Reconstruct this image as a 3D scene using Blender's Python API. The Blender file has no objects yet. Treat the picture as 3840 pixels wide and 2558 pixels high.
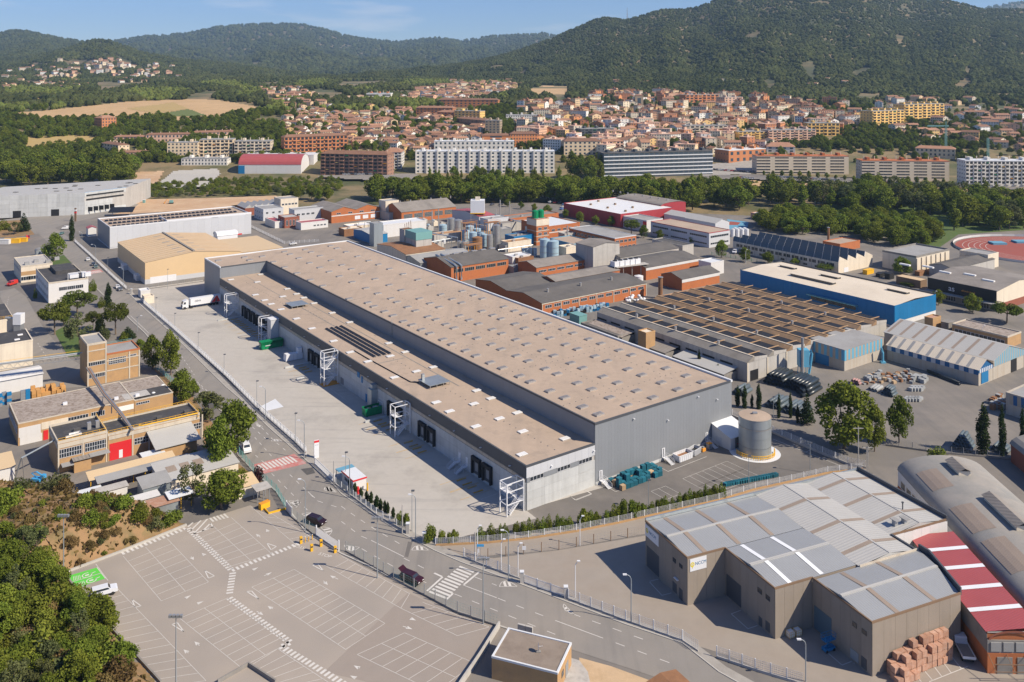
import bpy, math, random
import numpy as np
from mathutils import Vector, Matrix, noise as mnoise
R_ = math.radians
random.seed(7); rng = np.random.default_rng(7)
SC = bpy.context.scene; COL = SC.collection
# camera, sky, sun, exposure
FPX, HOR, CXP, CAMH = 3257.3, 270.5, 1920.0, 100.0      # focal length and horizon row in photo pixels, camera height in metres
cam_d = bpy.data.cameras.new('camera'); cam = bpy.data.objects.new('camera', cam_d); COL.objects.link(cam)
cam.location = (0, 0, CAMH); cam.rotation_euler = (R_(90), 0, 0)
cam_d.sensor_width = 36; cam_d.lens = FPX / 3840 * 36
cam_d.shift_y = -(1279 - HOR) / 3840
cam_d.clip_start = 1; cam_d.clip_end = 40000
SC.camera = cam
SUN_EL, SUN_AZ = R_(41.5), math.atan2(0.93, -0.37)         # azimuth measured from +Y towards +X
sun_dir = Vector((math.sin(SUN_AZ)*math.cos(SUN_EL), math.cos(SUN_AZ)*math.cos(SUN_EL), math.sin(SUN_EL)))
world = bpy.data.worlds.new('World'); SC.world = world; world.use_nodes = True
wn = world.node_tree; wn.nodes.clear()
def wnode(t, **k):
 n = wn.nodes.new(t)
 for a, b in k.items(): setattr(n, a, b)
 return n
sky = wnode('ShaderNodeTexSky', sky_type='NISHITA', sun_disc=False, sun_elevation=SUN_EL, sun_rotation=SUN_AZ,
   altitude=100, air_density=1.0, dust_density=0.05, ozone_density=3.0)
bg = wnode('ShaderNodeBackground'); bg.inputs['Strength'].default_value = 0.076
wo = wnode('ShaderNodeOutputWorld')
tint = wnode('ShaderNodeMix', data_type='RGBA', blend_type='MULTIPLY'); tint.inputs[0].default_value = 1; tint.inputs[7].default_value = (.68, .82, 1.18, 1)
wn.links.new(sky.outputs[0], tint.inputs[6]); tc = wnode('ShaderNodeTexCoord'); mpg = wnode('ShaderNodeMapping'); mpg.inputs['Scale'].default_value = (2.2, 2.2, 16); wn.links.new(tc.outputs['Generated'], mpg.inputs[0])
nzw = wnode('ShaderNodeTexNoise'); nzw.inputs['Scale'].default_value = 2.6; nzw.inputs['Detail'].default_value = 5; wn.links.new(mpg.outputs[0], nzw.inputs['Vector'])
mrw = wnode('ShaderNodeMapRange'); mrw.inputs[1].default_value = .56; mrw.inputs[2].default_value = .78; mrw.inputs[4].default_value = .55; wn.links.new(nzw.outputs['Fac'], mrw.inputs[0])
cld = wnode('ShaderNodeMix', data_type='RGBA'); cld.inputs[7].default_value = (9.5, 9.3, 9.6, 1); wn.links.new(mrw.outputs[0], cld.inputs[0]); wn.links.new(tint.outputs[2], cld.inputs[6])
wn.links.new(cld.outputs[2], bg.inputs[0]); wn.links.new(bg.outputs[0], wo.inputs[0])
sun_l = bpy.data.lights.new('sun', 'SUN'); sun = bpy.data.objects.new('sun', sun_l); COL.objects.link(sun)
sun_l.energy = 5.0; sun_l.angle = R_(0.53); sun_l.color = (1.0, 0.885, 0.72)
sun.rotation_euler = sun_dir.to_track_quat('Z', 'Y').to_euler(); sun.location = (300, -100, 400)
SC.view_settings.view_transform = 'Standard'; SC.view_settings.look = 'None'
SC.view_settings.exposure = 0.45; SC.view_settings.gamma = 1.0
SC.render.engine = 'CYCLES'
SC.cycles.max_bounces = 5; SC.cycles.diffuse_bounces = 3; SC.cycles.glossy_bounces = 2
SC.cycles.transmission_bounces = 2; SC.cycles.volume_bounces = 0; SC.cycles.transparent_max_bounces = 6
SC.cycles.use_denoising = True
# photo pixels to places on the ground
def tile(ox, oy, s):
 return lambda a, b: (ox + a*s, oy + b*s)
A = tile(0, 700, .544); B = tile(1280, 700, .544); C = tile(2560, 700, .544)
K = tile(0, 1705, .544); Q = tile(1280, 1705, .544); R = tile(2560, 1705, .544)
L = tile(0, 1250, .4248); P = tile(900, 1250, .4248); S = tile(1800, 1250, .4248); M = tile(2700, 1250, .4847)
X1 = tile(0, 0, .544); X2 = tile(1280, 0, .544); X3 = tile(2560, 0, .544)
D = tile(0, 0, 1.6312)
def g(p, z=0.0):
 Y = FPX*(CAMH - z)/(p[1] - HOR)
 return Vector(((p[0] - CXP)/FPX*Y, Y, z))
def atY(p, Y):
 return Vector(((p[0]-CXP)/FPX*Y, Y, CAMH - (p[1]-HOR)/FPX*Y))
def hgt(base, top):
 Y = g(base).y
 return (base[1]-top[1])/FPX*Y
PYT = [(657,857),(600,920),(550,985),(500,1060),(450,1180),(420,1280),(400,1370),(380,1490),(360,1650),(340,1850),(320,2150),(300,2600)]
_py = np.array([p for p,_ in PYT][::-1], float); _yy = np.array([y for _,y in PYT][::-1], float)
def Yof(py):
 return FPX*CAMH/(py-HOR) if py > 657 else float(np.interp(py, _py, _yy))
_zz = np.array([CAMH-(p-HOR)/FPX*y for p,y in PYT], float); _yz = np.array([y for _,y in PYT], float)
def zt(Y):                                   # the valley floor rises beyond the river
 return float(np.interp(Y, np.r_[_yz, 4000, 30000], np.r_[_zz, 84, 86]))
def T(p):                                    # photo pixel to the rising valley floor
 return atY(p, Yof(p[1]))
# meshes
class MB:
 def __init__(s): s.v=[]; s.f=[]; s.m=[]
 def add(s, vs, fs, mi=0):
  o=len(s.v); s.v += [tuple(v) for v in vs]; s.f += [tuple(i+o for i in f) for f in fs]; s.m += [mi]*len(fs); return s
 def quad(s, a,b,c,d, mi=0): return s.add([a,b,c,d],[(0,1,2,3)],mi)
 def poly(s, pts, z=None, mi=0):
  return s.add([(p[0],p[1],p[2] if z is None else z) for p in pts],[tuple(range(len(pts)))],mi)
 def box(s, x0,y0,z0,x1,y1,z1, mi=0, bottom=True):
  fs=[(4,5,6,7),(0,1,5,4),(1,2,6,5),(2,3,7,6),(3,0,4,7)]
  if bottom: fs.append((3,2,1,0))
  return s.add([(x0,y0,z0),(x1,y0,z0),(x1,y1,z0),(x0,y1,z0),(x0,y0,z1),(x1,y0,z1),(x1,y1,z1),(x0,y1,z1)],fs,mi)
 def prism(s, pts, z0, z1, mi=0, top=True, bottom=False):
  n=len(pts); vs=[(p[0],p[1],z0) for p in pts]+[(p[0],p[1],z1) for p in pts]
  ar=sum(pts[i][0]*pts[(i+1)%n][1]-pts[(i+1)%n][0]*pts[i][1] for i in range(n))
  idx=list(range(n)) if ar>0 else list(range(n))[::-1]
  fs=[(idx[i],idx[(i+1)%n],idx[(i+1)%n]+n,idx[i]+n) for i in range(n)]
  if top: fs.append(tuple(i+n for i in idx))
  if bottom: fs.append(tuple(idx[::-1]))
  return s.add(vs,fs,mi)
 def cyl(s, c, r, z0, z1, n=12, mi=0, r1=None, top=True):
  r1=r if r1 is None else r1
  vs=[(c[0]+r*math.cos(2*math.pi*i/n),c[1]+r*math.sin(2*math.pi*i/n),z0) for i in range(n)]
  vs+=[(c[0]+r1*math.cos(2*math.pi*i/n),c[1]+r1*math.sin(2*math.pi*i/n),z1) for i in range(n)]
  fs=[(i,(i+1)%n,(i+1)%n+n,i+n) for i in range(n)]
  if top: fs.append(tuple(range(n,2*n)))
  return s.add(vs,fs,mi)
 def bar(s, a, b, w, h=None, mi=0):
  a=Vector(a); b=Vector(b); h=w if h is None else h
  d=(b-a);
  if d.length<1e-6: return s
  d.normalize(); up=Vector((0,0,1)) if abs(d.z)<.95 else Vector((0,1,0))
  x=d.cross(up).normalized(); y=x.cross(d).normalized()
  cs=[x*(-w/2)+y*(-h/2),x*(w/2)+y*(-h/2),x*(w/2)+y*(h/2),x*(-w/2)+y*(h/2)]
  return s.add([a+c for c in cs]+[b+c for c in cs],[(0,1,5,4),(1,2,6,5),(2,3,7,6),(3,0,4,7),(3,2,1,0),(4,5,6,7)],mi)
 def tube(s, pts, r, n=6, mi=0, r1=None):
  pts=[Vector(p) for p in pts]; m=len(pts); o=len(s.v); r1=r if r1 is None else r1
  for i,p in enumerate(pts):
   d=(pts[min(i+1,m-1)]-pts[max(i-1,0)]).normalized()
   up=Vector((0,0,1)) if abs(d.z)<.95 else Vector((0,1,0))
   x=d.cross(up).normalized(); y=x.cross(d); rr=r+(r1-r)*i/max(1,m-1)
   for k in range(n):
    a=2*math.pi*k/n; s.v.append(tuple(p+x*rr*math.cos(a)+y*rr*math.sin(a)))
  fs=[(o+i*n+k,o+i*n+(k+1)%n,o+(i+1)*n+(k+1)%n,o+(i+1)*n+k) for i in range(m-1) for k in range(n)]
  fs.append(tuple(o+(m-1)*n+k for k in range(n))); fs.append(tuple(o+k for k in range(n))[::-1])
  s.f+=fs; s.m+=[mi]*len(fs); return s
 def mesh(s, name, mats, smooth=False):
  me=bpy.data.meshes.new(name); me.from_pydata(s.v,[],s.f)
  for m in (mats if isinstance(mats,(list,tuple)) else [mats]): me.materials.append(mat(m) if isinstance(m,str) else m)
  if any(s.m): me.polygons.foreach_set('material_index', s.m)
  if smooth: me.polygons.foreach_set('use_smooth',[True]*len(s.f))
  me.update(); return me
 def build(s, name, mats, parent=None, smooth=False, loc=(0,0,0), rz=0):
  return put(name, s.mesh(name,mats,smooth), parent, loc, rz)
def put(name, me, parent=None, loc=(0,0,0), rz=0, sc=None):
 o=bpy.data.objects.new(name, me); COL.objects.link(o); o.location=loc; o.rotation_euler=(0,0,rz)
 if sc is not None: o.scale=(sc,sc,sc) if isinstance(sc,(int,float)) else sc
 if parent is not None: o.parent=parent
 return o
def tag(o, label=None, cat=None, group=None, kind=None):
 if label: o['label']=label
 if cat: o['category']=cat
 if group: o['group']=group
 if kind: o['kind']=kind
 return o
def thing(name, label, cat, loc=(0,0,0), rz=0, group=None):
 o=bpy.data.objects.new(name,None); COL.objects.link(o); o.location=loc; o.rotation_euler=(0,0,rz); o.empty_display_size=.5
 return tag(o,label,cat,group)
def struct(name, mb, m, smooth=False):
 return tag(mb.build(name,m,None,smooth),kind='structure')
# materials
MATS={}; SPEC={}
def defmat(name, rgb, rough=.85, var=.12, scale=.25, fine=6., fvar=.08, metal=0., rnd=0., bump=0., bscale=8., extra=None, spec=.4):
 SPEC[name]=(rgb,rough,var,scale,fine,fvar,metal,rnd,bump,bscale,extra,spec)
def mat(name):
 if name in MATS: return MATS[name]
 rgb,rough,var,scale,fine,fvar,metal,rnd,bump,bscale,extra,spec=SPEC[name]
 m=bpy.data.materials.new(name); m.use_nodes=True; nt=m.node_tree; N=nt.nodes; Lk=nt.links
 b=N['Principled BSDF']; b.inputs['Roughness'].default_value=rough; b.inputs['Metallic'].default_value=metal
 b.inputs['Specular IOR Level'].default_value=spec
 geo=N.new('ShaderNodeNewGeometry'); pos=geo.outputs['Position']
 def nz(sc, det=4, rg=.6, vec=None):
  n=N.new('ShaderNodeTexNoise'); n.inputs['Scale'].default_value=sc; n.inputs['Detail'].default_value=det; n.inputs['Roughness'].default_value=rg
  Lk.new(vec or pos,n.inputs['Vector']); return n.outputs['Fac']
 def mth(op,a,bb,c=None):
  n=N.new('ShaderNodeMath'); n.operation=op
  for i,x in enumerate((a,bb,c)):
   if x is None: continue
   if isinstance(x,(int,float)): n.inputs[i].default_value=x
   else: Lk.new(x,n.inputs[i])
  return n.outputs[0]
 def vmul(c,f):
  n=N.new('ShaderNodeVectorMath'); n.operation='SCALE'; Lk.new(c,n.inputs[0])
  if isinstance(f,(int,float)): n.inputs['Scale'].default_value=f
  else: Lk.new(f,n.inputs['Scale'])
  return n.outputs[0]
 def mixc(f,c1,c2):
  n=N.new('ShaderNodeMix'); n.data_type='RGBA'
  for k,x in ((0,f),(6,c1),(7,c2)):
   if isinstance(x,(int,float)): n.inputs[k].default_value=x
   elif isinstance(x,(tuple,list)): n.inputs[k].default_value=(*x[:3],1)
   else: Lk.new(x,n.inputs[k])
  return n.outputs[2]
 def ramp(f,lo,hi):
  n=N.new('ShaderNodeMapRange'); n.inputs[1].default_value=lo; n.inputs[2].default_value=hi; Lk.new(f,n.inputs[0]); return n.outputs[0]
 c=N.new('ShaderNodeRGB'); c.outputs[0].default_value=(*rgb,1); col=c.outputs[0]
 class X: pass
 x=X(); x.__dict__.update(nt=nt,N=N,Lk=Lk,b=b,pos=pos,nz=nz,mth=mth,vmul=vmul,mixc=mixc,ramp=ramp,geo=geo)
 if extra: col=extra(x,col) or col
 f=None
 if var:
  f=mth('MULTIPLY_ADD',nz(scale,5,.65),2*var,1-var)
  if fvar: f=mth('MULTIPLY',f,mth('MULTIPLY_ADD',nz(fine,3,.7),2*fvar,1-fvar))
 if rnd:
  oi=N.new('ShaderNodeObjectInfo'); r=mth('MULTIPLY_ADD',oi.outputs['Random'],2*rnd,1-rnd)
  f=r if f is None else mth('MULTIPLY',f,r)
 if f is not None: col=vmul(col,f)
 Lk.new(col,b.inputs['Base Color'])
 if bump:
  bn=N.new('ShaderNodeBump'); bn.inputs['Strength'].default_value=min(1,bump); bn.inputs['Distance'].default_value=.05
  Lk.new(nz(bscale,4),bn.inputs['Height']); Lk.new(bn.outputs[0],b.inputs['Normal'])
 MATS[name]=m; return m
# the colours of things
def _asph(x,col):
 s=x.ramp(x.nz(.05,5,.6),.42,.62); col=x.mixc(x.mth('MULTIPLY',s,.35),col,(.30,.26,.215))
 m=N=x.N.new('ShaderNodeMapping'); m.inputs['Rotation'].default_value=(0,0,R_(-36)); m.inputs['Scale'].default_value=(.9,.05,1); x.Lk.new(x.pos,m.inputs['Vector'])
 t=x.ramp(x.nz(.5,3,.5,m.outputs[0]),.5,.7); return x.mixc(x.mth('MULTIPLY',t,.25),col,(.1,.1,.1))
def _yard(x,col):
 s=x.ramp(x.nz(.035,6,.7),.40,.62); col=x.mixc(x.mth('MULTIPLY',s,.4),col,(.46,.44,.40))
 d=x.ramp(x.nz(.045,6,.7),.54,.70); col=x.mixc(x.mth('MULTIPLY',d,.6),col,(.26,.245,.225))
 m=x.N.new('ShaderNodeMapping'); m.inputs['Rotation'].default_value=(0,0,R_(35)); m.inputs['Scale'].default_value=(.12,1.1,1); x.Lk.new(x.pos,m.inputs['Vector'])
 t=x.ramp(x.nz(.35,4,.6,m.outputs[0]),.55,.72); return x.mixc(x.mth('MULTIPLY',t,.4),col,(.24,.235,.23))
def _ground(x,col):
 f=x.ramp(x.nz(.012,6,.6),.42,.60); col=x.mixc(f,col,(.075,.085,.030))
 d=x.ramp(x.nz(.05,5,.65),.55,.7); return x.mixc(x.mth('MULTIPLY',d,.8),col,(.05,.06,.02))
def _dry(x,col):
 f=x.ramp(x.nz(.22,6,.7),.46,.62); col=x.mixc(x.mth('MULTIPLY',f,.8),col,(.16,.13,.055))
 d=x.ramp(x.nz(.9,5,.7),.58,.72); return x.mixc(x.mth('MULTIPLY',d,.7),col,(.06,.065,.025))
def _roofdust(x,col):
 s=x.ramp(x.nz(.05,6,.7),.38,.62); col=x.mixc(x.mth('MULTIPLY',s,.35),col,(.50,.385,.29))
 d=x.ramp(x.nz(.14,6,.75),.54,.74); col=x.mixc(x.mth('MULTIPLY',d,.7),col,(.25,.205,.165))
 m=x.N.new('ShaderNodeMapping'); m.inputs['Rotation'].default_value=(0,0,R_(-35.87)); m.inputs['Scale'].default_value=(.28,.025,1); x.Lk.new(x.pos,m.inputs['Vector'])
 t=x.ramp(x.nz(1.,3,.5,m.outputs[0]),.52,.66); return x.mixc(x.mth('MULTIPLY',t,.22),col,(.26,.215,.175))
def _stain(c2,lo=.5,hi=.68,sc=.18,amt=.7):
 def f(x,col): return x.mixc(x.mth('MULTIPLY',x.ramp(x.nz(sc,6,.7),lo,hi),amt),col,c2)
 return f
def _streak(c2,amt=.5,sc=.9):                   # vertical run-off streaks
 def f(x,col):
  m=x.N.new('ShaderNodeMapping'); m.inputs['Scale'].default_value=(1,1,.06); x.Lk.new(x.pos,m.inputs['Vector'])
  t=x.ramp(x.nz(sc,4,.65,m.outputs[0]),.48,.7); return x.mixc(x.mth('MULTIPLY',t,amt),col,c2)
 return f
def _ribs(head,period,c2,amt=.35,base=None):     # ribs of sheeting
 def f(x,col):
  if base: col=base(x,col)
  m=x.N.new('ShaderNodeMapping'); m.inputs['Rotation'].default_value=(0,0,R_(head)); x.Lk.new(x.pos,m.inputs['Vector'])
  w=x.N.new('ShaderNodeTexWave'); w.wave_type='BANDS'; w.bands_direction='X'; w.inputs['Scale'].default_value=.314/period; x.Lk.new(m.outputs[0],w.inputs['Vector'])
  bn=x.N.new('ShaderNodeBump'); bn.inputs['Strength'].default_value=.16; bn.inputs['Distance'].default_value=period*.25; x.Lk.new(w.outputs['Fac'],bn.inputs['Height']); x.Lk.new(bn.outputs[0],x.b.inputs['Normal'])
  return x.mixc(x.mth('MULTIPLY',x.ramp(w.outputs['Fac'],.6,1),amt),col,c2)
 return f
defmat('ground',(.22,.165,.085),extra=_ground,var=.2)
defmat('dry_grass',(.27,.165,.08),extra=_dry,var=.25,bump=.6,bscale=1.5)
defmat('estate_asphalt',(.165,.152,.138),extra=_asph,var=.18,scale=.08,fvar=.1)
defmat('road_asphalt',(.228,.212,.192),extra=_asph,var=.12,scale=.15,fvar=.10)
defmat('lot_asphalt',(.335,.292,.248),extra=_stain((.235,.215,.195),.42,.68,.05,.6),var=.1,scale=.4,fvar=.08)
defmat('lot_asphalt_new',(.28,.24,.205),extra=_stain((.28,.25,.22),.45,.7,.12,.5),var=.08,scale=.4)
defmat('court_asphalt',(.285,.245,.205),extra=_stain((.30,.275,.245),.42,.68,.06,.6),var=.12,scale=.3)
defmat('side_asphalt',(.135,.125,.115),extra=_stain((.20,.18,.16),.42,.68,.08,.7),var=.15,scale=.3)
defmat('yard_concrete',(.40,.372,.333),extra=_yard,var=.10,scale=.5,fvar=.07)
defmat('pavement',(.33,.31,.28),extra=_stain((.2,.185,.165),.45,.7,.3,.6),var=.15)
defmat('kerb',(.42,.40,.36),var=.2,scale=.6)
defmat('paint_white',(.56,.54,.505),extra=_stain((.42,.40,.37),.52,.72,.8,.7),var=.12,fine=12)
defmat('paint_red',(.46,.15,.13),extra=_stain((.42,.33,.31),.42,.62,.7,.8),var=.15)
defmat('paint_green',(.10,.50,.06),extra=_stain((.2,.5,.15),.5,.7,.8,.4),var=.08)
defmat('paint_yellow',(.52,.30,.05),extra=_stain((.36,.30,.22),.45,.65,.6,.9),var=.15)
defmat('sandy',(.50,.36,.22),extra=_stain((.36,.25,.14),.45,.65,.2,.7),var=.15)
defmat('earth',(.46,.30,.175),extra=_stain((.56,.42,.27),.45,.65,.05,.7),var=.15)
defmat('roof_tan',(.375,.292,.222),extra=_roofdust,var=.10,scale=.6,fvar=.06)
defmat('clad_grey',(.215,.228,.245),rough=.5,metal=.0,var=.06,rnd=.025,spec=.5)
defmat('clad_dark',(.072,.077,.086),rough=.55,var=.08)
defmat('clad_light',(.50,.51,.53),rough=.5,var=.05,rnd=.03)
defmat('white_rim',(.62,.64,.66),rough=.5,var=.08)
defmat('concrete_panel',(.47,.48,.475),extra=_streak((.36,.365,.36),.6,.7),var=.12,rnd=.08,scale=.5)
defmat('concrete',(.42,.40,.37),extra=_streak((.27,.255,.235),.6,.8),var=.15)
defmat('concrete_dark',(.24,.225,.205),extra=_stain((.14,.13,.12),.45,.7,.4,.6),var=.2)
defmat('white_metal',(.66,.67,.69),rough=.45,var=.05)
defmat('white_wall',(.60,.59,.575),extra=_streak((.55,.53,.50),.5,.6),var=.07)
defmat('cream_wall',(.66,.58,.46),extra=_streak((.46,.40,.32),.5,.6),var=.1)
defmat('glass_dark',(.025,.032,.042),rough=.12,var=0,spec=.8)
defmat('glass_blue',(.05,.075,.10),rough=.15,var=0,spec=.8)
defmat('skylight',(.27,.245,.22),rough=.3,var=.1,spec=.6,extra=_stain((.42,.38,.33),.45,.65,1.2,.7))
defmat('skylight_white',(.80,.79,.76),rough=.3,var=.08,spec=.6)
defmat('alu',(.50,.48,.455),rough=.4,metal=.6,var=.1)
defmat('black',(.015,.015,.016),rough=.6,var=.1)
defmat('rubber',(.02,.02,.021),rough=.85,var=.1)
defmat('steel',(.35,.36,.37),rough=.45,metal=.5,var=.12)
defmat('galv',(.38,.42,.44),rough=.42,metal=.55,var=.10,rnd=.06,extra=_streak((.27,.30,.31),.5,.5))
defmat('pole',(.30,.33,.35),rough=.5,metal=.3,var=.1)
defmat('yellow',(.72,.40,.02),rough=.5,var=.08)
defmat('orange',(.66,.28,.03),rough=.55,var=.1)
defmat('red',(.60,.025,.03),rough=.45,var=.06)
defmat('blue',(.01,.16,.36),rough=.5,var=.08)
defmat('blue_hall',(.006,.145,.33),rough=.5,var=.06,rnd=.05)
defmat('blue_bright',(.05,.30,.58),rough=.5,var=.1)
defmat('green_box',(.0,.20,.075),rough=.5,var=.1)
defmat('solar',(.016,.018,.024),rough=.5,var=.1,spec=.3)
defmat('pallet_blue',(.012,.12,.17),rough=.7,var=.2,rnd=.25)
defmat('pallet_wood',(.42,.30,.18),rough=.9,var=.2,rnd=.2)
defmat('brick',(.42,.14,.05),extra=_stain((.30,.10,.045),.45,.7,.5,.6),var=.12,fine=14,fvar=.14)
defmat('brick_dark',(.27,.09,.055),extra=_stain((.2,.07,.045),.45,.7,.5,.6),var=.12)
defmat('ochre_brick',(.43,.265,.125),extra=_stain((.33,.21,.115),.45,.68,.4,.7),var=.14,fine=12,fvar=.12)
defmat('render_trim',(.52,.46,.37),extra=_streak((.36,.31,.25),.6,.8),var=.12)
defmat('roof_dark',(.085,.082,.08),extra=_stain((.17,.15,.13),.5,.7,.15,.7),var=.2)
defmat('roof_bitumen',(.055,.054,.056),extra=_stain((.12,.11,.10),.5,.7,.3,.7),var=.2,scale=.6)
defmat('roof_old',(.34,.29,.25),extra=_stain((.19,.145,.11),.45,.62,.9,.9),var=.25,scale=1.2,fine=8,fvar=.2)
defmat('roof_grey',(.30,.30,.295),extra=_stain((.22,.21,.20),.45,.7,.12,.7),var=.12)
defmat('roof_fibre',(.26,.235,.21),extra=_ribs(-36,.9,(.15,.135,.12),.5,_stain((.16,.145,.13),.42,.68,.1,.8)),var=.15)
defmat('roof_fibre_dark',(.135,.125,.115),extra=_ribs(-36,.9,(.08,.075,.07),.5,_stain((.085,.08,.075),.42,.68,.12,.8)),var=.15)
defmat('roof_sheet',(.36,.37,.37),rough=.5,metal=.25,extra=_ribs(-23.2,.5,(.27,.28,.285),.4,_stain((.34,.345,.34),.42,.68,.1,.6)),var=.08)
defmat('roof_sheet_light',(.40,.395,.375),rough=.6,extra=_ribs(-23.2+90,.7,(.42,.42,.41),.25,_stain((.42,.41,.385),.42,.68,.1,.7)),var=.08)
defmat('roof_strip',(.30,.24,.19),rough=.6,extra=_ribs(-23.2,.34,(.2,.16,.13),.4),var=.15)
defmat('roof_strip_white',(.76,.78,.80),rough=.4,var=.08)
defmat('roof_beige',(.60,.45,.27),rough=.55,extra=_ribs(54,.5,(.46,.34,.2),.4),var=.06)
defmat('wall_beige',(.62,.45,.26),rough=.55,var=.06,extra=_ribs(54,.6,(.52,.38,.22),.35))
defmat('roof_red',(.37,.085,.085),rough=.45,extra=_ribs(66.8,.45,(.26,.055,.06),.4),var=.1)
defmat('nccm_wall',(.265,.225,.185),extra=_streak((.20,.17,.14),.5,.5),var=.1,fine=9,fvar=.18,rnd=.05)
defmat('terracotta',(.29,.155,.095),extra=_stain((.22,.115,.075),.42,.68,.2,.8),var=.2,rnd=.38)
defmat('rust',(.27,.135,.065),extra=_stain((.17,.085,.045),.42,.68,.5,.8),var=.2)
defmat('rust_roof',(.42,.24,.12),extra=_stain((.26,.15,.08),.42,.68,.15,.8),var=.15)
defmat('wood',(.50,.27,.09),var=.2,rnd=.15)
defmat('brick_pack',(.40,.215,.14),extra=_stain((.50,.36,.29),.42,.66,1.4,.6),var=.2,rnd=.15,fine=5,fvar=.2)
defmat('grass',(.07,.115,.025),extra=_stain((.14,.13,.045),.48,.7,.3,.6),var=.25)
defmat('track_red',(.28,.075,.055),var=.1)
defmat('court_blue',(.12,.30,.42),var=.08)
defmat('field_tan',(.50,.335,.17),extra=_stain((.40,.27,.13),.42,.68,.02,.8),var=.12,scale=.05)
defmat('field_green',(.11,.14,.035),extra=_ribs(20,3.,(.2,.2,.06),.5),var=.15)
defmat('field_ochre',(.42,.30,.12),extra=_ribs(10,4.,(.30,.23,.09),.6),var=.15)
defmat('teal',(.16,.33,.32),rough=.5,var=.1)
defmat('slat_wood',(.20,.13,.08),var=.2)
# the ground
def ground_sheet():
 mb=MB(); cols=np.linspace(-2600,6400,61); Ys=[60,110,150,300,500,700,790,857]+list(np.linspace(900,1800,19))+[2000,2300,2600,3200,4200,6000,9000,14000]
 for Y in Ys:
  for px in cols: mb.v.append(((px-CXP)/FPX*Y, Y, zt(Y)-.02))
 n=len(cols)
 mb.f=[(j*n+i,j*n+i+1,(j+1)*n+i+1,(j+1)*n+i) for j in range(len(Ys)-1) for i in range(n-1)]; mb.m=[0]*len(mb.f)
 o=struct('ground',mb,'ground',True)
 mb=MB().box(-400,-60,-.5,400,61,-.03); struct('ground',mb,'ground')
ground_sheet()
def sheet(name, pts, m, z):
 return struct(name, MB().poly([g(p) for p in pts], z), m)
sheet('estate_ground',[(-900,2700),(-900,880),(0,830),(440,800),(900,790),(1420,770),(2000,760),(2600,800),(3300,830),(4700,900),(4700,2700)],'estate_asphalt',.01)
sheet('yard',[A(975,790),A(985,712),A(1405,655),A(2300,560),Q(1900,200),Q(1268,380),Q(1345,440),Q(650,612),Q(560,580),Q(470,515),Q(240,385),Q(0,225),P(840,1295),P(600,1075),A(1800,1552),A(1560,1310),A(1200,985)],'yard_concrete',.03)
sheet('yard',[Q(1268,300),Q(1345,440),Q(650,612),Q(1500,495),Q(2350,342),R(560,190),R(1240,82),M(950,960),M(410,770),M(0,560),M(-300,560)],'side_asphalt',.024)
sheet('court',[Q(850,690),Q(1200,850),Q(1540,985),Q(1960,1150),Q(2352,1290),R(300,1380),R(900,1640),R(2352,1900),R(2352,900),R(1500,400),R(900,150),Q(2090,560),Q(1500,660),Q(1050,715)],'court_asphalt',.03)
sheet('lane',[Q(640,640),Q(1150,565),Q(2000,440),Q(2350,378),R(560,215),R(1260,95),M(1160,1090),M(1210,1090),Q(2090,548),Q(1500,655),Q(1000,700),Q(830,690)],'court_asphalt',.034)
LOT=[K(440,820),K(840,672),K(1280,492),K(1430,442),K(1725,350),K(1830,405),K(1960,385),K(2110,540),K(2352,690),Q(160,775),Q(430,905),Q(800,1105),Q(1085,1192),Q(840,1568),Q(700,1800),K(1250,1800),K(800,1235),K(520,930)]
sheet('parking_lot',LOT,'lot_asphalt',.03)
sheet('parking_lot',[Q(460,955),Q(800,1107),Q(1082,1190),Q(840,1568),Q(760,1700),Q(-120,1500)],'lot_asphalt_new',.036)
ROAD_E=[A(250,215),A(330,250),A(480,355),A(560,440),A(650,520),A(740,610),A(880,730),A(965,815),A(1170,1000),A(1560,1385),P(0,580),P(250,830),P(580,1120),P(830,1345),Q(0,272),Q(220,420),Q(420,545),Q(640,662),Q(830,745),Q(1170,870),Q(1570,1022),Q(1960,1172),Q(2352,1302),R(250,1500),R(500,1640)]
ROAD_W=[A(180,240),A(270,330),A(430,470),A(520,545),A(600,640),A(720,755),A(860,880),A(1000,1010),L(1560,330),L(1800,560),L(2130,830),K(1640,0),K(1745,110),K(1905,255),K(1995,385),K(2112,535),K(2352,682),Q(200,772),Q(430,892),Q(800,1082),Q(1160,1205),Q(1600,1350),Q(2000,1480),Q(2352,1600),R(0,1640)]
def wline(pts): return [g(p) for p in pts]
sheet('road',ROAD_E+ROAD_W[::-1],'road_asphalt',.042)
sheet('road',[A(-300,225),A(0,230),A(600,165),A(800,150),A(900,125),A(960,118),A(900,165),A(700,205),A(480,250),A(330,300),A(250,330),A(0,260),A(-300,290)],'road_asphalt',.038)
sheet('road',[A(0,720),A(100,700),A(180,760),A(290,960),A(470,1180),A(560,1230),A(600,1380),A(300,1400),A(230,1200),A(120,1000),A(0,760)],'road_asphalt',.038)
sheet('construction_ground',[A(870,90),A(1400,80),A(1900,62),A(1960,90),A(1600,130),A(1560,150),A(930,185),A(600,200),A(560,120)],'earth',.03)
def offset_poly(pts, d):
 out=[]
 for i,p in enumerate(pts):
  a=pts[max(0,i-1)]; b=pts[min(len(pts)-1,i+1)]; t=(b-a); t.z=0; t.normalize(); out.append(p+Vector((t.y,-t.x,0))*d)
 return out
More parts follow.
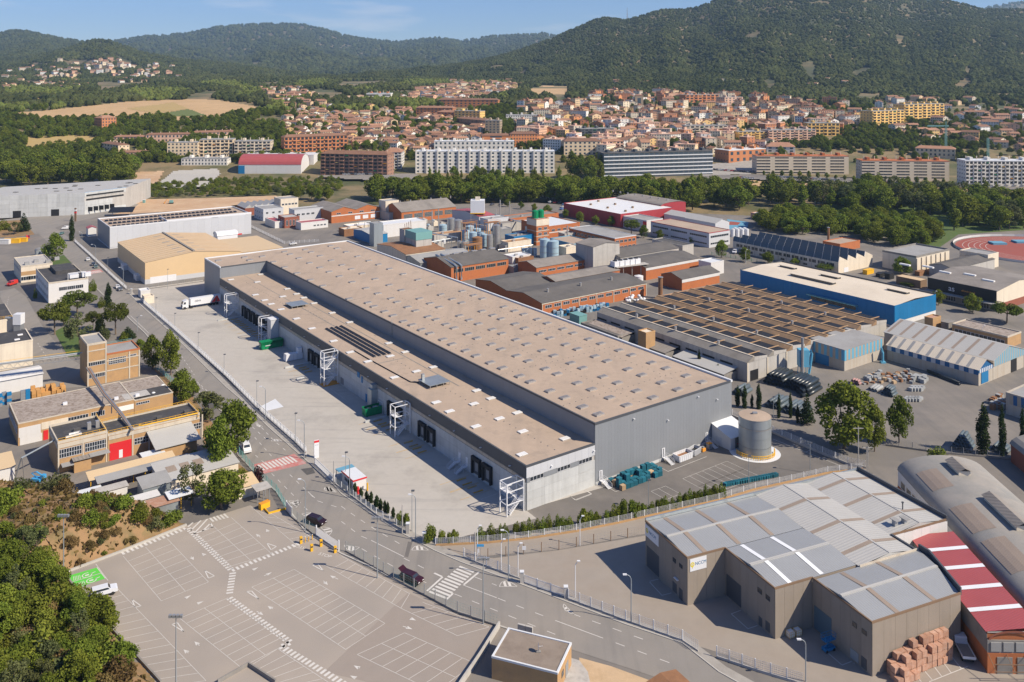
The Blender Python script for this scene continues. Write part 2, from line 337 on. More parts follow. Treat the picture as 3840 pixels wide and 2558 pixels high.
def strip(name, pts, d0, d1, z0, z1, m):
 a=offset_poly(pts,d0); b=offset_poly(pts,d1); mb=MB()
 for i in range(len(pts)-1):
  mb.quad((*a[i].xy,z1),(*a[i+1].xy,z1),(*b[i+1].xy,z1),(*b[i].xy,z1))
  mb.quad((*a[i].xy,z0),(*a[i+1].xy,z0),(*a[i+1].xy,z1),(*a[i].xy,z1)); mb.quad((*b[i].xy,z1),(*b[i+1].xy,z1),(*b[i+1].xy,z0),(*b[i].xy,z0))
 return struct(name,mb,m)
re=wline(ROAD_E[6:]); strip('pavement',re,-.15,-1.9,0,.14,'pavement'); strip('kerb',re,0.1,-.15,0,.15,'kerb')
rw=wline(ROAD_W[4:-4]); strip('kerb',rw,-.1,.25,0,.16,'kerb')
# painted markings
def seg(mb,a,b,w,z):
 d=(b-a); d.z=0; d.normalize(); n=Vector((-d.y,d.x,0))*(w/2)
 mb.quad((*(a-n).xy,z),(*(b-n).xy,z),(*(b+n).xy,z),(*(a+n).xy,z))
def lines(name, segs, w=.12, z=.05, m='paint_white'):
 mb=MB()
 for a,b in segs: seg(mb, g(a) if not isinstance(a,Vector) else a, g(b) if not isinstance(b,Vector) else b, w, z)
 return struct(name,mb,m)
def dashes(path, dl, gap, w, mb, z=.05):
 pts=[g(p) for p in path]; t=0; on=True; left=dl
 for a,b in zip(pts,pts[1:]):
  Ln=(b-a).length; s=0; d=(b-a)/Ln
  while s<Ln:
   e=min(Ln,s+left)
   if on and e-s>.2: seg(mb,a+d*s,a+d*e,w,z)
   left-=e-s; s=e
   if left<1e-6: on=not on; left=dl if on else gap
mb=MB()
for path in ([Q(0,462),Q(130,560),Q(205,592)],[Q(0,358),Q(120,443),Q(225,512),Q(400,615)],[Q(430,715),Q(600,800)],[Q(140,650),Q(380,785),Q(470,830)],[Q(540,865),Q(620,900)],
   [Q(1080,992),Q(1475,1145)],[Q(1745,1245),Q(2352,1470)],[Q(780,962),Q(1560,1275)],[Q(920,845),Q(1070,903)],[Q(1590,1098),Q(2100,1282)],
   [P(150,790),P(300,950),P(420,1050)],[P(130,920),P(300,1110)],[P(280,1240),P(480,1440),P(600,1568)],[P(440,1250),P(680,1480),P(930,1560)],[L(1740,430),L(1840,520)],[L(2200,1030),L(2350,1160)],[L(2230,830),L(2354,940)],
   [A(40,860),A(60,760)],[A(260,1080),A(330,1190)],[A(1240,1150),A(1340,1300)],[A(1370,1360),A(1420,1420)]): dashes(path,1.7,2.4,.14,mb)
struct('road_marking',mb,'paint_white')
lines('road_marking',[(Q(205,592),Q(430,705)),(Q(838,900),Q(1070,988)),(Q(1475,1145),Q(1745,1245)),(A(900,890),A(1025,1010)),(P(600,1400),P(660,1455))],.15)
lines('stop_line',[(Q(590,942),Q(698,845)),(Q(845,898),Q(950,810)),(Q(725,1000),Q(770,958)),(Q(640,818),Q(695,843))],.4)
def zebra(a0,a1,b0,b1,n,fill=.55,z=.054):
 a0,a1,b0,b1=[g(p) for p in (a0,a1,b0,b1)]; par=None
 for i in range(n):
  t0=i/n; t1=(i+fill)/n
  mb=MB().quad(*[(*v.xy,z) for v in (a0.lerp(b0,t0),a1.lerp(b1,t0),a1.lerp(b1,t1),a0.lerp(b0,t1))])
  struct('crossing_stripe',mb,'paint_white')
zebra(Q(600,950),Q(722,998),Q(828,760),Q(925,800),11)
sheet('crossing_field',[P(105,1165),P(480,1065),P(590,1150),P(205,1243)],'paint_red',.048)
zebra(P(150,1165),P(205,1212),P(455,1080),P(525,1130),10)
sheet('crossing_field',[A(580,588),A(690,570),A(712,588),A(600,610)],'paint_red',.048); zebra(A(582,592),A(598,607),A(688,576),A(708,590),9)
zebra(K(1440,440),K(1465,465),K(1560,405),K(1590,432),5);
def lens_mark(a,b,c,name='road_marking'):
 a,b,c=g(a),g(b),g(c); m=MB(); q=[]
 for i in range(13):
  t=i/12; q.append(a*(1-t)**2+(2*c-(a+b)*.5)*2*t*(1-t)+b*t*t)
 for p1,p2 in zip(q,q[1:]): seg(m,p1,p2,.12,.05)
 for t in (.35,.62):
  i=int(t*12); seg(m,a.lerp(b,t),q[min(12,i+1)],.5,.05)
 seg(m,a,b,.1,.05); struct(name,m,'paint_white')
for a,b,c in [(Q(20,625),Q(125,640),Q(62,665)),(Q(485,660),Q(602,660),Q(530,628)),(Q(1090,912),Q(1212,910),Q(1130,872)),(Q(1535,1030),Q(1605,1105),Q(1540,1070)),
   (K(1990,320),K(2040,365),K(2060,330)),(K(2235,245),K(2320,262),K(2255,225)),(K(2080,410),K(2130,450),K(2160,405)),(K(2210,500),K(2265,560),K(2285,515)),
   (P(140,790),P(200,825),P(160,825)),(P(275,955),P(370,955),P(310,935)),(P(745,1390),P(850,1400),P(775,1355)),(P(440,1500),P(500,1540),P(520,1480))]: lens_mark(a,b,c)
def bay_block(a0,a1,b0,b1,n,mid=True,ends=(1,1),fields=None):
 a0,a1,b0,b1=[g(p) for p in (a0,a1,b0,b1)]       # a0-a1 one long line, b0-b1 the opposite one
 s=[(a0,a1),(b0,b1)]
 if mid: s.append((a0.lerp(b0,.5),a1.lerp(b1,.5)))
 for i in range(n+1):
  if (i==0 and not ends[0]) or (i==n and not ends[1]): continue
  s.append((a0.lerp(a1,i/n),b0.lerp(b1,i/n)))
 return lines('bay_marking',s,.085)
bay_block(K(850,702),K(1112,1010),K(1152,580),K(1437,880),8,ends=(0,1))
bay_block(K(1335,550),K(1575,775),K(1595,435),K(1872,685),7,ends=(0,1))
bay_block(K(1735,915),Q(30,1345),K(2028,793),Q(300,1165),13)
bay_block(K(1240,1130),K(1662,1470),K(1570,990),K(1990,1300),9,ends=(1,1))
bay_block(K(540,960),K(1130,1600),K(775,890),K(1420,1560),15,mid=False)
bay_block(K(1727,358),K(2042,625),K(1830,385),K(2180,590),7,mid=False,ends=(0,0))
bay_block(K(1730,1455),K(2000,1640),K(1915,1340),K(2290,1590),6,mid=False)
bay_block(Q(110,1380),Q(650,1640),Q(437,1230),Q(920,1440),6)
bay_block(K(2230,760),Q(410,1060),K(2352,700),Q(470,960),9,mid=False,ends=(0,1))
bay_block(Q(410,1060),Q(800,1250),Q(560,1020),Q(1020,1190),5,mid=False,ends=(0,1))
lines('bay_marking',[(K(500,955),K(640,925)),(K(660,755),K(745,870))],.11)
def ladder(path,w=1.25,step=.95,bl=.5):
 pts=[g(p) for p in path]; mb=MB()
 for a,b in zip(pts,pts[1:]):
  d=(b-a); Ln=d.length; d.normalize(); nn=Vector((-d.y,d.x,0))*(w/2); s=0
  while s<Ln-bl:
   p=a+d*s; q=p+d*bl; mb.quad((*(p-nn).xy,.05),(*(q-nn).xy,.05),(*(q+nn).xy,.05),(*(p+nn).xy,.05)); s+=step
 struct('footpath_marking',mb,'paint_white')
for p in ([K(840,685),K(1285,508)],[K(1295,510),K(1598,800)],[K(1598,800),K(2060,615)],[K(1605,815),K(1580,975)],[K(1580,990),K(1998,1295)],[K(1998,1300),K(1940,1325),K(2400,1600)]): ladder(p)
lines('hatch_marking',[(K(1295,500),K(1330,470)),(K(1315,525),K(1385,455)),(K(1335,548),K(1430,445)),(K(1395,530),K(1450,475)),(K(1430,510),K(1470,500)),(K(1335,548),K(1470,500)),(K(1450,475),K(1470,500))],.35)
def tri_mark(a,b,c): lines('yield_marking',[(a,b),(b,c),(c,a)],.2)
for t in [(K(910,1000),K(930,1055),K(972,1045)),(K(1412,800),K(1437,853),K(1478,838)),(K(1700,945),K(1735,942),K(1783,997)),(K(1840,612),K(1868,658),K(1905,635)),(K(2152,762),K(2190,755),K(2230,802)),(K(1185,1172),K(1222,1160),K(1267,1222))]: tri_mark(*t)
def arrow_mark(tip,tail):
 a=g(tip); b=g(tail); d=(a-b); d.z=0; d.normalize(); n=Vector((-d.y,d.x,0)); mb=MB(); seg(mb,b,a-d*1.,.16,.05)
 mb.add([(*(a-d*1.2+n*.4).xy,.05),(*(a-d*1.2-n*.4).xy,.05),(*a.xy,.05)],[(0,1,2)]); struct('arrow_marking',mb,'paint_white')
for a,b in [(K(1335,728),K(1318,705)),(K(1390,680),K(1405,690)),(K(1318,970),K(1280,990)),(K(1405,1012),K(1370,1025)),(K(1765,548),K(1795,572)),(K(1835,515),K(1850,535)),(K(1340,1290),K(1375,1318)),(K(1265,1345),K(1298,1370)),(K(1875,812),K(1820,838)),(K(1780,778),K(1755,790)),(K(1845,1045),K(1880,1065)),(K(1815,1108),K(1770,1082)),(K(2275,835),K(2330,860)),(K(2260,900),K(2230,872)),(Q(85,1455),Q(125,1475)),(Q(490,1205),Q(425,1185)),(Q(515,1145),Q(480,1132)),(Q(60,1525),Q(95,1540))]: arrow_mark(a,b)
lines('bay_marking',[(Q(1575,287),Q(1610,313)),(Q(1610,313),Q(1725,270)),(Q(1725,270),Q(1680,245)),(Q(2125,875),Q(2185,860)),(Q(2125,880),Q(2210,972)),(Q(2210,972),Q(2275,955)),(R(335,1100),R(400,1075)),(R(335,1100),R(450,1202)),(R(450,1202),R(515,1180)),(R(960,1333),R(1098,1453)),(R(1098,1453),R(1165,1427)),(R(1180,1440),R(1185,1440))],.13)
lines('bay_marking',[(R(1420,1525),R(1460,1568)),(R(1508,1525),R(1545,1568)),(R(1585,1500),R(1645,1568)),(R(1655,1478),R(1725,1560)),(R(1725,1452),R(1785,1530)),(R(1790,1425),R(1850,1505)),(R(1860,1400),R(1920,1478)),(R(1700,1568),R(1965,1462))],.13)
bay_block(S(1790,1285),S(2180,1130),S(1925,1357),S(2330,1200),7,mid=False); bay_block(S(1925,1357),S(2330,1200),S(2060,1420),S(2470,1265),7,mid=False)
bay_block(S(1510,1397),S(1640,1350),S(1640,1470),S(1770,1420),2,mid=False)
lines('bay_marking',[(S(790,1437),S(848,1475)),(S(848,1475),S(985,1422)),(S(985,1422),S(925,1385)),(S(1085,1330),S(1195,1400)),(S(1195,1400),S(1510,1282)),(S(1555,1165),S(1660,1222)),(S(1660,1222),S(2000,1090)),(M(410,820),M(940,1030)),(M(545,875),M(580,860)),(M(660,922),M(700,905)),(M(785,972),M(820,960))],.13)
sheet('yard_slab',[P(165,655),P(310,580),P(385,650),P(215,690)],'white_rim',.036)
sheet('road_patch',[P(535,1200),P(640,1185),P(665,1235),P(590,1253)],'roof_dark',.047)
sheet('road_patch',[Q(460,600),Q(490,605),Q(460,710),Q(435,705)],'side_asphalt',.047)
# buildings have their own frame: x along the right-hand front, y going away, z up
class Bld:
 def __init__(s,name,label,cat,p,h,head,group=None,z0=0.,world=None):
  o=world if world is not None else g(p,h+z0); s.o=Vector((o.x,o.y,z0)); s.h=h; t=R_(head); s.rz=-t
  s.u=Vector((math.sin(t),math.cos(t),0)); s.v=Vector((math.cos(t),-math.sin(t),0))
  s.e=thing(name,label,cat,s.o,s.rz,group)
 def loc(s,p,z=0.):
  d=g(p,z+s.o.z)-s.o; return d.dot(s.v),d.dot(s.u)
 def locw(s,q):
  d=q-s.o; return d.dot(s.v),d.dot(s.u)
 def w(s,x,y,z=0.): return s.o+s.v*x+s.u*y+Vector((0,0,z))
 def part(s,name,mb,m,par=None,smooth=False): return mb.build(name,m,par or s.e,smooth)
 def box(s,name,a,b,m,par=None): return s.part(name,MB().box(*a,*b),m,par)
SHARED={}
def shared_box(key,x,y,z,m):
 k=(key,round(x,3),round(y,3),round(z,3),m)
 if k not in SHARED: SHARED[k]=MB().box(0,0,0,x,y,z).mesh(key,m)
 return SHARED[k]
def panels(b,name,axis,a0,a1,const,z0,z1,pw,m,th=.08,gap=.03,par=None,rows=1,out=-1):
 """a wall skin of single panels; axis 'x' runs along x at y=const, 'y' along y at x=const; out is the side the skin stands proud of"""
 n=max(1,round((a1-a0)/pw)); pw=(a1-a0)/n; rh=(z1-z0)/rows
 for r in range(rows):
  for i in range(n):
   if axis=='x': put(name,shared_box(name,pw-gap,th,rh-gap,m),par or b.e,(a0+i*pw,const-(th if out<0 else 0),z0+r*rh))
   else: put(name,shared_box(name,th,pw-gap,rh-gap,m),par or b.e,(const-(th if out<0 else 0),a0+i*pw,z0+r*rh))
def window(b,axis,a,const,z,w,h,glass='glass_dark',frame='white_metal',par=None,name='window',mull=1,fr=.07,hm=0):
 k=('win',axis,round(w,2),round(h,2),glass,frame,mull,fr,hm)
 if k not in SHARED:
  mg=MB(); mf=MB()
  def bx(m_,x0,z0,x1,z1,d0,d1):
   if axis=='x': m_.box(x0,-d1,z0,x1,-d0,z1)
   else: m_.box(-d1,x0,z0,-d0,x1,z1)
  bx(mg,0,0,w,h,-.05,.015)
  for x0,z0,x1,z1 in [(0,0,w,fr),(0,h-fr,w,h),(0,fr,fr,h-fr),(w-fr,fr,w,h-fr)]+[(w*(i+1)/(mull+1)-fr/2,fr,w*(i+1)/(mull+1)+fr/2,h-fr) for i in range(mull)]+[(fr,h*(i+1)/(hm+1)-fr/2,w-fr,h*(i+1)/(hm+1)+fr/2) for i in range(hm)]: bx(mf,x0,z0,x1,z1,-.03,.06)
  SHARED[k]=(mg.mesh('pane',glass),mf.mesh('window_frame',frame))
 mg,mf=SHARED[k]; loc=(a,const,z) if axis=='x' else (const,a,z)
 o=put(name,mf,par or b.e,loc);
 put('pane',mg,o); return o
def text_mesh(s,size,m,ext=.01,bold=False,align='LEFT'):
 c=bpy.data.curves.new('lettering','FONT'); c.body=s; c.size=size; c.extrude=ext; c.align_x=align
 if bold: c.offset=size*.02
 o=bpy.data.objects.new('tmp',c); COL.objects.link(o); dg=bpy.context.evaluated_depsgraph_get(); me=bpy.data.meshes.new_from_object(o.evaluated_get(dg))
 bpy.data.objects.remove(o); bpy.data.curves.remove(c); me.materials.clear(); me.materials.append(mat(m)); return me
W=Bld('warehouse','huge warehouse with tan roofs, grey cladding and a row of loading docks','warehouse',(1973.3,1749.1),10.15,-35.87)
LO,HI,XS,XE,YB,YE=10.15,15.0,20.8,70.7,222.8,245.
cz=MB().box(.1,.1,0,XS-.1,YB,LO-.15); W.part('low_hall_wall',cz,'concrete')
cz=MB().prism([(XS,.05),(XE,.05),(XE,YE),(0,YE),(0,YB),(XS,YB)],0,HI-.6); W.part('high_hall_wall',cz,'clad_grey')
rl=W.part('low_roof',MB().box(.3,.3,LO-.15,XS,YB-.02,LO-.02),'roof_tan')
mb=MB()
for x0,x1 in ((XS+.3,45.8),(45.8,XE-.3)):      # shallow gable falls give the roof its soft waves
 xm=(x0+x1)/2
 for a,b,za,zb in ((x0,xm,HI-.28,HI-.02),(xm,x1,HI-.02,HI-.28)): mb.quad((a,.3,za),(b,.3,zb),(b,YE-.3,zb),(a,YE-.3,za))
mb.quad((.3,YB+.3,HI-.15),(XS+.3,YB+.3,HI-.28),(XS+.3,YE-.3,HI-.28),(.3,YE-.3,HI-.15))
rh=W.part('high_roof',mb,'roof_tan')
mb=MB()
for a in ((XE-.45,-.1,HI-.35,XE+.25,YE+.1,HI+.22),(-.1,YE-.5,HI-.3,XE-.45,YE+.1,HI+.22),(-.1,YB-.1,HI-.3,.4,YE-.5,HI+.2)): mb.box(*a)
W.part('parapet',mb,'white_rim',rh)
mb=MB().box(XS-.1,-.1,HI-.4,XE-.45,.3,HI+.08); mb.box(XS-.1,.3,HI-.4,XS+.3,YB-.1,HI+.08); mb.box(.4,YB-.1,HI-.4,XS+.3,YB+.3,HI+.08); W.part('parapet',mb,'clad_dark',rh)
mb=MB().box(-.12,-.12,LO-.3,.3,YB-.1,LO+.12); mb.box(.3,-.12,LO-.3,XS-.1,.3,LO+.12); W.part('parapet',mb,'clad_dark',rl)
panels(W,'cladding_panel','x',XS+.05,XE,.05,.75,HI-.35,1.05,'clad_grey',th=.05,gap=.012)
panels(W,'cladding_panel','y',.3,YB-.2,XS,LO,HI-.35,2.1,'clad_grey',th=.05,gap=.012)
panels(W,'cladding_panel','x',0,XS-.1,YB,LO,HI-.3,1.05,'clad_grey',th=.05,gap=.012)
panels(W,'cladding_panel','y',YB,YE,0,.6,HI-.3,1.05,'clad_grey',th=.05,gap=.012)
W.part('plinth',MB().box(XS+.05,-.14,0,XE,-.02,.74),'concrete_panel')
panels(W,'fascia_panel','y',.1,YB-.1,.05,7.35,LO-.3,5.,'clad_dark',th=.16)
panels(W,'fascia_panel','x',.02,XS-.1,.05,7.45,LO-.3,2.1,'clad_light',th=.16)
panels(W,'concrete_panel','y',.15,YB-.1,.05,0,6.35,5.05,'concrete_panel',th=.12,rows=3)
panels(W,'concrete_panel','x',.15,XS-.1,.05,0,6.25,5.2,'concrete_panel',th=.12,rows=3)
defmat('strip_glass',(.36,.32,.27),rough=.35,var=.1,rnd=.15,spec=.6)
panels(W,'strip_window','y',.3,YB-.3,.02,6.4,7.3,2.5,'strip_glass',th=.05,gap=.1)
for a,w_ in ((1.0,4.),(9.,4.),(15.6,4.2)): window(W,'x',a,-.02,6.35,w_,1.05,mull=3)
for a,w_ in ((5.1,3.8),(13.1,2.4),(.2,.7)): W.box('strip_panel',(a,-.06,6.3),(a+w_,.02,7.4),'clad_grey')
sk=MB().box(-1.3,-.85,0,1.3,.85,.45);
for k in range(6): sk.box(-1.12+k*.39,-.66,.45,-.84+k*.39,.66,.5,1)
sk=sk.mesh('skylight',['alu','skylight'])
sw=MB().box(-1.3,-.85,0,1.3,.85,.22)
for k in range(6): sw.box(-1.2+k*.41,-.75,.22,-.86+k*.41,.75,.30,1)
sw=sw.mesh('skylight',['alu','skylight_white'])
def roof_z(x):
 if x<XS: return HI-.2
 xm=33.3 if x<45.8 else 58.1
 return HI-.04-.02*abs(x-xm)
near=[4,10,17.5,23.4,32,37.3,45.5,51.2,59,64.6,72.6,78.2,86.2,91.5,98.1,111.8,118,126.1]
for i,y in enumerate(near):
 for x in (25.4,34.8,44.3,53.8,63.3): put('skylight',sk,rh,(x+random.uniform(-.15,.15),y+random.uniform(-.2,.2),roof_z(x)-.06))
for x,y in [(25,103.3),(34.4,102.8),(26,132.1),(35.5,132)]+[(x,y) for x in (34.8,45.1,58.2) for y in (141.5,151.6,164,176,186.3,196,207.3,219.6,230,237)]+[(22.9,y) for y in (141.5,165.7,178,192.5,206.4,219.6,233.9)]+[(15.6,229.5),(15.5,236.6),(3.6,236.5)]: put('skylight',sk,rh,(x,y,roof_z(x)-.06))
for x,y in [(2.8,5.4),(16.5,6.3),(10.7,15.7),(10.6,25.7),(16.6,26.1),(16.7,38.5),(2.9,25.1),(2.7,37.4),(10.7,37.9),(3,44.8),(16.8,45.7),(3,68.6),(10.8,69.3),(16.8,69.6),(11,86.4),(16.9,87.2),(3,85.9),(2.4,97.3),(3,111.2),(16.9,98.4),(16.9,219),(10.7,206),(3,217),(16.7,187.3),(2.7,185.6),(10.6,176.5),(2.8,175.4),(16.7,177.2),(16.7,169.9),(2.8,168.3),(3.1,158.8),(16.7,159.8),(3.1,143.6),(2.8,128.9),(16.8,143),(16.8,128)]: put('skylight',sw,rl,(x,y,LO-.04))
pad=MB().box(-.12,-.12,0,.12,.12,.16).mesh('anchor_pad','concrete_dark')
for y in (13.7,41.5,68.5,95,122):
 for k in range(24): put('anchor_pad',pad,rh,(XS+1.4+k*2.05,y,roof_z(XS+1.4+k*2.05)-.06))
for x in (39.5,58.6):
 for k in range(60): put('anchor_pad',pad,rh,(x,4+k*2.3,roof_z(x)-.06))
for k in range(80): put('anchor_pad',pad,rl,(10.7 if k<60 else 6.9,3+k*2.6,LO-.04))
for k,x in enumerate((6.9,8.7,10.5,12.3)):
 rk=W.part('solar_row',MB().quad((x-.5,88.4,LO+.08),(x+.2,88.4,LO+.2),(x+.2,126,LO+.2),(x-.5,126,LO+.08)).box(x-.5,88.4,LO-.02,x-.4,126,LO+.1).box(x+.2,88.4,LO-.02,x+.3,126,LO+.2),'alu',rl)
 pm=shared_box('solar_panel',.85,1.6,.03,'solar')
 for i in range(22):
  o=put('solar_panel',pm,rl,(x-.60,88.6+i*1.7,LO+.16)); o.rotation_euler=(0,-.25,0)
for y in (54.3,157.1):
 mb=MB().box(6.6,y,LO+.85,13.4,y+6.8,LO+.97)
 W.part('plant_platform',mb,'galv',rl)
 mb=MB()
 for xx in (6.8,9,11.2,13.2):
  for yy in (y+.15,y+6.6): mb.box(xx-.06,yy-.06,LO-.02,xx+.06,yy+.06,LO+.85)
 W.part('platform_leg',mb,'alu',rl)
W.box('chimney',(7.2,59.6,LO+.97),(8.,60.4,LO+2.6),'steel',rl)
mb=MB().tube([(4.2,98,LO+.15),(4.2,89,LO+.15),(5,62.5,LO+.15),(6.6,60.5,LO+.15)],.13); W.part('pipe',mb,'black',rl)
for a in ((14.6,52,15.0,165),(3.6,82.5,14.,82.9),(3.6,99.5,9,99.9),(10.3,127,10.6,222)):
 W.box('walkway_strip',(a[0],a[1],LO-.019),(a[2],a[3],LO+.0),'concrete_dark',rl)
W.box('roof_seam',(XS+.3,139.6,HI-.24),(XS+12,139.8,HI-.12),'concrete_dark',rh)
lad=MB()
for k in range(12): lad.bar((XS-.15,103.2,LO+.3+k*.4),(XS-.15,103.8,LO+.3+k*.4),.05)
for yy in (103.2,103.8): lad.bar((XS-.15,yy,LO),(XS-.15,yy,HI+1.2),.07)
W.part('ladder',lad,'galv')
lt=MB().box(-.16,-.5,0,.16,0,.12,0).box(-.13,-.5,-.03,.13,-.2,0).mesh('wall_light',['white_metal'])
for x,z in ((33.5,13.2),(45.6,10.),(57,13.6),(64.5,11.2)): put('wall_light',lt,W.e,(x,-.03,z))
put('wall_light',lt,W.e,(7.2,-.1,8.4)); put('wall_light',lt,W.e,(20.2,-.1,8.6))
lt2=MB().box(-.5,-.14,0,0,.14,.14).mesh('wall_light','white_metal')
for k in range(18): put('wall_light',lt2,W.e,(-.1,6+k*12.2,8.1))
dm=MB().box(0,-.1,0,1.0,0,2.2).mesh('door','white_metal'); dg_=MB().box(.35,-.12,.0,.62,-.1,2.1).mesh('door_glass','glass_dark')
def steps(b,x,y0,z,wd,run,mname='white_metal',n=6,axis=-1):
 mb=MB()
 for k in range(n): mb.box(x,y0-(k+1)*run/n,z*(1-(k+1)/(n+1))-.06,x+wd,y0-k*run/n,z*(1-(k+1)/(n+1)))
 mb.box(x,y0,z-.08,x+wd,y0+1.3,z)
 for xx in (x,x+wd):
  mb.bar((xx,y0+1.3,z+.95),(xx,y0,z+.95),.05); mb.bar((xx,y0,z+.95),(xx,y0-run,.95),.05); mb.bar((xx,y0,z+.5),(xx,y0-run,.5),.04); mb.bar((xx,y0+1.3,z+.5),(xx,y0,z+.5),.04); mb.bar((xx,y0-run,0),(xx,y0-run,.95),.05); mb.bar((xx,y0,0),(xx,y0,z+.95),.05); mb.bar((xx,y0+1.25,0),(xx,y0+1.25,z+.95),.05)
 return mb
for x in (22.1,43.6,60.0):
 d=put('door',dm,W.e,(x,-.02,.95)); put('door_glass',dg_,d)
 W.part('stair',steps(W,x-.1,-1.5,.95,1.25,1.9),'white_metal')
for y in (24.2,27.6):
 d=put('door',dm,W.e,(-.05,y+1,1.2)); d.rotation_euler=(0,0,R_(-90));
 mb=steps(W,0,-1.4,1.2,1.1,2.0); o=mb.build('stair','white_metal',W.e); o.location=(-.1,y+1.1,0); o.rotation_euler=(0,0,R_(-90))
dk=MB()
for a in ((-.75,-.25,0,0,.22,4.3),(-.75,3.0,0,0,3.47,4.3),(-.75,.22,3.5,0,3.0,4.3)): dk.box(*a)
dkm=dk.mesh('dock_shelter','rubber'); ddm=MB().box(-.2,.22,.1,0,3.0,3.5).mesh('dock_door','clad_dark'); dpm=MB().box(-.26,.9,.9,-.2,2.2,2.9).mesh('dock_window','clad_grey')
docks=[13.6,18.4,40.2,44.9,58.2,62.8,115.7,120.7,161.8,167.6,172.6,178.4,183.5,188.7]
gm=MB()
gm.box(-4.6,-.11,.0,-2.0,.11,.14)
for k in range(5): gm.box(-4.6+k*.55,-.15,.0,-4.2+k*.55,.15,.24)
gm=gm.mesh('wheel_guide','paint_yellow')
for y in docks:
 o=put('dock_shelter',dkm,W.e,(-.08,y,.75)); put('dock_door',ddm,o); put('dock_window',dpm,o)
 for s_ in (-1.35,1.35): put('wheel_guide',gm,W.e,(-.6,y+1.6+s_,.03))
ls=[]
for y in docks: ls+= [(W.w(-9.5,y-.6),W.w(-1.2,y-.6)),(W.w(-9.5,y+3.8),W.w(-1.2,y+3.8))]
mb=MB()
for a,b in ls: seg(mb,a,b,.14,.044)
struct('dock_marking',mb,'paint_yellow')
mb=MB()
def wl(x0,y0,x1,y1): seg(mb,W.w(x0,y0),W.w(x1,y1),.12,.044)
for a in ((-4.5,85.6,-4.4,97.2),(-.5,85.6,-4.5,85.6),(-.5,88.5,-4.5,88.5),(-.5,91.4,-4.5,91.4),(-.5,94.3,-4.5,94.3),(-.5,97.2,-4.5,97.2),(-5.4,3.4,-5.4,10.5),(-5.4,10.5,-.6,10.5),(-5.4,7,-.6,7),(-5.4,3.5,-.6,3.5),(-5.,134.,-5.,143),(-5,143,-.5,143)): wl(*a)
struct('bay_marking',mb,'paint_white')
for (x0,y0,x1,y1) in ((-7.5,66.4,-.2,66.9),(-10,110.8,-7.5,111.3),(-9,151.4,-.2,151.9),(-10,193,-1,193.5),(-9,123.5,-.2,124)): W.box('ramp_kerb',(x0,y0,0.01),(x1,y1,.55),'concrete_panel')
for a,w_,z0,z1,m in ((80.2,1.,0.1,2.4,'blue'),(83.2,.9,5.0,6.9,'blue'),(85.3,1.6,6.,7.6,'blue'),(78.4,1.4,.1,2.6,'white_metal'),(96.8,1.,.4,2.4,'clad_grey'),(98.,1.,.4,2.4,'clad_grey'),(76.3,1.6,.1,4.6,'white_metal')): W.box('door' if z0<1 else 'window',(-.2,a,z0),(-.06,a+w_,z1),m)
W.part('duct',MB().box(-2.1,73.4,0,-.1,75.9,6.1).box(-1.6,73.8,6.1,-.1,75.5,7.4),'galv')
def stair_tower(y0,h,label):
 e=thing('stair_tower',label,'stairs',W.w(-5.2,y0),W.rz,'white steel stair towers along the loading front')
 lx,ly=4.7,2.7; f=MB()
 for x in (0,lx):
  for y in (0,ly): f.box(x-.11,y-.11,0,x+.11,y+.11,h)
 lv=[h]+[z for z in (2.6,5.4,8.2) if z<h-1]
 for z in lv:
  for a,b in (((0,0,z),(lx,0,z)),((0,ly,z),(lx,ly,z)),((0,0,z),(0,ly,z)),((lx,0,z),(lx,ly,z))): f.bar(a,b,.16)
 f.build('frame','white_metal',e)
 prev=0; d=1
 for z in [l for l in (2.6,5.4,8.2) if l<h-1]:
  m=MB(); x0,x1=(.9,lx-.9) if d>0 else (lx-.9,.9); ya=.2 if d>0 else ly/2+.1
  n=9
  for k in range(n):
   xx=x0+(x1-x0)*k/n; zz=prev+(z-prev)*(k+1)/n; m.box(min(xx,xx+(x1-x0)/n),ya,zz-.06,max(xx,xx+(x1-x0)/n),ya+1.1,zz)
  for yy in (ya,ya+1.1):
   for off in (.35,.65,.95): m.bar((x0,yy,prev+off),(x1,yy,z+off),.045)
   m.bar((x0,yy,prev),(x1,yy,z),.06,.2)
  m.build('flight','white_metal',e)
  m=MB().box(lx-1 if d>0 else .05,.1,z-.08,lx-.05 if d>0 else 1,ly-.1,z)
  for off in (.4,.75,1.05):
   xx=lx-.05 if d>0 else .05
   m.bar((xx,.1,z+off),(xx,ly-.1,z+off),.045); m.bar((xx-.9*d,.1,z+off),(xx,.1,z+off),.045); m.bar((xx-.9*d,ly-.1,z+off),(xx,ly-.1,z+off),.045)
  m.build('landing','white_metal',e); prev=z; d=-d
 return e
stair_tower(.3,7.2,'white stair tower at the warehouse corner beside the concrete front')
stair_tower(53.,8.2,'white stair tower beside the open green skip')
stair_tower(100.3,10.6,'tallest white stair tower reaching above the low roof edge')
stair_tower(157.,8.6,'white stair tower in front of the white lift shaft')
stair_tower(197.2,8.8,'white stair tower beside the docked lorry trailer')
b=Bld('lift_shaft','white box shaft with flat lid behind a stair tower','shaft',(0,0),0,-35.87,world=W.w(-3.2,152.6)); b.box('shaft_wall',(0,0,0),(3.,3.6,8.6),'clad_light'); b.box('roof',(-.15,-.15,8.6),(3.1,3.75,8.85),'white_metal')
tag(MB().prism([W.w(-5.6,99.9),W.w(-.2,99.9),W.w(-.2,103.2),W.w(-5.6,103.2)],.03,.22).build('tower_plinth','orange'),'low orange base plate under the tallest stair tower','base')
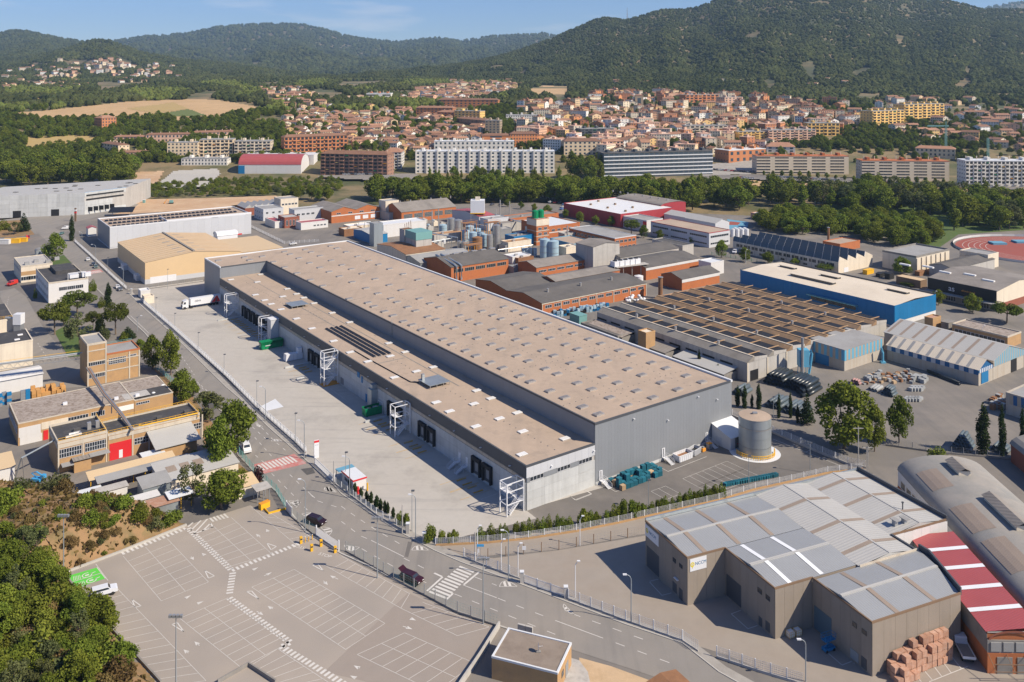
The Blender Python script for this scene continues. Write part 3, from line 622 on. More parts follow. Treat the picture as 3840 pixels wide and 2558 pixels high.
# kit: halls, fences, lamps, vehicles, trees
def on_v(b,p,y=0.):                                    # pixel to (x,z) on the plane y of a building
 c=Vector((0,0,CAMH)); d=Vector(((p[0]-CXP)/FPX,1,-(p[1]-HOR)/FPX)); n=b.u; t=((b.o+b.u*y)-c).dot(n)/d.dot(n); q=c+d*t
 return (q-b.o).dot(b.v), q.z-b.o.z
def on_u(b,p,x=0.):
 c=Vector((0,0,CAMH)); d=Vector(((p[0]-CXP)/FPX,1,-(p[1]-HOR)/FPX)); n=b.v; t=((b.o+b.v*x)-c).dot(n)/d.dot(n); q=c+d*t
 return (q-b.o).dot(b.u), q.z-b.o.z
def gable_pts(x0,x1,n,h,rise,kind='gable',ridge=.5):
 pts=[]; w=(x1-x0)/n
 for i in range(n):
  a=x0+i*w
  if kind=='gable': pts+=[(a,h),(a+w*ridge,h+rise)]
  elif kind=='vault': pts+=[(a+w*(1-math.cos(math.pi*k/10))/2,h+rise*math.sin(math.pi*k/10)) for k in range(10)]
 pts.append((x1,h)); return pts
def hall(name,label,cat,top,h,head,u,v,wall,roof,kind='flat',rise=1.5,n=1,par=.4,trim=None,winv=(),winu=(),over=.25,group=None,plan=None,world=None,ridge=.5,rooftop=None,z0=0.):
 b=Bld(name,label,cat,top,h,head,group,z0=z0,world=world)
 b.Lu=u if isinstance(u,(int,float)) else b.loc(u,h)[1]; b.Lv=v if isinstance(v,(int,float)) else b.loc(v,h)[0]
 Lu,Lv=b.Lu,b.Lv
 if kind=='flat':
  mb=MB().box(0,0,0,Lv,Lu,h); b.part('wall',mb,wall)
  b.roof=b.part('roof',MB().box(.25,.25,h-.1,Lv-.25,Lu-.25,h+.02),roof)
  t=.25; mb=MB()
  for a in ((-.05,-.05,Lv+.05,t),(-.05,Lu-t,Lv+.05,Lu+.05),(-.05,t,t,Lu-t),(Lv-t,t,Lv+.05,Lu-t)): mb.box(a[0],a[1],h-.15,a[2],a[3],h+par)
  b.part('parapet',mb,trim or wall,b.roof)
 else:
  k='vault' if kind.startswith('vault') else 'gable'; along=kind[-1]      # '_u': ridge runs away along y; '_v': ridge runs along x
  span,length=(Lv,Lu) if along=='u' else (Lu,Lv)
  pr=gable_pts(0,span,n,h,rise,k,ridge)
  mb=MB(); N_=len(pr)
  P3=(lambda s,t,z:(s,t,z)) if along=='u' else (lambda s,t,z:(t,s,z))
  for t_ in (0,length):
   vs=[P3(0,t_,0),P3(span,t_,0)]+[P3(s_,t_,z_) for s_,z_ in pr[::-1]]; mb.add(vs,[tuple(range(len(vs)))])
  mb.quad(P3(0,0,0),P3(0,length,0),P3(0,length,h),P3(0,0,h)); mb.quad(P3(span,0,0),P3(span,length,0),P3(span,length,h),P3(span,0,h))
  b.part('wall',mb,wall)
  mb=MB(); ov=over
  q=[(pr[0][0]-ov,pr[0][1]-ov*.2)]+pr[1:-1]+[(pr[-1][0]+ov,pr[-1][1]-ov*.2)]
  for (s0,za),(s1,zb) in zip(q,q[1:]):
   vs=[P3(s0,-ov,za+.03),P3(s1,-ov,zb+.03),P3(s1,length+ov,zb+.03),P3(s0,length+ov,za+.03)]
   vs+=[(x,y,z+.14) for x,y,z in vs]; mb.add(vs,[(4,5,6,7),(3,2,1,0),(0,1,5,4),(1,2,6,5),(2,3,7,6),(3,0,4,7)])
  b.roof=b.part('roof',mb,roof)
 b.prof=lambda s:float(np.interp(s,[p[0] for p in pr],[p[1] for p in pr])) if kind!='flat' else h
 for wv in winv: win_row(b,'x',*wv)
 for wv in winu: win_row(b,'y',*wv)
 return b
def win_row(b,axis,n,a0,a1,z,w,h,glass='glass_dark',frame='white_metal',mull=1,hm=0):
 for i in range(n):
  a=a0+(a1-a0)*(i+.5)/n-w/2; window(b,axis,a,-.02,z,w,h,glass,frame,mull=mull,hm=hm)
def door(b,axis,a,z,w,h,m,name='door',d=.06,par=None):
 return b.box(name,(a,-d,z),(a+w,.02,z+h),m,par) if axis=='x' else b.box(name,(-d,a,z),(.02,a+w,z+h),m,par)
def rbox(b,name,x0,y0,x1,y1,z0,z1,m): return b.box(name,(x0,y0,z0),(x1,y1,z1),m,b.roof)
def fence(path,label,h=1.55,kind='bar',post='white_metal',panel='white_metal',step=2.6,wall=None,wallh=.4,cat='fence',name='fence',posth=None):
 pts=[(p if isinstance(p,Vector) else g(p)) for p in path]; o=pts[0].copy(); o.z=0
 e=thing(name,label,cat,o)
 k=(kind,h,panel)
 if ('fp',k) not in SHARED:
  m=MB(); L_=2.6
  if kind=='bar':
   for i in range(17): m.box(.08+i*.15,-.02,.12,.12+i*.15,.02,h)
   for z in (.2,h-.2): m.box(0,-.03,z,L_,.03,z+.07)
  elif kind=='mesh':
   for i in range(9): m.box(i*.3,-.012,.1,i*.3+.03,.012,h)
   for z in np.linspace(.12,h-.05,5): m.box(0,-.015,z,L_,.015,z+.04)
  elif kind=='wire':
   for z in np.linspace(.2,h-.03,4): m.box(0,-.006,z,L_,.006,z+.015)
   for i in range(5): m.box(i*.55,-.005,.1,i*.55+.012,.005,h)
  elif kind=='slat':
   for z in np.arange(.15,h,.28): m.box(0,-.02,z,L_,.02,z+.16)
  elif kind=='solid': m.box(0,-.03,.1,L_,.03,h)
  SHARED[('fp',k)]=m.mesh('panel',panel)
  SHARED[('po',k,post)]=MB().box(-.07,-.07,0,.07,.07,(posth or h+.1)).mesh('post',post)
 if ('po',k,post) not in SHARED: SHARED[('po',k,post)]=MB().box(-.07,-.07,0,.07,.07,(posth or h+.1)).mesh('post',post)
 zb=wallh if wall else 0
 for a,b in zip(pts,pts[1:]):
  d=b-a; Ln=d.length; n=max(1,round(Ln/step)); rz=math.atan2(d.y,d.x)
  for i in range(n):
   q=a.lerp(b,i/n)-o; q.z=zb+.03
   put('panel',SHARED[('fp',k)],e,q,rz,(Ln/n/2.6,1,1)); put('post',SHARED[('po',k,post)],e,q,rz)
  if wall:
   m=MB(); dd=d.normalized(); nn=Vector((-dd.y,dd.x,0))*.14; q0=a-o; q1=b-o
   m.prism([(q0-nn).xy,(q1-nn).xy,(q1+nn).xy,(q0+nn).xy],0,wallh); m.build('base_wall',wall,e)
 return e
def lamp(base,top,kind,label,group='street lamps'):
 B_=g(base); h=hgt(base,top); dx=(top[0]-base[0])/FPX*B_.y
 e=thing('street_lamp' if kind!='flood' else 'floodlight_mast',label,'lamp',B_,0,group)
 if kind=='arm':
  m=MB(); s=1 if dx>=0 else -1; r=max(1.2,abs(dx)); n=7
  pts=[(0,0,0),(0,0,h-1.2)]+[(s*r*(1-math.cos(math.pi/2*i/n)),-.3*i/n,h-1.2+1.2*math.sin(math.pi/2*i/n)) for i in range(1,n+1)]
  m.tube(pts,.10,6,r1=.05); m.build('pole','pole',e)
  MB().box(s*r-.35,-.5,h-.06,s*r+.35,-.15,h+.12).build('lantern','white_metal',e)
 elif kind=='straight':
  MB().tube([(0,0,0),(0,0,h)],.09,6,r1=.05).build('pole','pole',e); MB().box(-.15,-.3,h-.02,.55,.3,h+.14).build('lantern','clad_dark',e)
 elif kind=='white':
  MB().tube([(0,0,0),(0,0,h-.8),(.5,-.2,h)],.09,6,r1=.06).build('pole','white_metal',e); MB().box(.3,-.4,h-.02,.9,-.05,h+.12).build('lantern','white_metal',e)
 elif kind=='flood':
  MB().tube([(0,0,0),(0,0,h)],.14,8,r1=.07).build('pole','pole',e); MB().box(-1.1,-.05,h-.25,1.1,.05,h-.1).build('crossbar','pole',e)
  for x in (-.9,-.3,.3,.9): MB().box(x-.22,-.3,h-.2,x+.22,.15,h+.25).build('floodlight','steel',e)
 return e
def pylon(base,top,label,kind='wood'):
 B_=g(base); h=hgt(base,top); e=thing('power_pole',label,'pole',B_)
 if kind=='lattice':
  m=MB()
  for x in (-.25,.25):
   for y in (-.2,.2): m.bar((x,y,0),(x*.5,y*.5,h),.08)
  for i in range(int(h/.6)):
   z=i*.6; t=1-.5*z/h; m.bar((-.25*t,-.2*t,z),(.25*t,-.2*t,z+.6),.05); m.bar((-.25*t,.2*t,z),(.25*t,.2*t,z+.6),.05)
  m.build('mast','concrete',e)
 else: MB().tube([(0,0,0),(0,0,h)],.16,7,r1=.1).build('mast','slat_wood' if kind=='wood' else 'concrete',e)
 if kind!='plain':
  MB().box(-1.3,-.08,h-.5,1.3,.08,h-.35).build('crossarm','concrete',e)
  for x in (-1.15,0,1.15): MB().cyl((x,0),.07,h-.35,h-.05,6).build('insulator','glass_dark',e)
 return e
# vehicles
CARP={}
def car_paint(c):
 k='car_%02d%02d%02d'%tuple(int(v*99) for v in c)
 if k not in SPEC: defmat(k,c,rough=.28,var=.0,spec=.6)
 return k
def make_car(kind,c):
 key=(kind,c)
 if key in CARP: return CARP[key]
 L_,w,h={'car':(4.2,1.76,1.45),'suv':(4.7,1.86,1.72),'van':(5.2,1.95,2.2),'mpv':(4.6,1.82,1.7)}[kind]
 hood=.62*h if kind!='van' else .6*h
 prof={'car':[(0,.32),(0,.66),(.08,.72),(.24,.74),(.36,1.0),(.74,1.0),(.92,.78),(1,.72),(1,.32)],
  'suv':[(0,.3),(0,.62),(.06,.68),(.25,.72),(.36,1.0),(.93,1.0),(1,.68),(1,.3)],
  'mpv':[(0,.3),(0,.6),(.05,.66),(.2,.72),(.36,1.0),(.92,1.0),(1,.66),(1,.3)],
  'van':[(0,.25),(0,.52),(.05,.6),(.16,.66),(.26,1.0),(.98,1.0),(1,.6),(1,.25)]}[kind]
 m=MB(); n=len(prof); hw=w/2
 def yy(zf): return hw if zf<.72 else hw*(1-.16*(zf-.72)/.28)
 for s in (-1,1): m.v+=[(x*L_-L_/2,s*yy(z),z*h) for x,z in prof]
 m.f=[tuple(range(n))[::-1],tuple(range(n,2*n))]+[(i,(i+1)%n,(i+1)%n+n,i+n) for i in range(n)]; m.m=[0]*len(m.f)
 body=m.mesh('body',car_paint(c))
 gl=MB(); z0=.75*h; z1=.95*h
 xs=[x for x,z in prof if z>=.99]; xf,xr=xs[0]*L_-L_/2,xs[-1]*L_-L_/2
 for s in (-1,1):
  a,b_=yy(.75)+.012,yy(.95)+.012
  gl.add([(xf-.32,s*a,z0),(xr+.15 if kind!='van' else xf+1.2,s*a,z0),(xr-.02 if kind!='van' else xf+1.1,s*b_,z1),(xf+.05,s*b_,z1)],[(0,1,2,3) if s<0 else (3,2,1,0)])
 fx=[(x*L_-L_/2,z*h) for x,z in prof]; i=[k for k,(x,z) in enumerate(prof) if z>=.99][0]
 for (x0,za),(x1,zb),sg in ((fx[i-1],fx[i],-1),(fx[i+2],fx[i+1],1)):
  p=lambda t:(x0+(x1-x0)*t,za+(zb-za)*t); q0=p(.12); q1=p(.88); o=.02*sg
  gl.quad((q0[0]+o,-hw*.8,q0[1]+.02),(q0[0]+o,hw*.8,q0[1]+.02),(q1[0]+o,hw*.74,q1[1]+.02),(q1[0]+o,-hw*.74,q1[1]+.02))
 glass=gl.mesh('window','glass_dark')
 wm=MB(); r=.33;
 vs=[(r*math.cos(a),y,r+r*math.sin(a)) for y in (-.11,.11) for a in np.linspace(0,2*math.pi,13)[:-1]]
 wm.add(vs,[(k,(k+1)%12,(k+1)%12+12,k+12) for k in range(12)]+[tuple(range(12))[::-1],tuple(range(12,24))]); wheel=wm.mesh('wheel','rubber')
 hl=MB().box(-.02,-.2,0,.03,.2,.14).mesh('headlight','white_metal'); tl=MB().box(-.02,-.12,0,.03,.12,.22).mesh('tail_light','red')
 CARP[key]=(body,glass,wheel,hl,tl,L_,w,h); return CARP[key]
def car(p,ang,kind,c,label,group=None,hatch=False,z=.05,world=None):
 body,glass,wheel,hl,tl,L_,w,h=make_car(kind,c); q=world if world is not None else g(p); q=Vector((q.x,q.y,q.z+z))
 e=thing('car' if kind!='van' else 'van',label,'car' if kind!='van' else 'van',q,ang,group)
 put('body',body,e); put('window',glass,e)
 for x in (-.31*L_,.30*L_):
  for y in (-w/2+.08,w/2-.08): put('wheel',wheel,e,(x,y,0))
 for y in (-w*.33,w*.33): put('headlight',hl,e,(-L_/2,y,h*.45)); put('tail_light',tl,e,(L_/2,y,h*.48))
 if hatch:
  m=MB().box(0,-w*.42,-.03,.95,w*.42,.03); o=m.build('tailgate',car_paint(c),e); o.location=(L_/2-.35,0,h); o.rotation_euler=(0,R_(-28),0)
  MB().box(.15,-w*.36,-.055,.75,w*.36,-.042).build('window','glass_dark',o)
 return e
def heading_px(a,b):
 d=g(b)-g(a); return math.atan2(d.y,d.x)
# plants
def leaf_mat(name,c1,c2,tr=.25,ns_=.35):
 m=bpy.data.materials.new(name); m.use_nodes=True; nt=m.node_tree; N=nt.nodes; Lk=nt.links; N.clear()
 geo=N.new('ShaderNodeNewGeometry'); oi=N.new('ShaderNodeObjectInfo')
 ns=N.new('ShaderNodeTexNoise'); ns.inputs['Scale'].default_value=ns_; ns.inputs['Detail'].default_value=3; Lk.new(geo.outputs['Position'],ns.inputs['Vector'])
 ad=N.new('ShaderNodeMath'); ad.operation='MULTIPLY_ADD'; ad.inputs[1].default_value=.55; Lk.new(geo.outputs['Random Per Island'],ad.inputs[0]);
 a2=N.new('ShaderNodeMath'); a2.operation='MULTIPLY_ADD'; a2.inputs[1].default_value=.7 if ns_>.1 else 1.9; a2.inputs[2].default_value=-.12 if ns_>.1 else -.72; Lk.new(ns.outputs['Fac'],a2.inputs[0]); Lk.new(a2.outputs[0],ad.inputs[2])
 mx=N.new('ShaderNodeMix'); mx.data_type='RGBA'; mx.inputs[6].default_value=(*c1,1); mx.inputs[7].default_value=(*c2,1); Lk.new(ad.outputs[0],mx.inputs[0])
 hs=N.new('ShaderNodeHueSaturation'); Lk.new(mx.outputs[2],hs.inputs['Color'])
 r1=N.new('ShaderNodeMapRange'); r1.inputs[3].default_value=.485; r1.inputs[4].default_value=.515; Lk.new(oi.outputs['Random'],r1.inputs[0]); Lk.new(r1.outputs[0],hs.inputs['Hue'])
 r2=N.new('ShaderNodeMath'); r2.operation='MULTIPLY_ADD'; r2.inputs[1].default_value=7.13; r2.inputs[2].default_value=0; Lk.new(oi.outputs['Random'],r2.inputs[0])
 r3=N.new('ShaderNodeMath'); r3.operation='FRACT'; Lk.new(r2.outputs[0],r3.inputs[0]); r4=N.new('ShaderNodeMapRange'); r4.inputs[3].default_value=.72; r4.inputs[4].default_value=1.25; Lk.new(r3.outputs[0],r4.inputs[0]); Lk.new(r4.outputs[0],hs.inputs['Value'])
 df=N.new('ShaderNodeBsdfDiffuse'); tl=N.new('ShaderNodeBsdfTranslucent'); ms=N.new('ShaderNodeMixShader'); ms.inputs[0].default_value=tr; out=N.new('ShaderNodeOutputMaterial')
 Lk.new(hs.outputs[0],df.inputs[0]); Lk.new(hs.outputs[0],tl.inputs[0]); Lk.new(df.outputs[0],ms.inputs[1]); Lk.new(tl.outputs[0],ms.inputs[2]); Lk.new(ms.outputs[0],out.inputs[0])
 MATS[name]=m; return m
leaf_mat('leaf_green',(.05,.08,.012),(.25,.29,.045),.32); leaf_mat('leaf_pine',(.035,.055,.012),(.14,.165,.03),.15); leaf_mat('leaf_dark',(.014,.026,.010),(.045,.070,.022),.12)
leaf_mat('leaf_olive',(.05,.068,.025),(.19,.205,.085)); leaf_mat('leaf_dry',(.10,.075,.028),(.24,.17,.07)); leaf_mat('leaf_lime',(.06,.09,.014),(.25,.27,.045)); leaf_mat('leaf_purple',(.035,.018,.018),(.11,.05,.045))
defmat('bark',(.16,.12,.085),var=.25,scale=2)
def leaf_cloud(centers,radii,per,size,rs,flat=1.,outward=.6):
 """many small leaf faces spread through clumps"""
 vs=[];
 for (c,r) in zip(centers,radii):
  n=max(6,int(per*(r**2)))
  d=rs.normal(size=(n,3)); d/=np.linalg.norm(d,axis=1)[:,None]; rad=r*(rs.uniform(.35,1.,n)**.45)
  p=c+d*rad[:,None]*np.array([1,1,flat])
  nrm=d*outward+rs.normal(size=(n,3))*.6+np.array([0,0,.25]); nrm/=np.linalg.norm(nrm,axis=1)[:,None]
  t=np.cross(nrm,rs.normal(size=(n,3))); t/=np.linalg.norm(t,axis=1)[:,None]+1e-9; b=np.cross(nrm,t)
  s=size*rs.uniform(.6,1.35,n)[:,None]
  q=np.stack([p-t*s*.62,p-b*s*.42,p+t*s*.62,p+b*s*.42],1); vs.append(q.reshape(-1,3))
 v=np.concatenate(vs); f=np.arange(len(v)).reshape(-1,4); return v,f
def np_mesh(name,v,f,m):
 me=bpy.data.meshes.new(name); nf=len(f); k=f.shape[1]
 me.vertices.add(len(v)); me.vertices.foreach_set('co',v.astype(np.float32).ravel()); me.loops.add(nf*k); me.loops.foreach_set('vertex_index',f.astype(np.int32).ravel())
 me.polygons.add(nf); me.polygons.foreach_set('loop_start',np.arange(0,nf*k,k,dtype=np.int32)); me.materials.append(MATS[m] if m in MATS else mat(m)); me.update(calc_edges=True); return me
TREES={}
def tree_template(key,seed):
 rs=np.random.default_rng(seed); h=1.; kind=key
 tr=MB()
 if kind=='broad':       # all templates are about 10 m tall
  n=34; c=[];r=[]
  for i in range(n):
   th=rs.uniform(0,6.28); zf=rs.uniform(0,1); rad=3.4*math.sqrt(max(.08,1-(2*zf-.85)**2))*rs.uniform(.45,1.); c.append((rad*math.cos(th),rad*math.sin(th),2.0+zf*6.8)); r.append(rs.uniform(.9,1.7))
  v,f=leaf_cloud(np.array(c),r,70,.42,rs); lm='leaf_green'; limb=c[:7]; tw=.24; th_=2.6
 elif kind=='poplar':
  n=20; c=[];r=[]
  for i in range(n):
   zf=i/(n-1); th=rs.uniform(0,6.28); w=1.25*math.sin(math.pi*min(1,.18+zf*.82))**.7; c.append((w*.55*math.cos(th),w*.55*math.sin(th),1.6+zf*8)); r.append(max(.45,w*rs.uniform(.7,1.05)))
  v,f=leaf_cloud(np.array(c),r,85,.40,rs); lm='leaf_green'; limb=c[3:6]; tw=.18; th_=4.
 elif kind=='pine':        # umbrella pine
  n=30; c=[];r=[]
  for i in range(n):
   th=rs.uniform(0,6.28); rad=3.5*math.sqrt(rs.uniform(0,1)); c.append((rad*math.cos(th),rad*math.sin(th),5.2+rs.uniform(0,3.9)*(1-(rad/4.2)**2))); r.append(rs.uniform(1.,1.5))
  v,f=leaf_cloud(np.array(c),r,105,.36,rs,.75); lm='leaf_pine'; limb=c[:9]; tw=.24; th_=4.6
 elif kind=='cypress':
  n=26; c=[];r=[]
  for i in range(n):
   zf=i/(n-1); w=.92*math.sin(math.pi*min(1,.20+zf*.80))**.75+.08; th=rs.uniform(0,6.28); c.append((w*.25*math.cos(th),w*.25*math.sin(th),.5+zf*9.3)); r.append(w*rs.uniform(.75,1.0))
  v,f=leaf_cloud(np.array(c),r,210,.26,rs,1.3); lm='leaf_dark'; limb=[]; tw=.13; th_=3.
 elif kind=='conifer':
  n=34; c=[];r=[]
  for i in range(n):
   zf=i/(n-1); w=2.6*(1-zf)**.8+.15; th=i*2.4; c.append((w*.6*math.cos(th),w*.6*math.sin(th),1.+zf*8.7)); r.append(max(.35,w*.5))
  v,f=leaf_cloud(np.array(c),r,120,.33,rs,.7); lm='leaf_dark'; limb=[]; tw=.2; th_=6.
 elif kind in('bush','drybush','olivebush','limebush','purplebush'):
  n=12; c=[];r=[]
  for i in range(n):
   th=rs.uniform(0,6.28); rad=rs.uniform(0,1.9); c.append((rad*math.cos(th),rad*math.sin(th),.7+rs.uniform(0,1.9)*(1-rad/2.6))); r.append(rs.uniform(.65,1.15))
  v,f=leaf_cloud(np.array(c),r,130,.30,rs); lm={'bush':'leaf_green','drybush':'leaf_dry','olivebush':'leaf_olive','limebush':'leaf_lime','purplebush':'leaf_purple'}[kind]; limb=c[:5]; tw=.09; th_=.6
 elif kind=='sparse':        # open airy tree
  n=20; c=[];r=[]
  for i in range(n):
   th=rs.uniform(0,6.28); zf=rs.uniform(0,1); rad=2.6*math.sqrt(max(.05,1-(2*zf-.9)**2)); c.append((rad*math.cos(th),rad*math.sin(th),2.2+zf*7.2)); r.append(rs.uniform(.7,1.2))
  v,f=leaf_cloud(np.array(c),r,120,.36,rs); lm='leaf_olive'; limb=c[:10]; tw=.17; th_=4.
 tr.tube([(0,0,-.3),(.08,.05,th_*.5),(0,.1,th_),(.1,0,th_*1.25)],tw,7,r1=tw*.55)
 for p in limb:
  p=np.array(p); tr.tube([(0,.05,th_*.8),tuple(p*.55+np.array([0,0,th_*.42])),tuple(p)],tw*.45,5,r1=tw*.12)
 return np_mesh('crown',v,f,lm),tr.mesh('trunk','bark')
def get_tree(kind,i=None):
 nv={'broad':5,'poplar':3,'pine':3,'cypress':2,'conifer':2,'bush':3,'sparse':3}.get(kind,2)
 i=random.randrange(nv) if i is None else i%nv
 if (kind,i) not in TREES: TREES[(kind,i)]=tree_template(kind,hash_(kind)+i*17)
 return TREES[(kind,i)]
def hash_(s): return sum(ord(c)*(k+3) for k,c in enumerate(s))
TNAME={'broad':'broadleaf_tree','poplar':'poplar_tree','pine':'umbrella_pine','cypress':'cypress_tree','conifer':'conifer_tree','bush':'bush','drybush':'dry_bush','olivebush':'grey_green_bush','limebush':'light_green_bush','purplebush':'purple_bush','sparse':'open_crowned_tree'}
def tree(kind,loc,h,label,group=None,wf=1.,cat=None,z=None):
 base=10. if 'bush' not in kind else 3.
 q=loc if isinstance(loc,Vector) else g(loc)
 if z is not None: q=Vector((q.x,q.y,z))
 s=h/base; cr,tk=get_tree(kind); rz=random.uniform(0,6.28)
 e=thing(TNAME[kind],label,cat or ('bush' if 'bush' in kind else 'tree'),q,rz,group); e.scale=(s*wf,s*wf,s)
 put('crown',cr,e); put('trunk',tk,e); return e
def tree_px(kind,base,top,width_px,label,group=None,z=0.):
 q=g(base,z); h=(base[1]-top[1])/FPX*q.y; w=width_px/FPX*q.y
 nat={'broad':8.2,'poplar':3.4,'pine':8.6,'cypress':2.1,'conifer':5.,'sparse':7.}.get(kind,5.2); b=10. if 'bush' not in kind else 3.
 return tree(kind,q,h,label,group,wf=(w/nat)/(h/b))
# foreground right: the stepped grey unit block
def vrect(b,name,m,p0,p1,d=.06,y=0.,par=None):
 x0,z1=on_v(b,p0,y); x1,z0=on_v(b,p1,y); return b.box(name,(min(x0,x1),y-d,max(.02,min(z0,z1))),(max(x0,x1),y+.02,max(z0,z1)),m,par)
def vwin(b,p0,p1,mull=1,hm=0,glass='glass_dark',frame='white_metal',y=0.):
 x0,z1=on_v(b,p0,y); x1,z0=on_v(b,p1,y); return window(b,'x',min(x0,x1),y-.02,min(z0,z1),abs(x1-x0),abs(z1-z0),glass,frame,mull=mull,hm=hm)
def urect(b,name,m,p0,p1,d=.06,x=0.,par=None):
 y0,z1=on_u(b,p0,x); y1,z0=on_u(b,p1,x); zt_,zb=max(z0,z1),min(z0,z1); return b.box(name,(x-d,min(y0,y1),max(.02,zb)),(x+.02,max(y0,y1),zt_),m,par)
G=Bld('unit_building','grey-brown stepped warehouse units with ribbed metal roofs and NCCM signs','warehouse',R(1305,1150),9.1,-23.2)
H9=9.1
def seg_gable_v(b,x0,x1,y0,y1,yr,rise,m,strips,sm,ridge='roof_sheet_light',x1b=None):
 """roof with its ridge along x; strips are (x,width) running down both falls"""
 x1b=x1 if x1b is None else x1b
 xe=lambda y:x1+(x1b-x1)*(y-y0)/(y1-y0)
 r=b.part('roof',MB().quad((x0,y0,H9-.25),(xe(y0),y0,H9-.25),(xe(yr),yr,H9-.25+rise),(x0,yr,H9-.25+rise)).quad((x0,yr,H9-.25+rise),(xe(yr),yr,H9-.25+rise),(xe(y1),y1,H9-.25),(x0,y1,H9-.25)).add([(x0+.01,y0,H9-.45),(x0+.01,yr,H9-.27+rise),(x0+.01,y1,H9-.45)],[(0,1,2)]),m)
 for sx,sw in strips:
  for ya,yb,za,zb in ((y0+.2,yr-.25,H9-.25,H9-.25+rise),(yr+.25,y1-.2,H9-.25+rise,H9-.25)):
   b.part('roof_light',MB().quad((sx,ya,za+.06),(sx+sw,ya,za+.06),(sx+sw,yb,zb+.06),(sx,yb,zb+.06)),sm,r)
 b.part('ridge_cap',MB().box(x0,yr-.28,H9-.25+rise-.04,xe(yr),yr+.28,H9-.25+rise+.1),ridge,r)
 return r
def seg_gable_u(b,x0,x1,xr,y0,y1,rise,m,strips,sm):
 r=b.part('roof',MB().quad((x0,y0,H9-.2),(xr,y0,H9-.2+rise),(xr,y1,H9-.2+rise),(x0,y1,H9-.2)).quad((xr,y0,H9-.2+rise),(x1,y0,H9-.2),(x1,y1,H9-.2),(xr,y1,H9-.2+rise)).add([(x0,y0+.01,H9-.5),(x1,y0+.01,H9-.5),(xr,y0+.01,H9-.22+rise)],[(0,1,2)]),m)
 for sy,sw in strips:
  for xa,xb,za,zb in ((x0+.2,xr-.2,H9-.2,H9-.2+rise),(xr+.2,x1-.2,H9-.2+rise,H9-.2)): b.part('roof_light',MB().quad((xa,sy,za+.05),(xb,sy,zb+.05),(xb,sy+sw,zb+.05),(xa,sy+sw,za+.05)),sm,r)
 b.part('ridge_cap',MB().box(xr-.2,y0,H9-.2+rise-.03,xr+.2,y1,H9-.2+rise+.07),'roof_sheet_light',r); return r
G.part('wall',MB().prism([(0,0),(20.4,0),(25.3,10.9),(25.3,13.2),(0,13.2)],0,H9-.4),'nccm_wall')
G.part('wall',MB().box(-8.4,13.9,0,10.5,28,H9-.4),'nccm_wall'); G.part('wall',MB().box(-17,28.1,0,10.5,42.6,H9-.4),'nccm_wall')
G.part('wall',MB().prism([(10.5,13.25),(24.5,13.25),(24.5,19),(39.7,19),(39.7,42.8),(10.5,42.8)],0,H9-.45),'white_wall')
panels(G,'wall_panel','x',0,20.4,0,0,H9-.3,2.55,'nccm_wall',th=.1); panels(G,'wall_panel','y',0,13.8,0,0,H9-.3,2.4,'nccm_wall',th=.1)
panels(G,'wall_panel','x',-8.4,-.1,13.9,0,H9-.3,2.1,'nccm_wall',th=.1); panels(G,'wall_panel','y',13.9,28,-8.4,0,H9-.3,2.4,'nccm_wall',th=.1)
panels(G,'wall_panel','x',-17,-8.5,28.1,0,H9-.3,2.1,'nccm_wall',th=.1); panels(G,'wall_panel','y',28.1,42.6,-17,0,H9-.3,2.4,'nccm_wall',th=.1)
panels(G,'wall_panel','x',25.4,39.7,19,0,H9-.3,2.4,'white_wall',th=.1)
mb=MB()
for a in ((-.13,-.13,20.45,.12),(-.13,.12,.12,13.9),(-8.53,13.77,-.13,14.02),(-8.53,14.02,-8.28,28.1),(-17.13,27.97,-8.53,28.22),(-17.13,28.22,-16.88,42.7)): mb.box(a[0],a[1],H9-.32,a[2],a[3],H9)
G.part('coping',mb,'slat_wood')
seg_gable_v(G,.12,20.4,.1,13.3,7.1,.6,'roof_sheet',[(5.6,.95),(14.2,.95)],'roof_strip',x1b=25.3)
seg_gable_v(G,-8.25,10.45,13.95,28,20.95,.6,'roof_sheet',[(-5.2,.9),(2.,.9),(8.6,.0)],'roof_strip_white')
seg_gable_v(G,-16.85,10.45,28.1,42.5,35.3,.6,'roof_sheet',[(-13.2,.95),(-5.4,.95),(2.6,.95)],'roof_strip')
seg_gable_u(G,10.5,24.5,18.1,13.3,42.6,.9,'roof_sheet_light',[(17.2,.95),(25.4,.95),(35,.95)],'roof_strip')
seg_gable_u(G,24.5,39.6,32.2,19.,42.7,.9,'roof_sheet_light',[(23.4,.9),(31,.95),(38.5,.95)],'roof_strip')
G.box('parapet',(39.4,18.9,H9-.5),(39.75,42.9,H9+.7),'clad_dark'); G.box('parapet',(-17,42.6,H9-.5),(39.4,42.95,H9+.35),'galv'); G.box('parapet',(24.4,18.9,H9-.4),(39.4,19.12,H9+.05),'slat_wood')
G.part('parapet',MB().prism([(20.45,.0),(20.75,.0),(25.7,10.9),(25.7,13.3),(25.3,13.3),(25.3,10.9)],H9-.5,H9+.75),'clad_dark')
G.box('parapet',(10.5,13.05,H9-.4),(25.2,13.25,H9+.1),'render_trim')
G.box('gutter',(24.3,13.3,H9-.25),(24.7,19,H9+.1),'clad_dark')
for x,y in ((27.2,20.6),(29.4,20.3)): G.box('roof_unit',(x,y,H9+.1),(x+.8,y+.8,H9+1.3),'steel'); G.box('cowl',(x-.2,y-.5,H9+1.3),(x+1.,y+1.2,H9+1.42),'roof_grey')
G.part('vent',MB().cyl((33.5,24.5),.12,H9+.6,H9+1.9,8).cyl((33.5,24.5),.25,H9+1.9,H9+2.1,8),'clad_dark')
urect(G,'roller_door','clad_dark',Q(2107,625),Q(2190,845),x=-17.1); urect(G,'roller_door','clad_dark',R(303,820),R(403,1055),x=-8.5)
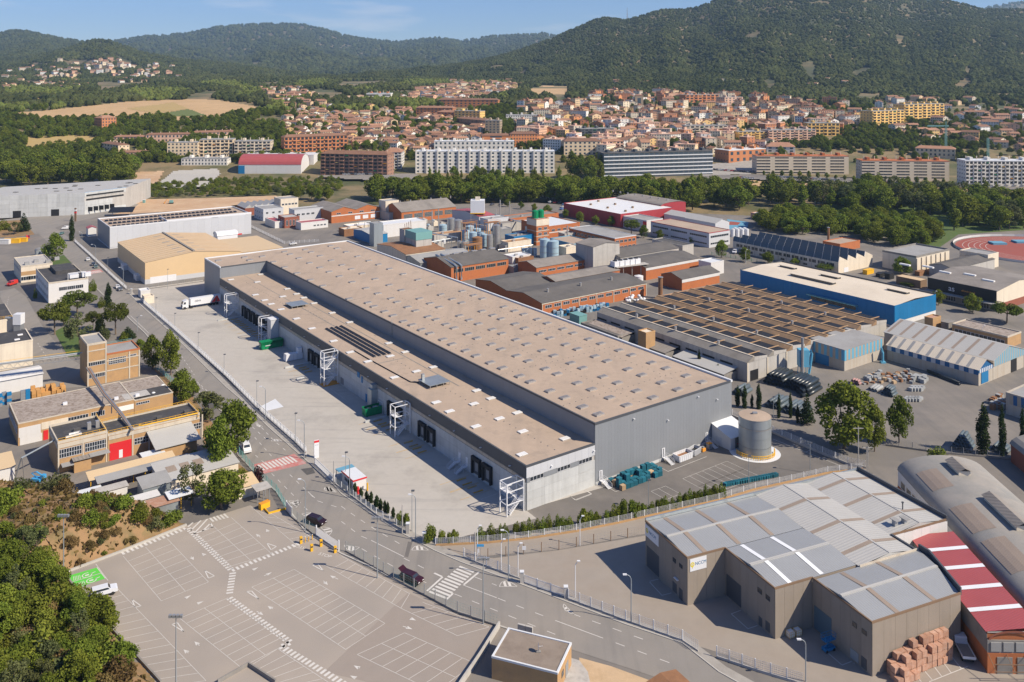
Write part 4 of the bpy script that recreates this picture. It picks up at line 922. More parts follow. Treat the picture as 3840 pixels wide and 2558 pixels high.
defmat('door_blue',(.09,.14,.18),rough=.45,var=.1); urect(G,'roller_door','door_blue',R(908,1038),R(1025,1290),x=-.12)
for r in ((R(517,910),R(547,968)),(R(573,958),R(602,1015))): urect(G,'window','glass_dark',*r,x=-8.5);
for r in ((R(1170,1145),R(1200,1200)),(R(1235,1195),R(1268,1252))): urect(G,'window','glass_dark',*r,x=-.12)
for r in ((Q(2286,705),Q(2307,752)),(Q(2330,745),Q(2352,790))): urect(G,'window','glass_dark',*r,x=-17.1)
for r in ((Q(2285,870),Q(2312,960)),(Q(2330,915),Q(2352,1010))): urect(G,'door','clad_dark',*r,x=-17.1)
for r,x in (((R(525,1110),R(548,1188)),-8.5),((R(572,1140),R(602,1230)),-8.5),((R(1232,1385),R(1268,1490)),-.12)): urect(G,'door','clad_dark',*r,x=x)
urect(G,'service_door','pole',R(1158,1330),R(1213,1440),x=-.12)
urect(G,'air_conditioner','white_metal',Q(2300,840),Q(2326,870),x=-17.1,d=.35)
defmat('logo_yellow',(.62,.50,.03),var=.0); defmat('logo_blue',(.02,.13,.26),var=0.)
def nccm_sign(axis,p0,p1,const):
 if axis=='v': a0,z1=on_v(G,p0,const); a1,z0=on_v(G,p1,const)
 else: a1,z1=on_u(G,p0,const); a0,z0=on_u(G,p1,const)
 w_=abs(a1-a0); h_=2.3; zc=(z0+z1)/2; ac=(a0+a1)/2
 m=MB().box(-w_/2,-.08,-h_/2,w_/2,0,h_/2); s=m.build('sign_board','white_metal',G.e)
 if axis=='v': s.location=(ac,const,zc)
 else: s.location=(const,ac,zc); s.rotation_euler=(0,0,R_(-90))
 t=put('lettering',text_mesh('NCCM',.86,'logo_blue',.01),s,(-w_*.2,-.09,-.15)); t.rotation_euler=(R_(90),0,0)
 o=MB(); n=20
 for k in range(n):
  a=2*math.pi*k/n; b_=2*math.pi*(k+1)/n; o.quad((.32*math.cos(a),-.09,.32*math.sin(a)),(.62*math.cos(a),-.09,.62*math.sin(a)),(.62*math.cos(b_),-.09,.62*math.sin(b_)),(.32*math.cos(b_),-.09,.32*math.sin(b_)))
 o.box(-.09,-.1,-.95,.09,-.085,.2); q=o.build('emblem','logo_yellow',s); q.location=(-w_*.36,0,.1); q.scale=(.75,1,.75)
nccm_sign('v',R(50,725),R(163,775),28.0); nccm_sign('u',Q(2097,500),Q(2188,610),-17.12)
# barrel-vaulted shed and the red striped roof beside it
va=G.w(31.1-9*.42,-4-9*.907); va.z=0
VH=Bld('vaulted_shed','long shed with grey barrel-vaulted roof and ridge lanterns','shed',(0,0),0,1.6,world=Vector((va.x,va.y,0)))
Lv_,Lu_=20.2,62.; z6=5.8; r6=3.6
pr=[(Lv_*(1-math.cos(math.pi*k/16))/2, z6+r6*math.sin(math.pi*k/16)) for k in range(17)]
m=MB()
for t_ in (0,Lu_): m.add([(0,t_,0),(Lv_,t_,0)]+[(x,t_,z) for x,z in pr[::-1]],[tuple(range(19))])
m.quad((0,0,0),(0,Lu_,0),(0,Lu_,z6),(0,0,z6)); m.quad((Lv_,0,0),(Lv_,Lu_,0),(Lv_,Lu_,z6),(Lv_,0,z6)); VH.part('wall',m,'white_wall')
m=MB()
for (xa,za),(xb,zb) in zip(pr,pr[1:]): pass
for xa,za in pr: m.v+=[(xa,-.4,za+.05),(xa,Lu_+.4,za+.05)]
m.f=[(2*k,2*k+2,2*k+3,2*k+1) for k in range(16)]; m.m=[0]*16
defmat('vault_sheet',(.245,.24,.225),extra=_stain((.33,.30,.265),.40,.66,.12,.8),var=.14,fine=3); VR=VH.part('roof',m,'vault_sheet',None,True)
for y0,y1 in ((52.,57.5),(28.5,41),(6,18)):
 ce=Lv_/2+.6; l=MB().box(ce-1.3,y0,z6+r6-.4,ce+1.3,y1,z6+r6+.95); L0=VH.part('lantern',l,'cream_wall',VR)
 VH.part('lantern_roof',MB().quad((ce-1.75,y0-.4,z6+r6+.9),(ce,y0-.4,z6+r6+1.7),(ce,y1+.4,z6+r6+1.7),(ce-1.75,y1+.4,z6+r6+.9)).quad((ce,y0-.4,z6+r6+1.7),(ce+1.75,y0-.4,z6+r6+.9),(ce+1.75,y1+.4,z6+r6+.9),(ce,y1+.4,z6+r6+1.7)),'roof_fibre',L0)
for y0,y1 in ((47.5,56),(30,40.),(16,27)):
 m=MB()
 for k in range(3,6):
  (xa,za),(xb,zb)=pr[k],pr[k+1]; m.quad((xa,y0,za+.1),(xb,y0,zb+.1),(xb,y1,zb+.1),(xa,y1,za+.1))
 VH.part('roof_patch',m,'roof_strip',VR)
for k in range(9): window(VH,'y',58-k*3.1,-.02,2.6,2.2,1.6,mull=4,frame='render_trim')
VH.box('brick_band',(-.06,30,0),(.0,Lu_,2.4),'brick')
ra=G.w(18.7,-6.3); RH=Bld('red_roof_shed','narrow shed under a red metal roof with white translucent strips','shed',(0,0),0,1.6,world=Vector((ra.x,ra.y,0)))
Lr=29.5; wr=8.6
RH.part('wall',MB().prism([(0,-.5),(wr,-.5),(wr,Lr),(0,Lr)],0,6.6),'brick')
def rq(y0,y1,dz,m,nm): return RH.part(nm,MB().quad((-.3,y0,6.8+dz),(wr,y0,7.7+dz),(wr,y1,7.7+dz),(-.3,y1,6.8+dz)),m)
RRf=rq(-.6,Lr,0,'roof_red','roof')
for k in range(4):
 y=1.4+k*6.2; o=rq(y+3.2,y+4.3,.05,'roof_strip_white','roof_light'); o.parent=RRf
RH.part('gable_wall',MB().prism([(0,-.6),(wr,-.6),(wr,-.2),(0,-.2)],6.6,6.75),'concrete')
m=MB()
for k in range(12):
 a=math.pi*k/12; b_=math.pi*(k+1)/12
 m.quad((wr/2-4.2*math.cos(a),-.75,5.5+1.6*math.sin(a)),(wr/2-4.2*math.cos(b_),-.75,5.5+1.6*math.sin(b_)),(wr/2-3.8*math.cos(b_),-.75,5.5+1.25*math.sin(b_)),(wr/2-3.8*math.cos(a),-.75,5.5+1.25*math.sin(a)))
RH.part('arch_trim',m,'brick_dark')
RH.part('louvre_wall',MB().box(-.1,-.8,3.4,wr+.2,-.6,5.5),'concrete_dark')
for k in range(4): RH.box('louvre',(.4+k*2.05,-.95,3.7),(2.1+k*2.05,-.8,5.2),'roof_grey')
RH.box('lower_wall',(-.15,-.9,0),(wr+.2,-.6,3.4),'brick')
for x in (.9,4.2): RH.box('gate',(x+.5,-1.0,0),(x+3.,-.9,2.8),'concrete_dark')
RH.part('balcony_frame',MB().bar((-.3,-3.4,3.2),(wr,-3.4,3.2),.1).bar((-.3,-3.4,2.),(wr,-3.4,2.),.1).bar((0,-.9,3.2),(0,-3.4,2.),.08).bar((3,-.9,3.2),(3,-3.4,2.),.08).bar((6,-.9,3.2),(6,-3.4,2),.08),'slat_wood')
panels(RH,'block_panel','y',-.5,Lr,0,3.4,6.4,3.,'concrete_dark',th=.08)
q=G.w(84,24); b=hall('vaulted_annex','small grey vaulted roof with dark red wall behind the lantern shed','shed',(0,0),4.6,1.6,24,16,'brick_dark','vault_sheet','vault_u',2.6,world=Vector((q.x,q.y,0)))
pk=MB().box(-.55,-.5,.1,.55,.5,1.12);
for x in (-.4,0,.4): pk.box(x-.07,-.5,0,x+.07,.5,.1)
pk=pk.mesh('brick_pack','brick_pack'); rr=random.Random(3)
def packs(n,x0,y,levels,tag_):
 for i in range(n):
  for k in range(levels(i)):
   q=G.w(x0+i*1.2+rr.uniform(-.05,.05),y+rr.uniform(-.08,.08),.03+k*1.13); o=put('brick_pack',pk,None,q,G.rz+rr.uniform(-.06,.06))
   tag(o,('pinkish pack of bricks wrapped on a pallet, %s'%tag_),'brick pack','brick packs stacked against the grey unit wall')
packs(11,3.4,-.9,lambda i:[2,3,3,3,4,3,4,4,4,4,4][i],'in the stack touching the grey wall')
packs(11,3.0,-2.05,lambda i:[2,2,3,2,3,3,2,3,3,3,3][i],'in the outer row of the stack')
packs(4,2.6,-3.2,lambda i:[1,2,1,1][i],'in the low front end of the stack')
def ibc(p,label):
 e=thing('tank_crate',label,'crate',g(p)+Vector((0,0,.03)),G.rz); MB().box(-.55,-.5,.15,.55,.5,1.1).build('tank','skylight_white',e); m=MB()
 for x in (-.58,-.2,.2,.58):
  m.bar((x,-.53,.1),(x,-.53,1.15),.04); m.bar((x,.53,.1),(x,.53,1.15),.04)
 for z in (.3,.7,1.13):
  for s in (-.53,.53): m.bar((-.6,s,z),(.6,s,z),.04); m.bar((s*1.1,-.53,z),(s*1.1,.53,z),.04)
 m.build('cage','yellow',e); MB().box(-.6,-.55,0,.6,.55,.14).build('pallet','pallet_wood',e)
ibc(R(742,1258),'caged tank on a yellowish pallet by the roller door corner'); ibc(R(790,1245),'caged tank beside the yellowish one, against the wall')
e=thing('scissor_lift','blue scissor lift parked by the blue roller door','lift',g(R(1005,1350))+Vector((0,0,.03)),G.rz)
MB().box(-1.1,-.5,.2,1.1,.5,.7).build('chassis','blue',e); MB().box(-1.15,-.55,1.9,1.15,.55,2.0).build('platform','blue',e); m=MB()
for z in (2.4,2.9):
 for s in (-.55,.55): m.bar((-1.15,s,z),(1.15,s,z),.05)
 for s in (-1.15,1.15): m.bar((s,-.55,z),(s,.55,z),.05)
for x in (-1.15,0,1.15):
 for s in (-.55,.55): m.bar((x,s,2),(x,s,2.95),.05)
m.build('railing','blue',e); MB().bar((-1,0,.7),(1,0,1.9),.12).bar((1,0,.7),(-1,0,1.9),.12).build('scissor_arm','blue',e)
for x in (-.8,.8):
 for s in (-.5,.5): MB().bar((x,s-.1,.22),(x,s+.1,.22),.4).build('wheel','rubber',e)
def flatbed(p,ang,label,c='white_metal'):
 e=thing('flatbed_lorry',label,'lorry',g(p)+Vector((0,0,.05)),ang)
 MB().box(-2.9,-1,.75,1.1,1,.95).build('bed','concrete_dark',e); m=MB()
 for a in ((-2.95,-1.05,.9,1.1,-1,1.3),(-2.95,1,.9,1.1,1.05,1.3),(-2.95,-1,.9,-2.9,1,1.3),(1.05,-1,.9,1.1,1,1.6)): m.box(*a)
 m.build('side_board',c,e)
 m=MB(); pf=[(1.15,.5),(3.,.5),(3.05,1.2),(2.75,2.),(1.3,2.05),(1.15,1.9)]; n=len(pf); m.v=[(x,s,z) for s in (-.98,.98) for x,z in pf]; m.f=[tuple(range(n)),tuple(range(n,2*n))[::-1]]+[(i,i+n,(i+1)%n+n,(i+1)%n) for i in range(n)]; m.m=[0]*len(m.f); m.build('cab',c,e)
 MB().quad((3.06,-.85,1.25),(3.06,.85,1.25),(2.8,.8,1.92),(2.8,-.8,1.92)).quad((1.6,-.99,1.3),(2.7,-.99,1.3),(2.6,-.99,1.85),(1.6,-.99,1.85)).build('window','glass_dark',e)
 for x in (-1.9,2.3):
  for s in (-.85,.85): MB().bar((x,s-.13,.36),(x,s+.13,.36),.66).build('wheel','rubber',e)
flatbed(R(1935,1370),heading_px(R(1970,1440),R(1900,1310)),'white flatbed pickup lorry parked beside the brick wall')
# small flat-roofed house by the road
c0=g(Q(1490,1510),3.6); c1=g(Q(1037,1395),3.6); hd=math.degrees(math.atan2((c1-c0).x,(c1-c0).y))
hs=hall('utility_house','small ochre house with gravel flat roof, white rim and a dish','house',Q(1490,1510),3.6,hd,(c1-c0).length,Q(1575,1300),'ochre_brick','roof_gravel' if 'roof_gravel' in SPEC else 'roof_fibre','flat',par=.18,trim='white_rim')
defmat('house_olive',(.22,.18,.07),extra=_streak((.14,.115,.05),.6,.7),var=.15); hs.e.children[0].data.materials[0]=mat('house_olive')
defmat('roof_gravel',(.25,.205,.165),extra=_stain((.18,.14,.11),.42,.68,.35,.7),var=.18,fine=10,fvar=.25); hs.roof.data.materials[0]=mat('roof_gravel')
hs.box('door',(hs.Lv*.55,-.06,0),(hs.Lv*.75,.02,2.2),'steel'); hs.box('window',(hs.Lv*.28,-.06,1.4),(hs.Lv*.42,.02,2.3),'glass_dark')
e=thing('satellite_dish','small white satellite dish on the flat roof of the ochre house','dish',g(Q(1360,1360),3.62)); MB().box(-.4,-.25,0,.4,.25,.15).build('foot','concrete_dark',e); MB().tube([(0,0,.1),(0,0,.9)],.05).build('mast','steel',e)
m=MB(); n=14
for k in range(n):
 a=2*math.pi*k/n; b_=2*math.pi*(k+1)/n; m.add([(-.12,0,1.),(0,.5*math.cos(a),1.+.6*math.sin(a)),(0,.5*math.cos(b_),1.+.6*math.sin(b_))],[(0,1,2)])
m.build('reflector','white_metal',e); MB().bar((-.1,0,.9),(.7,0,1.),.04).build('feed_arm','white_metal',e)
sheet('house_path',[Q(1575,1400),Q(1640,1420),Q(1700,1500),Q(1720,1600),Q(1480,1600)],'concrete',.05)
sheet('verge',[Q(1640,1400),Q(1860,1460),Q(2160,1570),Q(2200,1620),Q(1600,1700),Q(1640,1500)],'sandy',.04)
e=hall('hut','corner of a small hut with reddish roof by the road','hut',Q(2245,1720),2.8,-30,5,6,'cream_wall','rust','gable_u',.5)
tag(MB().box(-1.4,-.2,0,0,.2,1.5).box(.1,-.2,0,1.4,.2,1.5).build('meter_wall','concrete',None,False,g(Q(1268,1235)),R_(-22)),'low concrete meter wall with two openings behind the ochre house','wall')
def lowwall(path,h,th,m,label,name='retaining_wall'):
 pts=[g(p) for p in path]; a=offset_poly(pts,-th/2); b=offset_poly(pts,th/2); mb=MB(); o=pts[0]
 n=len(pts)
 for i in range(n-1): mb.prism([(a[i]-o).xy,(a[i+1]-o).xy,(b[i+1]-o).xy,(b[i]-o).xy],0,h)
 x=mb.build(name,m,None,False,o); return tag(x,label,'wall')
lowwall([Q(1090,1190),Q(960,1400),Q(840,1575),Q(760,1700)],1.1,.3,'concrete','pale retaining wall between the lot and the ochre house')
lowwall([K(440,822),K(840,672),K(1285,490)],.45,.4,'kerb','low pale wall at the foot of the dry slope')
lowwall([K(450,830),K(520,935),K(800,1240),K(1110,1580)],.5,.3,'concrete_dark','low dark wall between the lot and the thicket')
lowwall([K(1500,1580),K(1712,1458),K(1900,1580)],.7,.3,'concrete_dark','angled low wall around the shrub pit in the lot')
sheet('charging_bay',[K(468,838),K(668,780),K(698,816),K(490,880)],'paint_green',.05); sheet('charging_bay',[K(490,884),K(700,820),K(727,855),K(515,926)],'paint_green',.05)
for a,b_ in ((K(600,832),K(540,848)),(K(630,868),K(570,888))):
 d=g(b_)-g(a); ang=math.atan2(d.y,d.x); c_=g(a); m=MB(); n=18
 for k in range(n):
  t0=2*math.pi*k/n; t1=2*math.pi*(k+1)/n
  if 2<k<5: continue
  m.quad(*[(c_.x+r*math.cos(t),c_.y+r*math.sin(t),.056) for r,t in ((.75,t0),(.95,t0),(.95,t1),(.75,t1))])
 seg(m,c_+Vector((.5,.5,0)),c_+Vector((1.1,1.2,0)),.2,.056); seg(m,c_+Vector((-.3,-.2,0)),c_+Vector((.3,.2,0)),.5,.056); struct('charging_symbol',m,'paint_white')
 m=MB()
 for k in range(5): seg(m,g(b_)+d.normalized()*(k*.28-.3)+Vector((-d.y,d.x,0)).normalized()*.8,g(b_)+d.normalized()*(k*.28-.3)-Vector((-d.y,d.x,0)).normalized()*.8,.1,.056)
 struct('charging_lettering',m,'paint_white')
lines('bay_marking',[(K(468,838),K(515,926)),(K(668,778),K(727,855)),(K(490,882),K(698,818))],.14,.055)
for i,(a,b_) in enumerate(((K(1975,385),K(2010,430)),(K(2180,560),K(2335,665)))):
 pa,pb=g(a),g(b_); d=pb-pa; e=thing('lot_gate',['white solid gate leaf at the upper lot entrance','white barred sliding gate by the yellow ticket posts'][i],'gate',pa,math.atan2(d.y,d.x)); Ln=d.length
 if i==0: MB().box(0,-.05,.1,Ln,.05,2.1).build('leaf','white_metal',e)
 else:
  m=MB()
  for k in range(int(Ln/.16)): m.box(k*.16,-.02,.2,k*.16+.05,.02,1.9)
  m.build('bars','white_metal',e)
 MB().box(0,-.06,.1,Ln,.06,.3).build('lower_rail','white_metal',e); MB().box(-.1,-.1,0,.1,.1,2.3).build('post','white_metal',e); MB().box(Ln-.1,-.1,0,Ln+.1,.1,2.3).build('post','white_metal',e)
for i,(p,hh) in enumerate(((K(2075,612),1.3),(K(2148,665),1.3),(K(2213,632),1.3),(K(2310,675),1.2))):
 e=thing('ticket_post',['yellow ticket post by the lot entrance, next to the thin bollards','yellow ticket post on the island of the exit lane','yellow barrier housing between the ticket posts','yellow barrier housing by the white gate'][i],'post',g(p)+Vector((0,0,.03)),R_(30)); MB().box(-.25,-.25,0,.25,.25,hh).build('housing','yellow',e); MB().box(-.2,-.27,hh*.6,.2,-.25,hh*.85).build('display','glass_dark',e); MB().box(-.28,-.28,hh,.28,.28,hh+.08).build('lid','yellow',e)
for p in (K(2105,605),K(2128,598),K(2153,588)): e=thing('bollard','thin yellow bollard in the row by the lot gate','bollard',g(p)+Vector((0,0,.03)),0,'yellow bollards by the gate'); MB().cyl((0,0),.09,0,1.1,8).build('tube','yellow',e); MB().cyl((0,0),.1,1.1,1.16,8).build('cap','white_metal',e)
e=thing('kiosk','yellow block kiosk at the upper lot corner','kiosk',g(K(1822,368)),R_(-40)); MB().box(-.5,-1.2,0,.5,1.2,1.3).build('housing','yellow',e); MB().box(-.55,-1.25,1.3,.55,1.25,1.4).build('lid','orange',e)
lowwall([K(1822,375),K(1852,410),K(1970,378)],.4,.25,'yellow','yellow painted kerb around the manhole corner','kerb_wall')
tx=text_mesh('STOP',1.3,'paint_white',.0)
for p,a in ((K(2190,690),R_(-25)),(K(2110,640),R_(155))): tag(put('stop_lettering',tx,None,g(p)+Vector((0,0,.052)),a),kind='structure')
# the dry bank beside the lot
FOOT=[g(p).xy for p in (K(1290,488),K(1100,563),K(840,668),K(440,818),K(520,932),K(800,1238),K(1110,1580),K(1400,1900))]
BACK=[g(p).xy for p in (K(1290,470),K(1150,415),K(900,345),K(560,275),K(300,200),K(0,175),K(-400,200))]
def seg_dist(P,a,b):
 ab=b-a; t=np.clip(((P-a)@ab)/(ab@ab),0,1); return np.linalg.norm(P-(a+t[:,None]*ab),axis=1)
def inpoly(P,poly):
 ins=np.zeros(len(P),bool); n=len(poly)
 for i in range(n):
  x0,y0=poly[i]; x1,y1=poly[(i+1)%n]
  c=((y0>P[:,1])!=(y1>P[:,1]))&(P[:,0]<(x1-x0)*(P[:,1]-y0)/(y1-y0+1e-12)+x0); ins^=c
 return ins
_F=[np.array(p) for p in FOOT]; _B=[np.array(p) for p in BACK]; POLY=[tuple(p) for p in _F[::-1]]+[tuple(p) for p in _B]+[(-220,230),(-220,80)]
def bank_z(P):
 P=np.atleast_2d(np.array(P,float)); d=np.full(len(P),1e9); hm=np.full(len(P),5.6)
 for i in range(len(_F)-1):
  dd=seg_dist(P,_F[i],_F[i+1]); m=dd<d; d=np.where(m,dd,d); hm=np.where(m,5.6 if i<3 else 2.2,hm)
 db=np.full(len(P),1e9)
 for i in range(len(_B)-1): db=np.minimum(db,seg_dist(P,_B[i],_B[i+1]))
 d0=np.minimum.reduce([seg_dist(P,_F[i],_F[i+1]) for i in range(3)]); hm=2.2+3.4*np.exp(-(np.maximum(0,d0-12)/14)**2)
 s=np.clip(d/6.5,0,1); s=s*s*(3-2*s); t=np.clip(db/7.,0,1); t=t*t*(3-2*t)
 nz=np.array([mnoise.noise((x*.25,y*.25,0))*.9+mnoise.noise((x*.9,y*.9,3))*.35 for x,y in P])
 z=hm*s*t+nz*s*t*1.0; return np.where(inpoly(P,POLY),z,-.3)
xs=np.arange(-150,-24,1.2); ys=np.arange(112,262,1.2); gx,gy=np.meshgrid(xs,ys); PP=np.c_[gx.ravel(),gy.ravel()]; zz=bank_z(PP)
keep=zz>-.25; nx=len(xs); f=[]
for j in range(len(ys)-1):
 for i in range(nx-1):
  q=(j*nx+i,j*nx+i+1,(j+1)*nx+i+1,(j+1)*nx+i)
  if any(keep[k] for k in q): f.append(q)
mb=MB(); mb.v=[(x,y,z) for (x,y),z in zip(PP,zz)]; mb.f=f; mb.m=[0]*len(f); struct('bank',mb,'dry_grass',True)
def mp(p):
 z=0.
 for _ in range(10):
  q=g(p,z); z=.6*z+.4*max(0,float(bank_z([(q.x,q.y)])[0]))
 return g(p,z)
rt=random.Random(11)
VEG=[K(0,860),K(260,840),K(300,980),K(390,1080),K(490,1140),K(650,1150),K(730,1240),K(640,1380),K(700,1500),K(900,1568),K(700,1900),K(-200,1900),K(-200,860)]
VEGW=[tuple(g(p).xy) for p in VEG]; cnt=0
pts=[]
for _ in range(70):
 p=g(K(rt.uniform(-60,1180),rt.uniform(330,840))); z=float(bank_z([p.xy])[0])
 if z>.4: k=rt.choice(['drybush','drybush','olivebush','limebush']); tree(k,Vector((p.x,p.y,z-.15)),rt.uniform(.7,1.9),{'drybush':'small brown dry tuft','olivebush':'small grey green tuft','limebush':'small fresh green tuft'}[k]+' on the dry bank','tufts on the dry bank')
while len(pts)<115:
 p=(rt.uniform(-110,-42),rt.uniform(112,215))
 if inpoly(np.array([p]),VEGW)[0] and all((p[0]-q[0])**2+(p[1]-q[1])**2>5.0 for q in pts): pts.append(p)
for p in pts:
 k=rt.choices(['broad','bush','olivebush','limebush','sparse','drybush'],[5,4,2,3,1.2,.6])[0]; z=max(0,float(bank_z([p])[0]))
 lab={'broad':'broad green tree in the thicket below the dry bank','bush':'dense green shrub in the thicket below the dry bank','olivebush':'grey green shrub in the thicket below the dry bank','limebush':'light green shrub in the thicket below the dry bank','sparse':'thin open tree in the thicket below the dry bank','drybush':'brown dry shrub in the thicket below the dry bank'}[k]
 h=rt.uniform(5.,7.5) if k in('broad','sparse') else rt.uniform(2.6,4.6); tree(k,Vector((p[0],p[1],z-.2)),h,('tall ' if h>6.5 or 5>h>4 else 'low ' if h<3.2 or 5<=h<5.7 else '')+lab,'thicket below the bank')
tree('broad',Vector((*g(K(665,1275)).xy,0.)),8.2,'large green tree overhanging the bays beside the white car',None,1.15)
for p,k,h,lab in [(K(60,350),'bush',5,'large green shrub at the crest of the bank by the compound'),(K(200,620),'bush',4.6,'dark round shrub on the eroded slope'),(K(290,350),'limebush',1.6,'tiny tuft on the bare crest'),(K(370,260),'olivebush',4.6,'green and dry shrub at the compound edge behind the crest'),(K(440,285),'drybush',3.8,'tan dry shrub at the compound edge behind the crest'),(K(420,440),'bush',2.2,'small dark shrub below the floodlight mast head'),
 (K(580,360),'limebush',2.9,'yellow green shrub on the crest beside the white container'),(K(665,350),'bush',3.6,'green shrub on the crest between the yellow green one and the pallet shelter'),(K(830,370),'bush',3.6,'wide green shrub on the crest in front of the shelters'),(K(640,460),'bush',2.8,'green shrub on the upper slope in the middle'),(K(790,470),'bush',2.2,'green shrub on the upper slope towards the huts'),(K(970,440),'bush',3.,'leafy shrub near the hut roofs'),(K(1180,480),'bush',3.6,'wide leafy shrub draped over the slope end'),(K(1070,500),'olivebush',2.6,'pale shrub on the slope end'),(K(550,760),'drybush',1.4,'low dry tuft at the slope foot'),(K(720,690),'limebush',1.1,'low green tuft at the slope foot'),(K(150,240),'olivebush',3.2,'grey green shrub by the white shed wall'),(K(20,430),'bush',3.,'green shrub at the picture-edge end of the crest'),(K(520,440),'drybush',2.,'brown shrub on the crest edge'),(K(900,600),'drybush',1.6,'brown tuft mid slope'),(K(500,620),'drybush',1.8,'brown tuft on the lower slope'),(K(700,560),'drybush',1.7,'brown tuft on the middle slope')]:
 tree(k,mp(p)-Vector((0,0,.2)),h,lab)
rs=np.random.default_rng(5)                      # dry grass tufts: nobody could count them
vs=[]
while len(vs)<26000:
 p=(rs.uniform(-140,-30),rs.uniform(125,255)); z=float(bank_z([p])[0])
 if z<.3: continue
 a=rs.uniform(0,3.14); w=rs.uniform(.15,.45); h=rs.uniform(.25,.75); c,s=math.cos(a)*w,math.sin(a)*w; l=rs.uniform(-.3,.3)
 vs+=[(p[0]-c,p[1]-s,z-.05),(p[0]+c,p[1]+s,z-.05),(p[0]+c+l,p[1]+s,z+h),(p[0]-c+l,p[1]-s,z+h)]
v=np.array(vs); tag(put('dry_grass_tufts',np_mesh('dry_grass_tufts',v,np.arange(len(v)).reshape(-1,4),'leaf_dry')),'dry tufts of grass covering the bank','grass',kind='stuff')
# compound on the left, heading of the estate
HL=-36.7
def rails(b,pts,h=1.0,m='yellow',par=None,name='railing'):
 mb=MB()
 for a,c in zip(pts,pts[1:]):
  a=Vector(a); c=Vector(c)
  for z in (.5,h): mb.bar(a+Vector((0,0,z)),c+Vector((0,0,z)),.07)
  n=max(1,int((c-a).length/1.5))
  for i in range(n+1): q=a.lerp(c,i/n); mb.bar(q,q+Vector((0,0,h)),.06)
 return b.part(name,mb,m,par)
b1=hall('brick_workshop','ochre brick workshop with wide windows and dark bitumen roof beside the red gate','workshop',L(510,975),7.5,HL,L(430,830),L(950,880),'ochre_brick','roof_bitumen','flat',par=.5,trim='render_trim')
vwin(b1,L(518,1030),L(722,1060),8,1); vwin(b1,L(748,975),L(942,1005),8,1)
for x in (0,b1.Lv*.49,b1.Lv-.35): b1.box('pillar',(x,-.12,0),(x+.35,-.02,7.3),'render_trim')
b1.box('lintel',(.35,-.1,6.2),(b1.Lv-.35,-.01,7.2),'render_trim'); b1.box('lintel',(-.1,.3,6.2),(-.01,b1.Lu,7.2),'render_trim')
rails(b1,[(.2,.2,7.6),(b1.Lv-.2,.2,7.6),(b1.Lv-.2,b1.Lu-.2,7.6)])
for x in (7.6,9.6): rbox(b1,'roof_vent',x,4.5,x+.9,5.4,7.52,9.3,'alu')
b1.part('roof_duct',MB().tube([(2,1.6,8.),(5.6,1.8,8.),(5.6,3.2,8.),(3.,3.1,8.)],.4,8),'alu',b1.roof); rbox(b1,'hatch',4.5,5,6,6,7.52,8.2,'roof_dark')
for p0,p1,m in ((L(535,1150),L(640,1170),'roof_grey'),(L(630,1100),L(790,1105),'roof_fibre'),(L(780,1060),L(955,1045),'roof_grey')):
 x0,z=on_v(b1,p0); x1,_=on_v(b1,p1); b1.box('canopy',(x0,-2.4,z-.2),(x1,-.02,z),m)
x0,_=on_v(b1,L(640,1150)); x1,_=on_v(b1,L(790,1150)); b1.box('lean_to',(x0,-2.2,0),(x1,-.1,2.5),'ochre_brick')
b2=hall('red_gate_hall','long brick hall with a large red gate, dark flat roof and yellow pipe','workshop',None,6.6,HL,9.5,L(1780,735),'ochre_brick','roof_bitumen','flat',par=.45,trim='render_trim',world=b1.w(b1.Lv+.15,.0))
vrect(b2,'gate','red',L(968,978),L(1160,1080),.1); vrect(b2,'wicket_door','white_metal',L(1050,1030),L(1082,1092),.14)
for p in ((L(1185,930),L(1335,950),5),(L(1640,815),L(1775,835),5)): vwin(b2,p[0],p[1],p[2],1)
for p in (L(1165,900),L(1310,860),L(1780,740)): x,_=on_v(b2,p); b2.box('pillar',(x,-.12,0),(x+.35,-.02,6.5),'render_trim')
b2.box('lintel',(.2,-.1,5.4),(b2.Lv,-.01,6.3),'render_trim')
rails(b2,[(.2,.2,6.7),(b2.Lv-.2,.2,6.7),(b2.Lv-.2,b2.Lu-.2,6.7),(.2,b2.Lu-.2,6.7)])
for x,y in ((12.6,2.),(19.8,2.2),(26.5,2.6)): rbox(b2,'roof_unit',x,y,x+1.3,y+1.,6.62,7.6,'roof_dark')
b2.part('gas_pipe',MB().tube([(7.6,.4,7.4),(8.4,.0,7.2),(22.6,-.3,7.2),(22.6,-.5,6.2)],.16,8),'yellow')
x0,_=on_v(b2,L(1310,900)); AN=b2.box('annex',(x0+1,-8.5,0),(x0+10,-.15,3.2),'ochre_brick');
b2.part('annex_roof',MB().add([(x0-.5,-9,3.5),(x0+11,-9,3.5),(x0+11,-.1,5.2),(x0-.5,-.1,5.2),(x0-.5,-9,3.62),(x0+11,-9,3.62),(x0+11,-.1,5.32),(x0-.5,-.1,5.32)],[(4,5,6,7),(0,1,5,4),(3,2,1,0),(1,2,6,5),(3,0,4,7)]),'roof_sheet_light',AN)
b3=hall('weathered_roof_building','long low building with blotchy weathered flat roof and white panels','building',L(160,800),5.9,HL,L(85,620),L(1185,585),'ochre_brick','roof_old','flat',par=.12,trim='render_trim')
vrect(b3,'wall_panel','white_wall',L(165,840),L(360,880)); vrect(b3,'wall_panel','white_wall',L(175,920),L(372,985)); vrect(b3,'door','red',L(383,860),L(425,935),.1); vrect(b3,'wall_panel','cream_wall',L(365,790),L(600,800)); vwin(b3,L(600,745),L(780,760),6,0); vwin(b3,L(805,700),L(925,720),5,0); vrect(b3,'wall_panel','skylight_white',L(1045,650),L(1180,665))
for k in range(5): window(b3,'y',1.5+k*3.6,-.02,2.6,2.8,2.,mull=2)
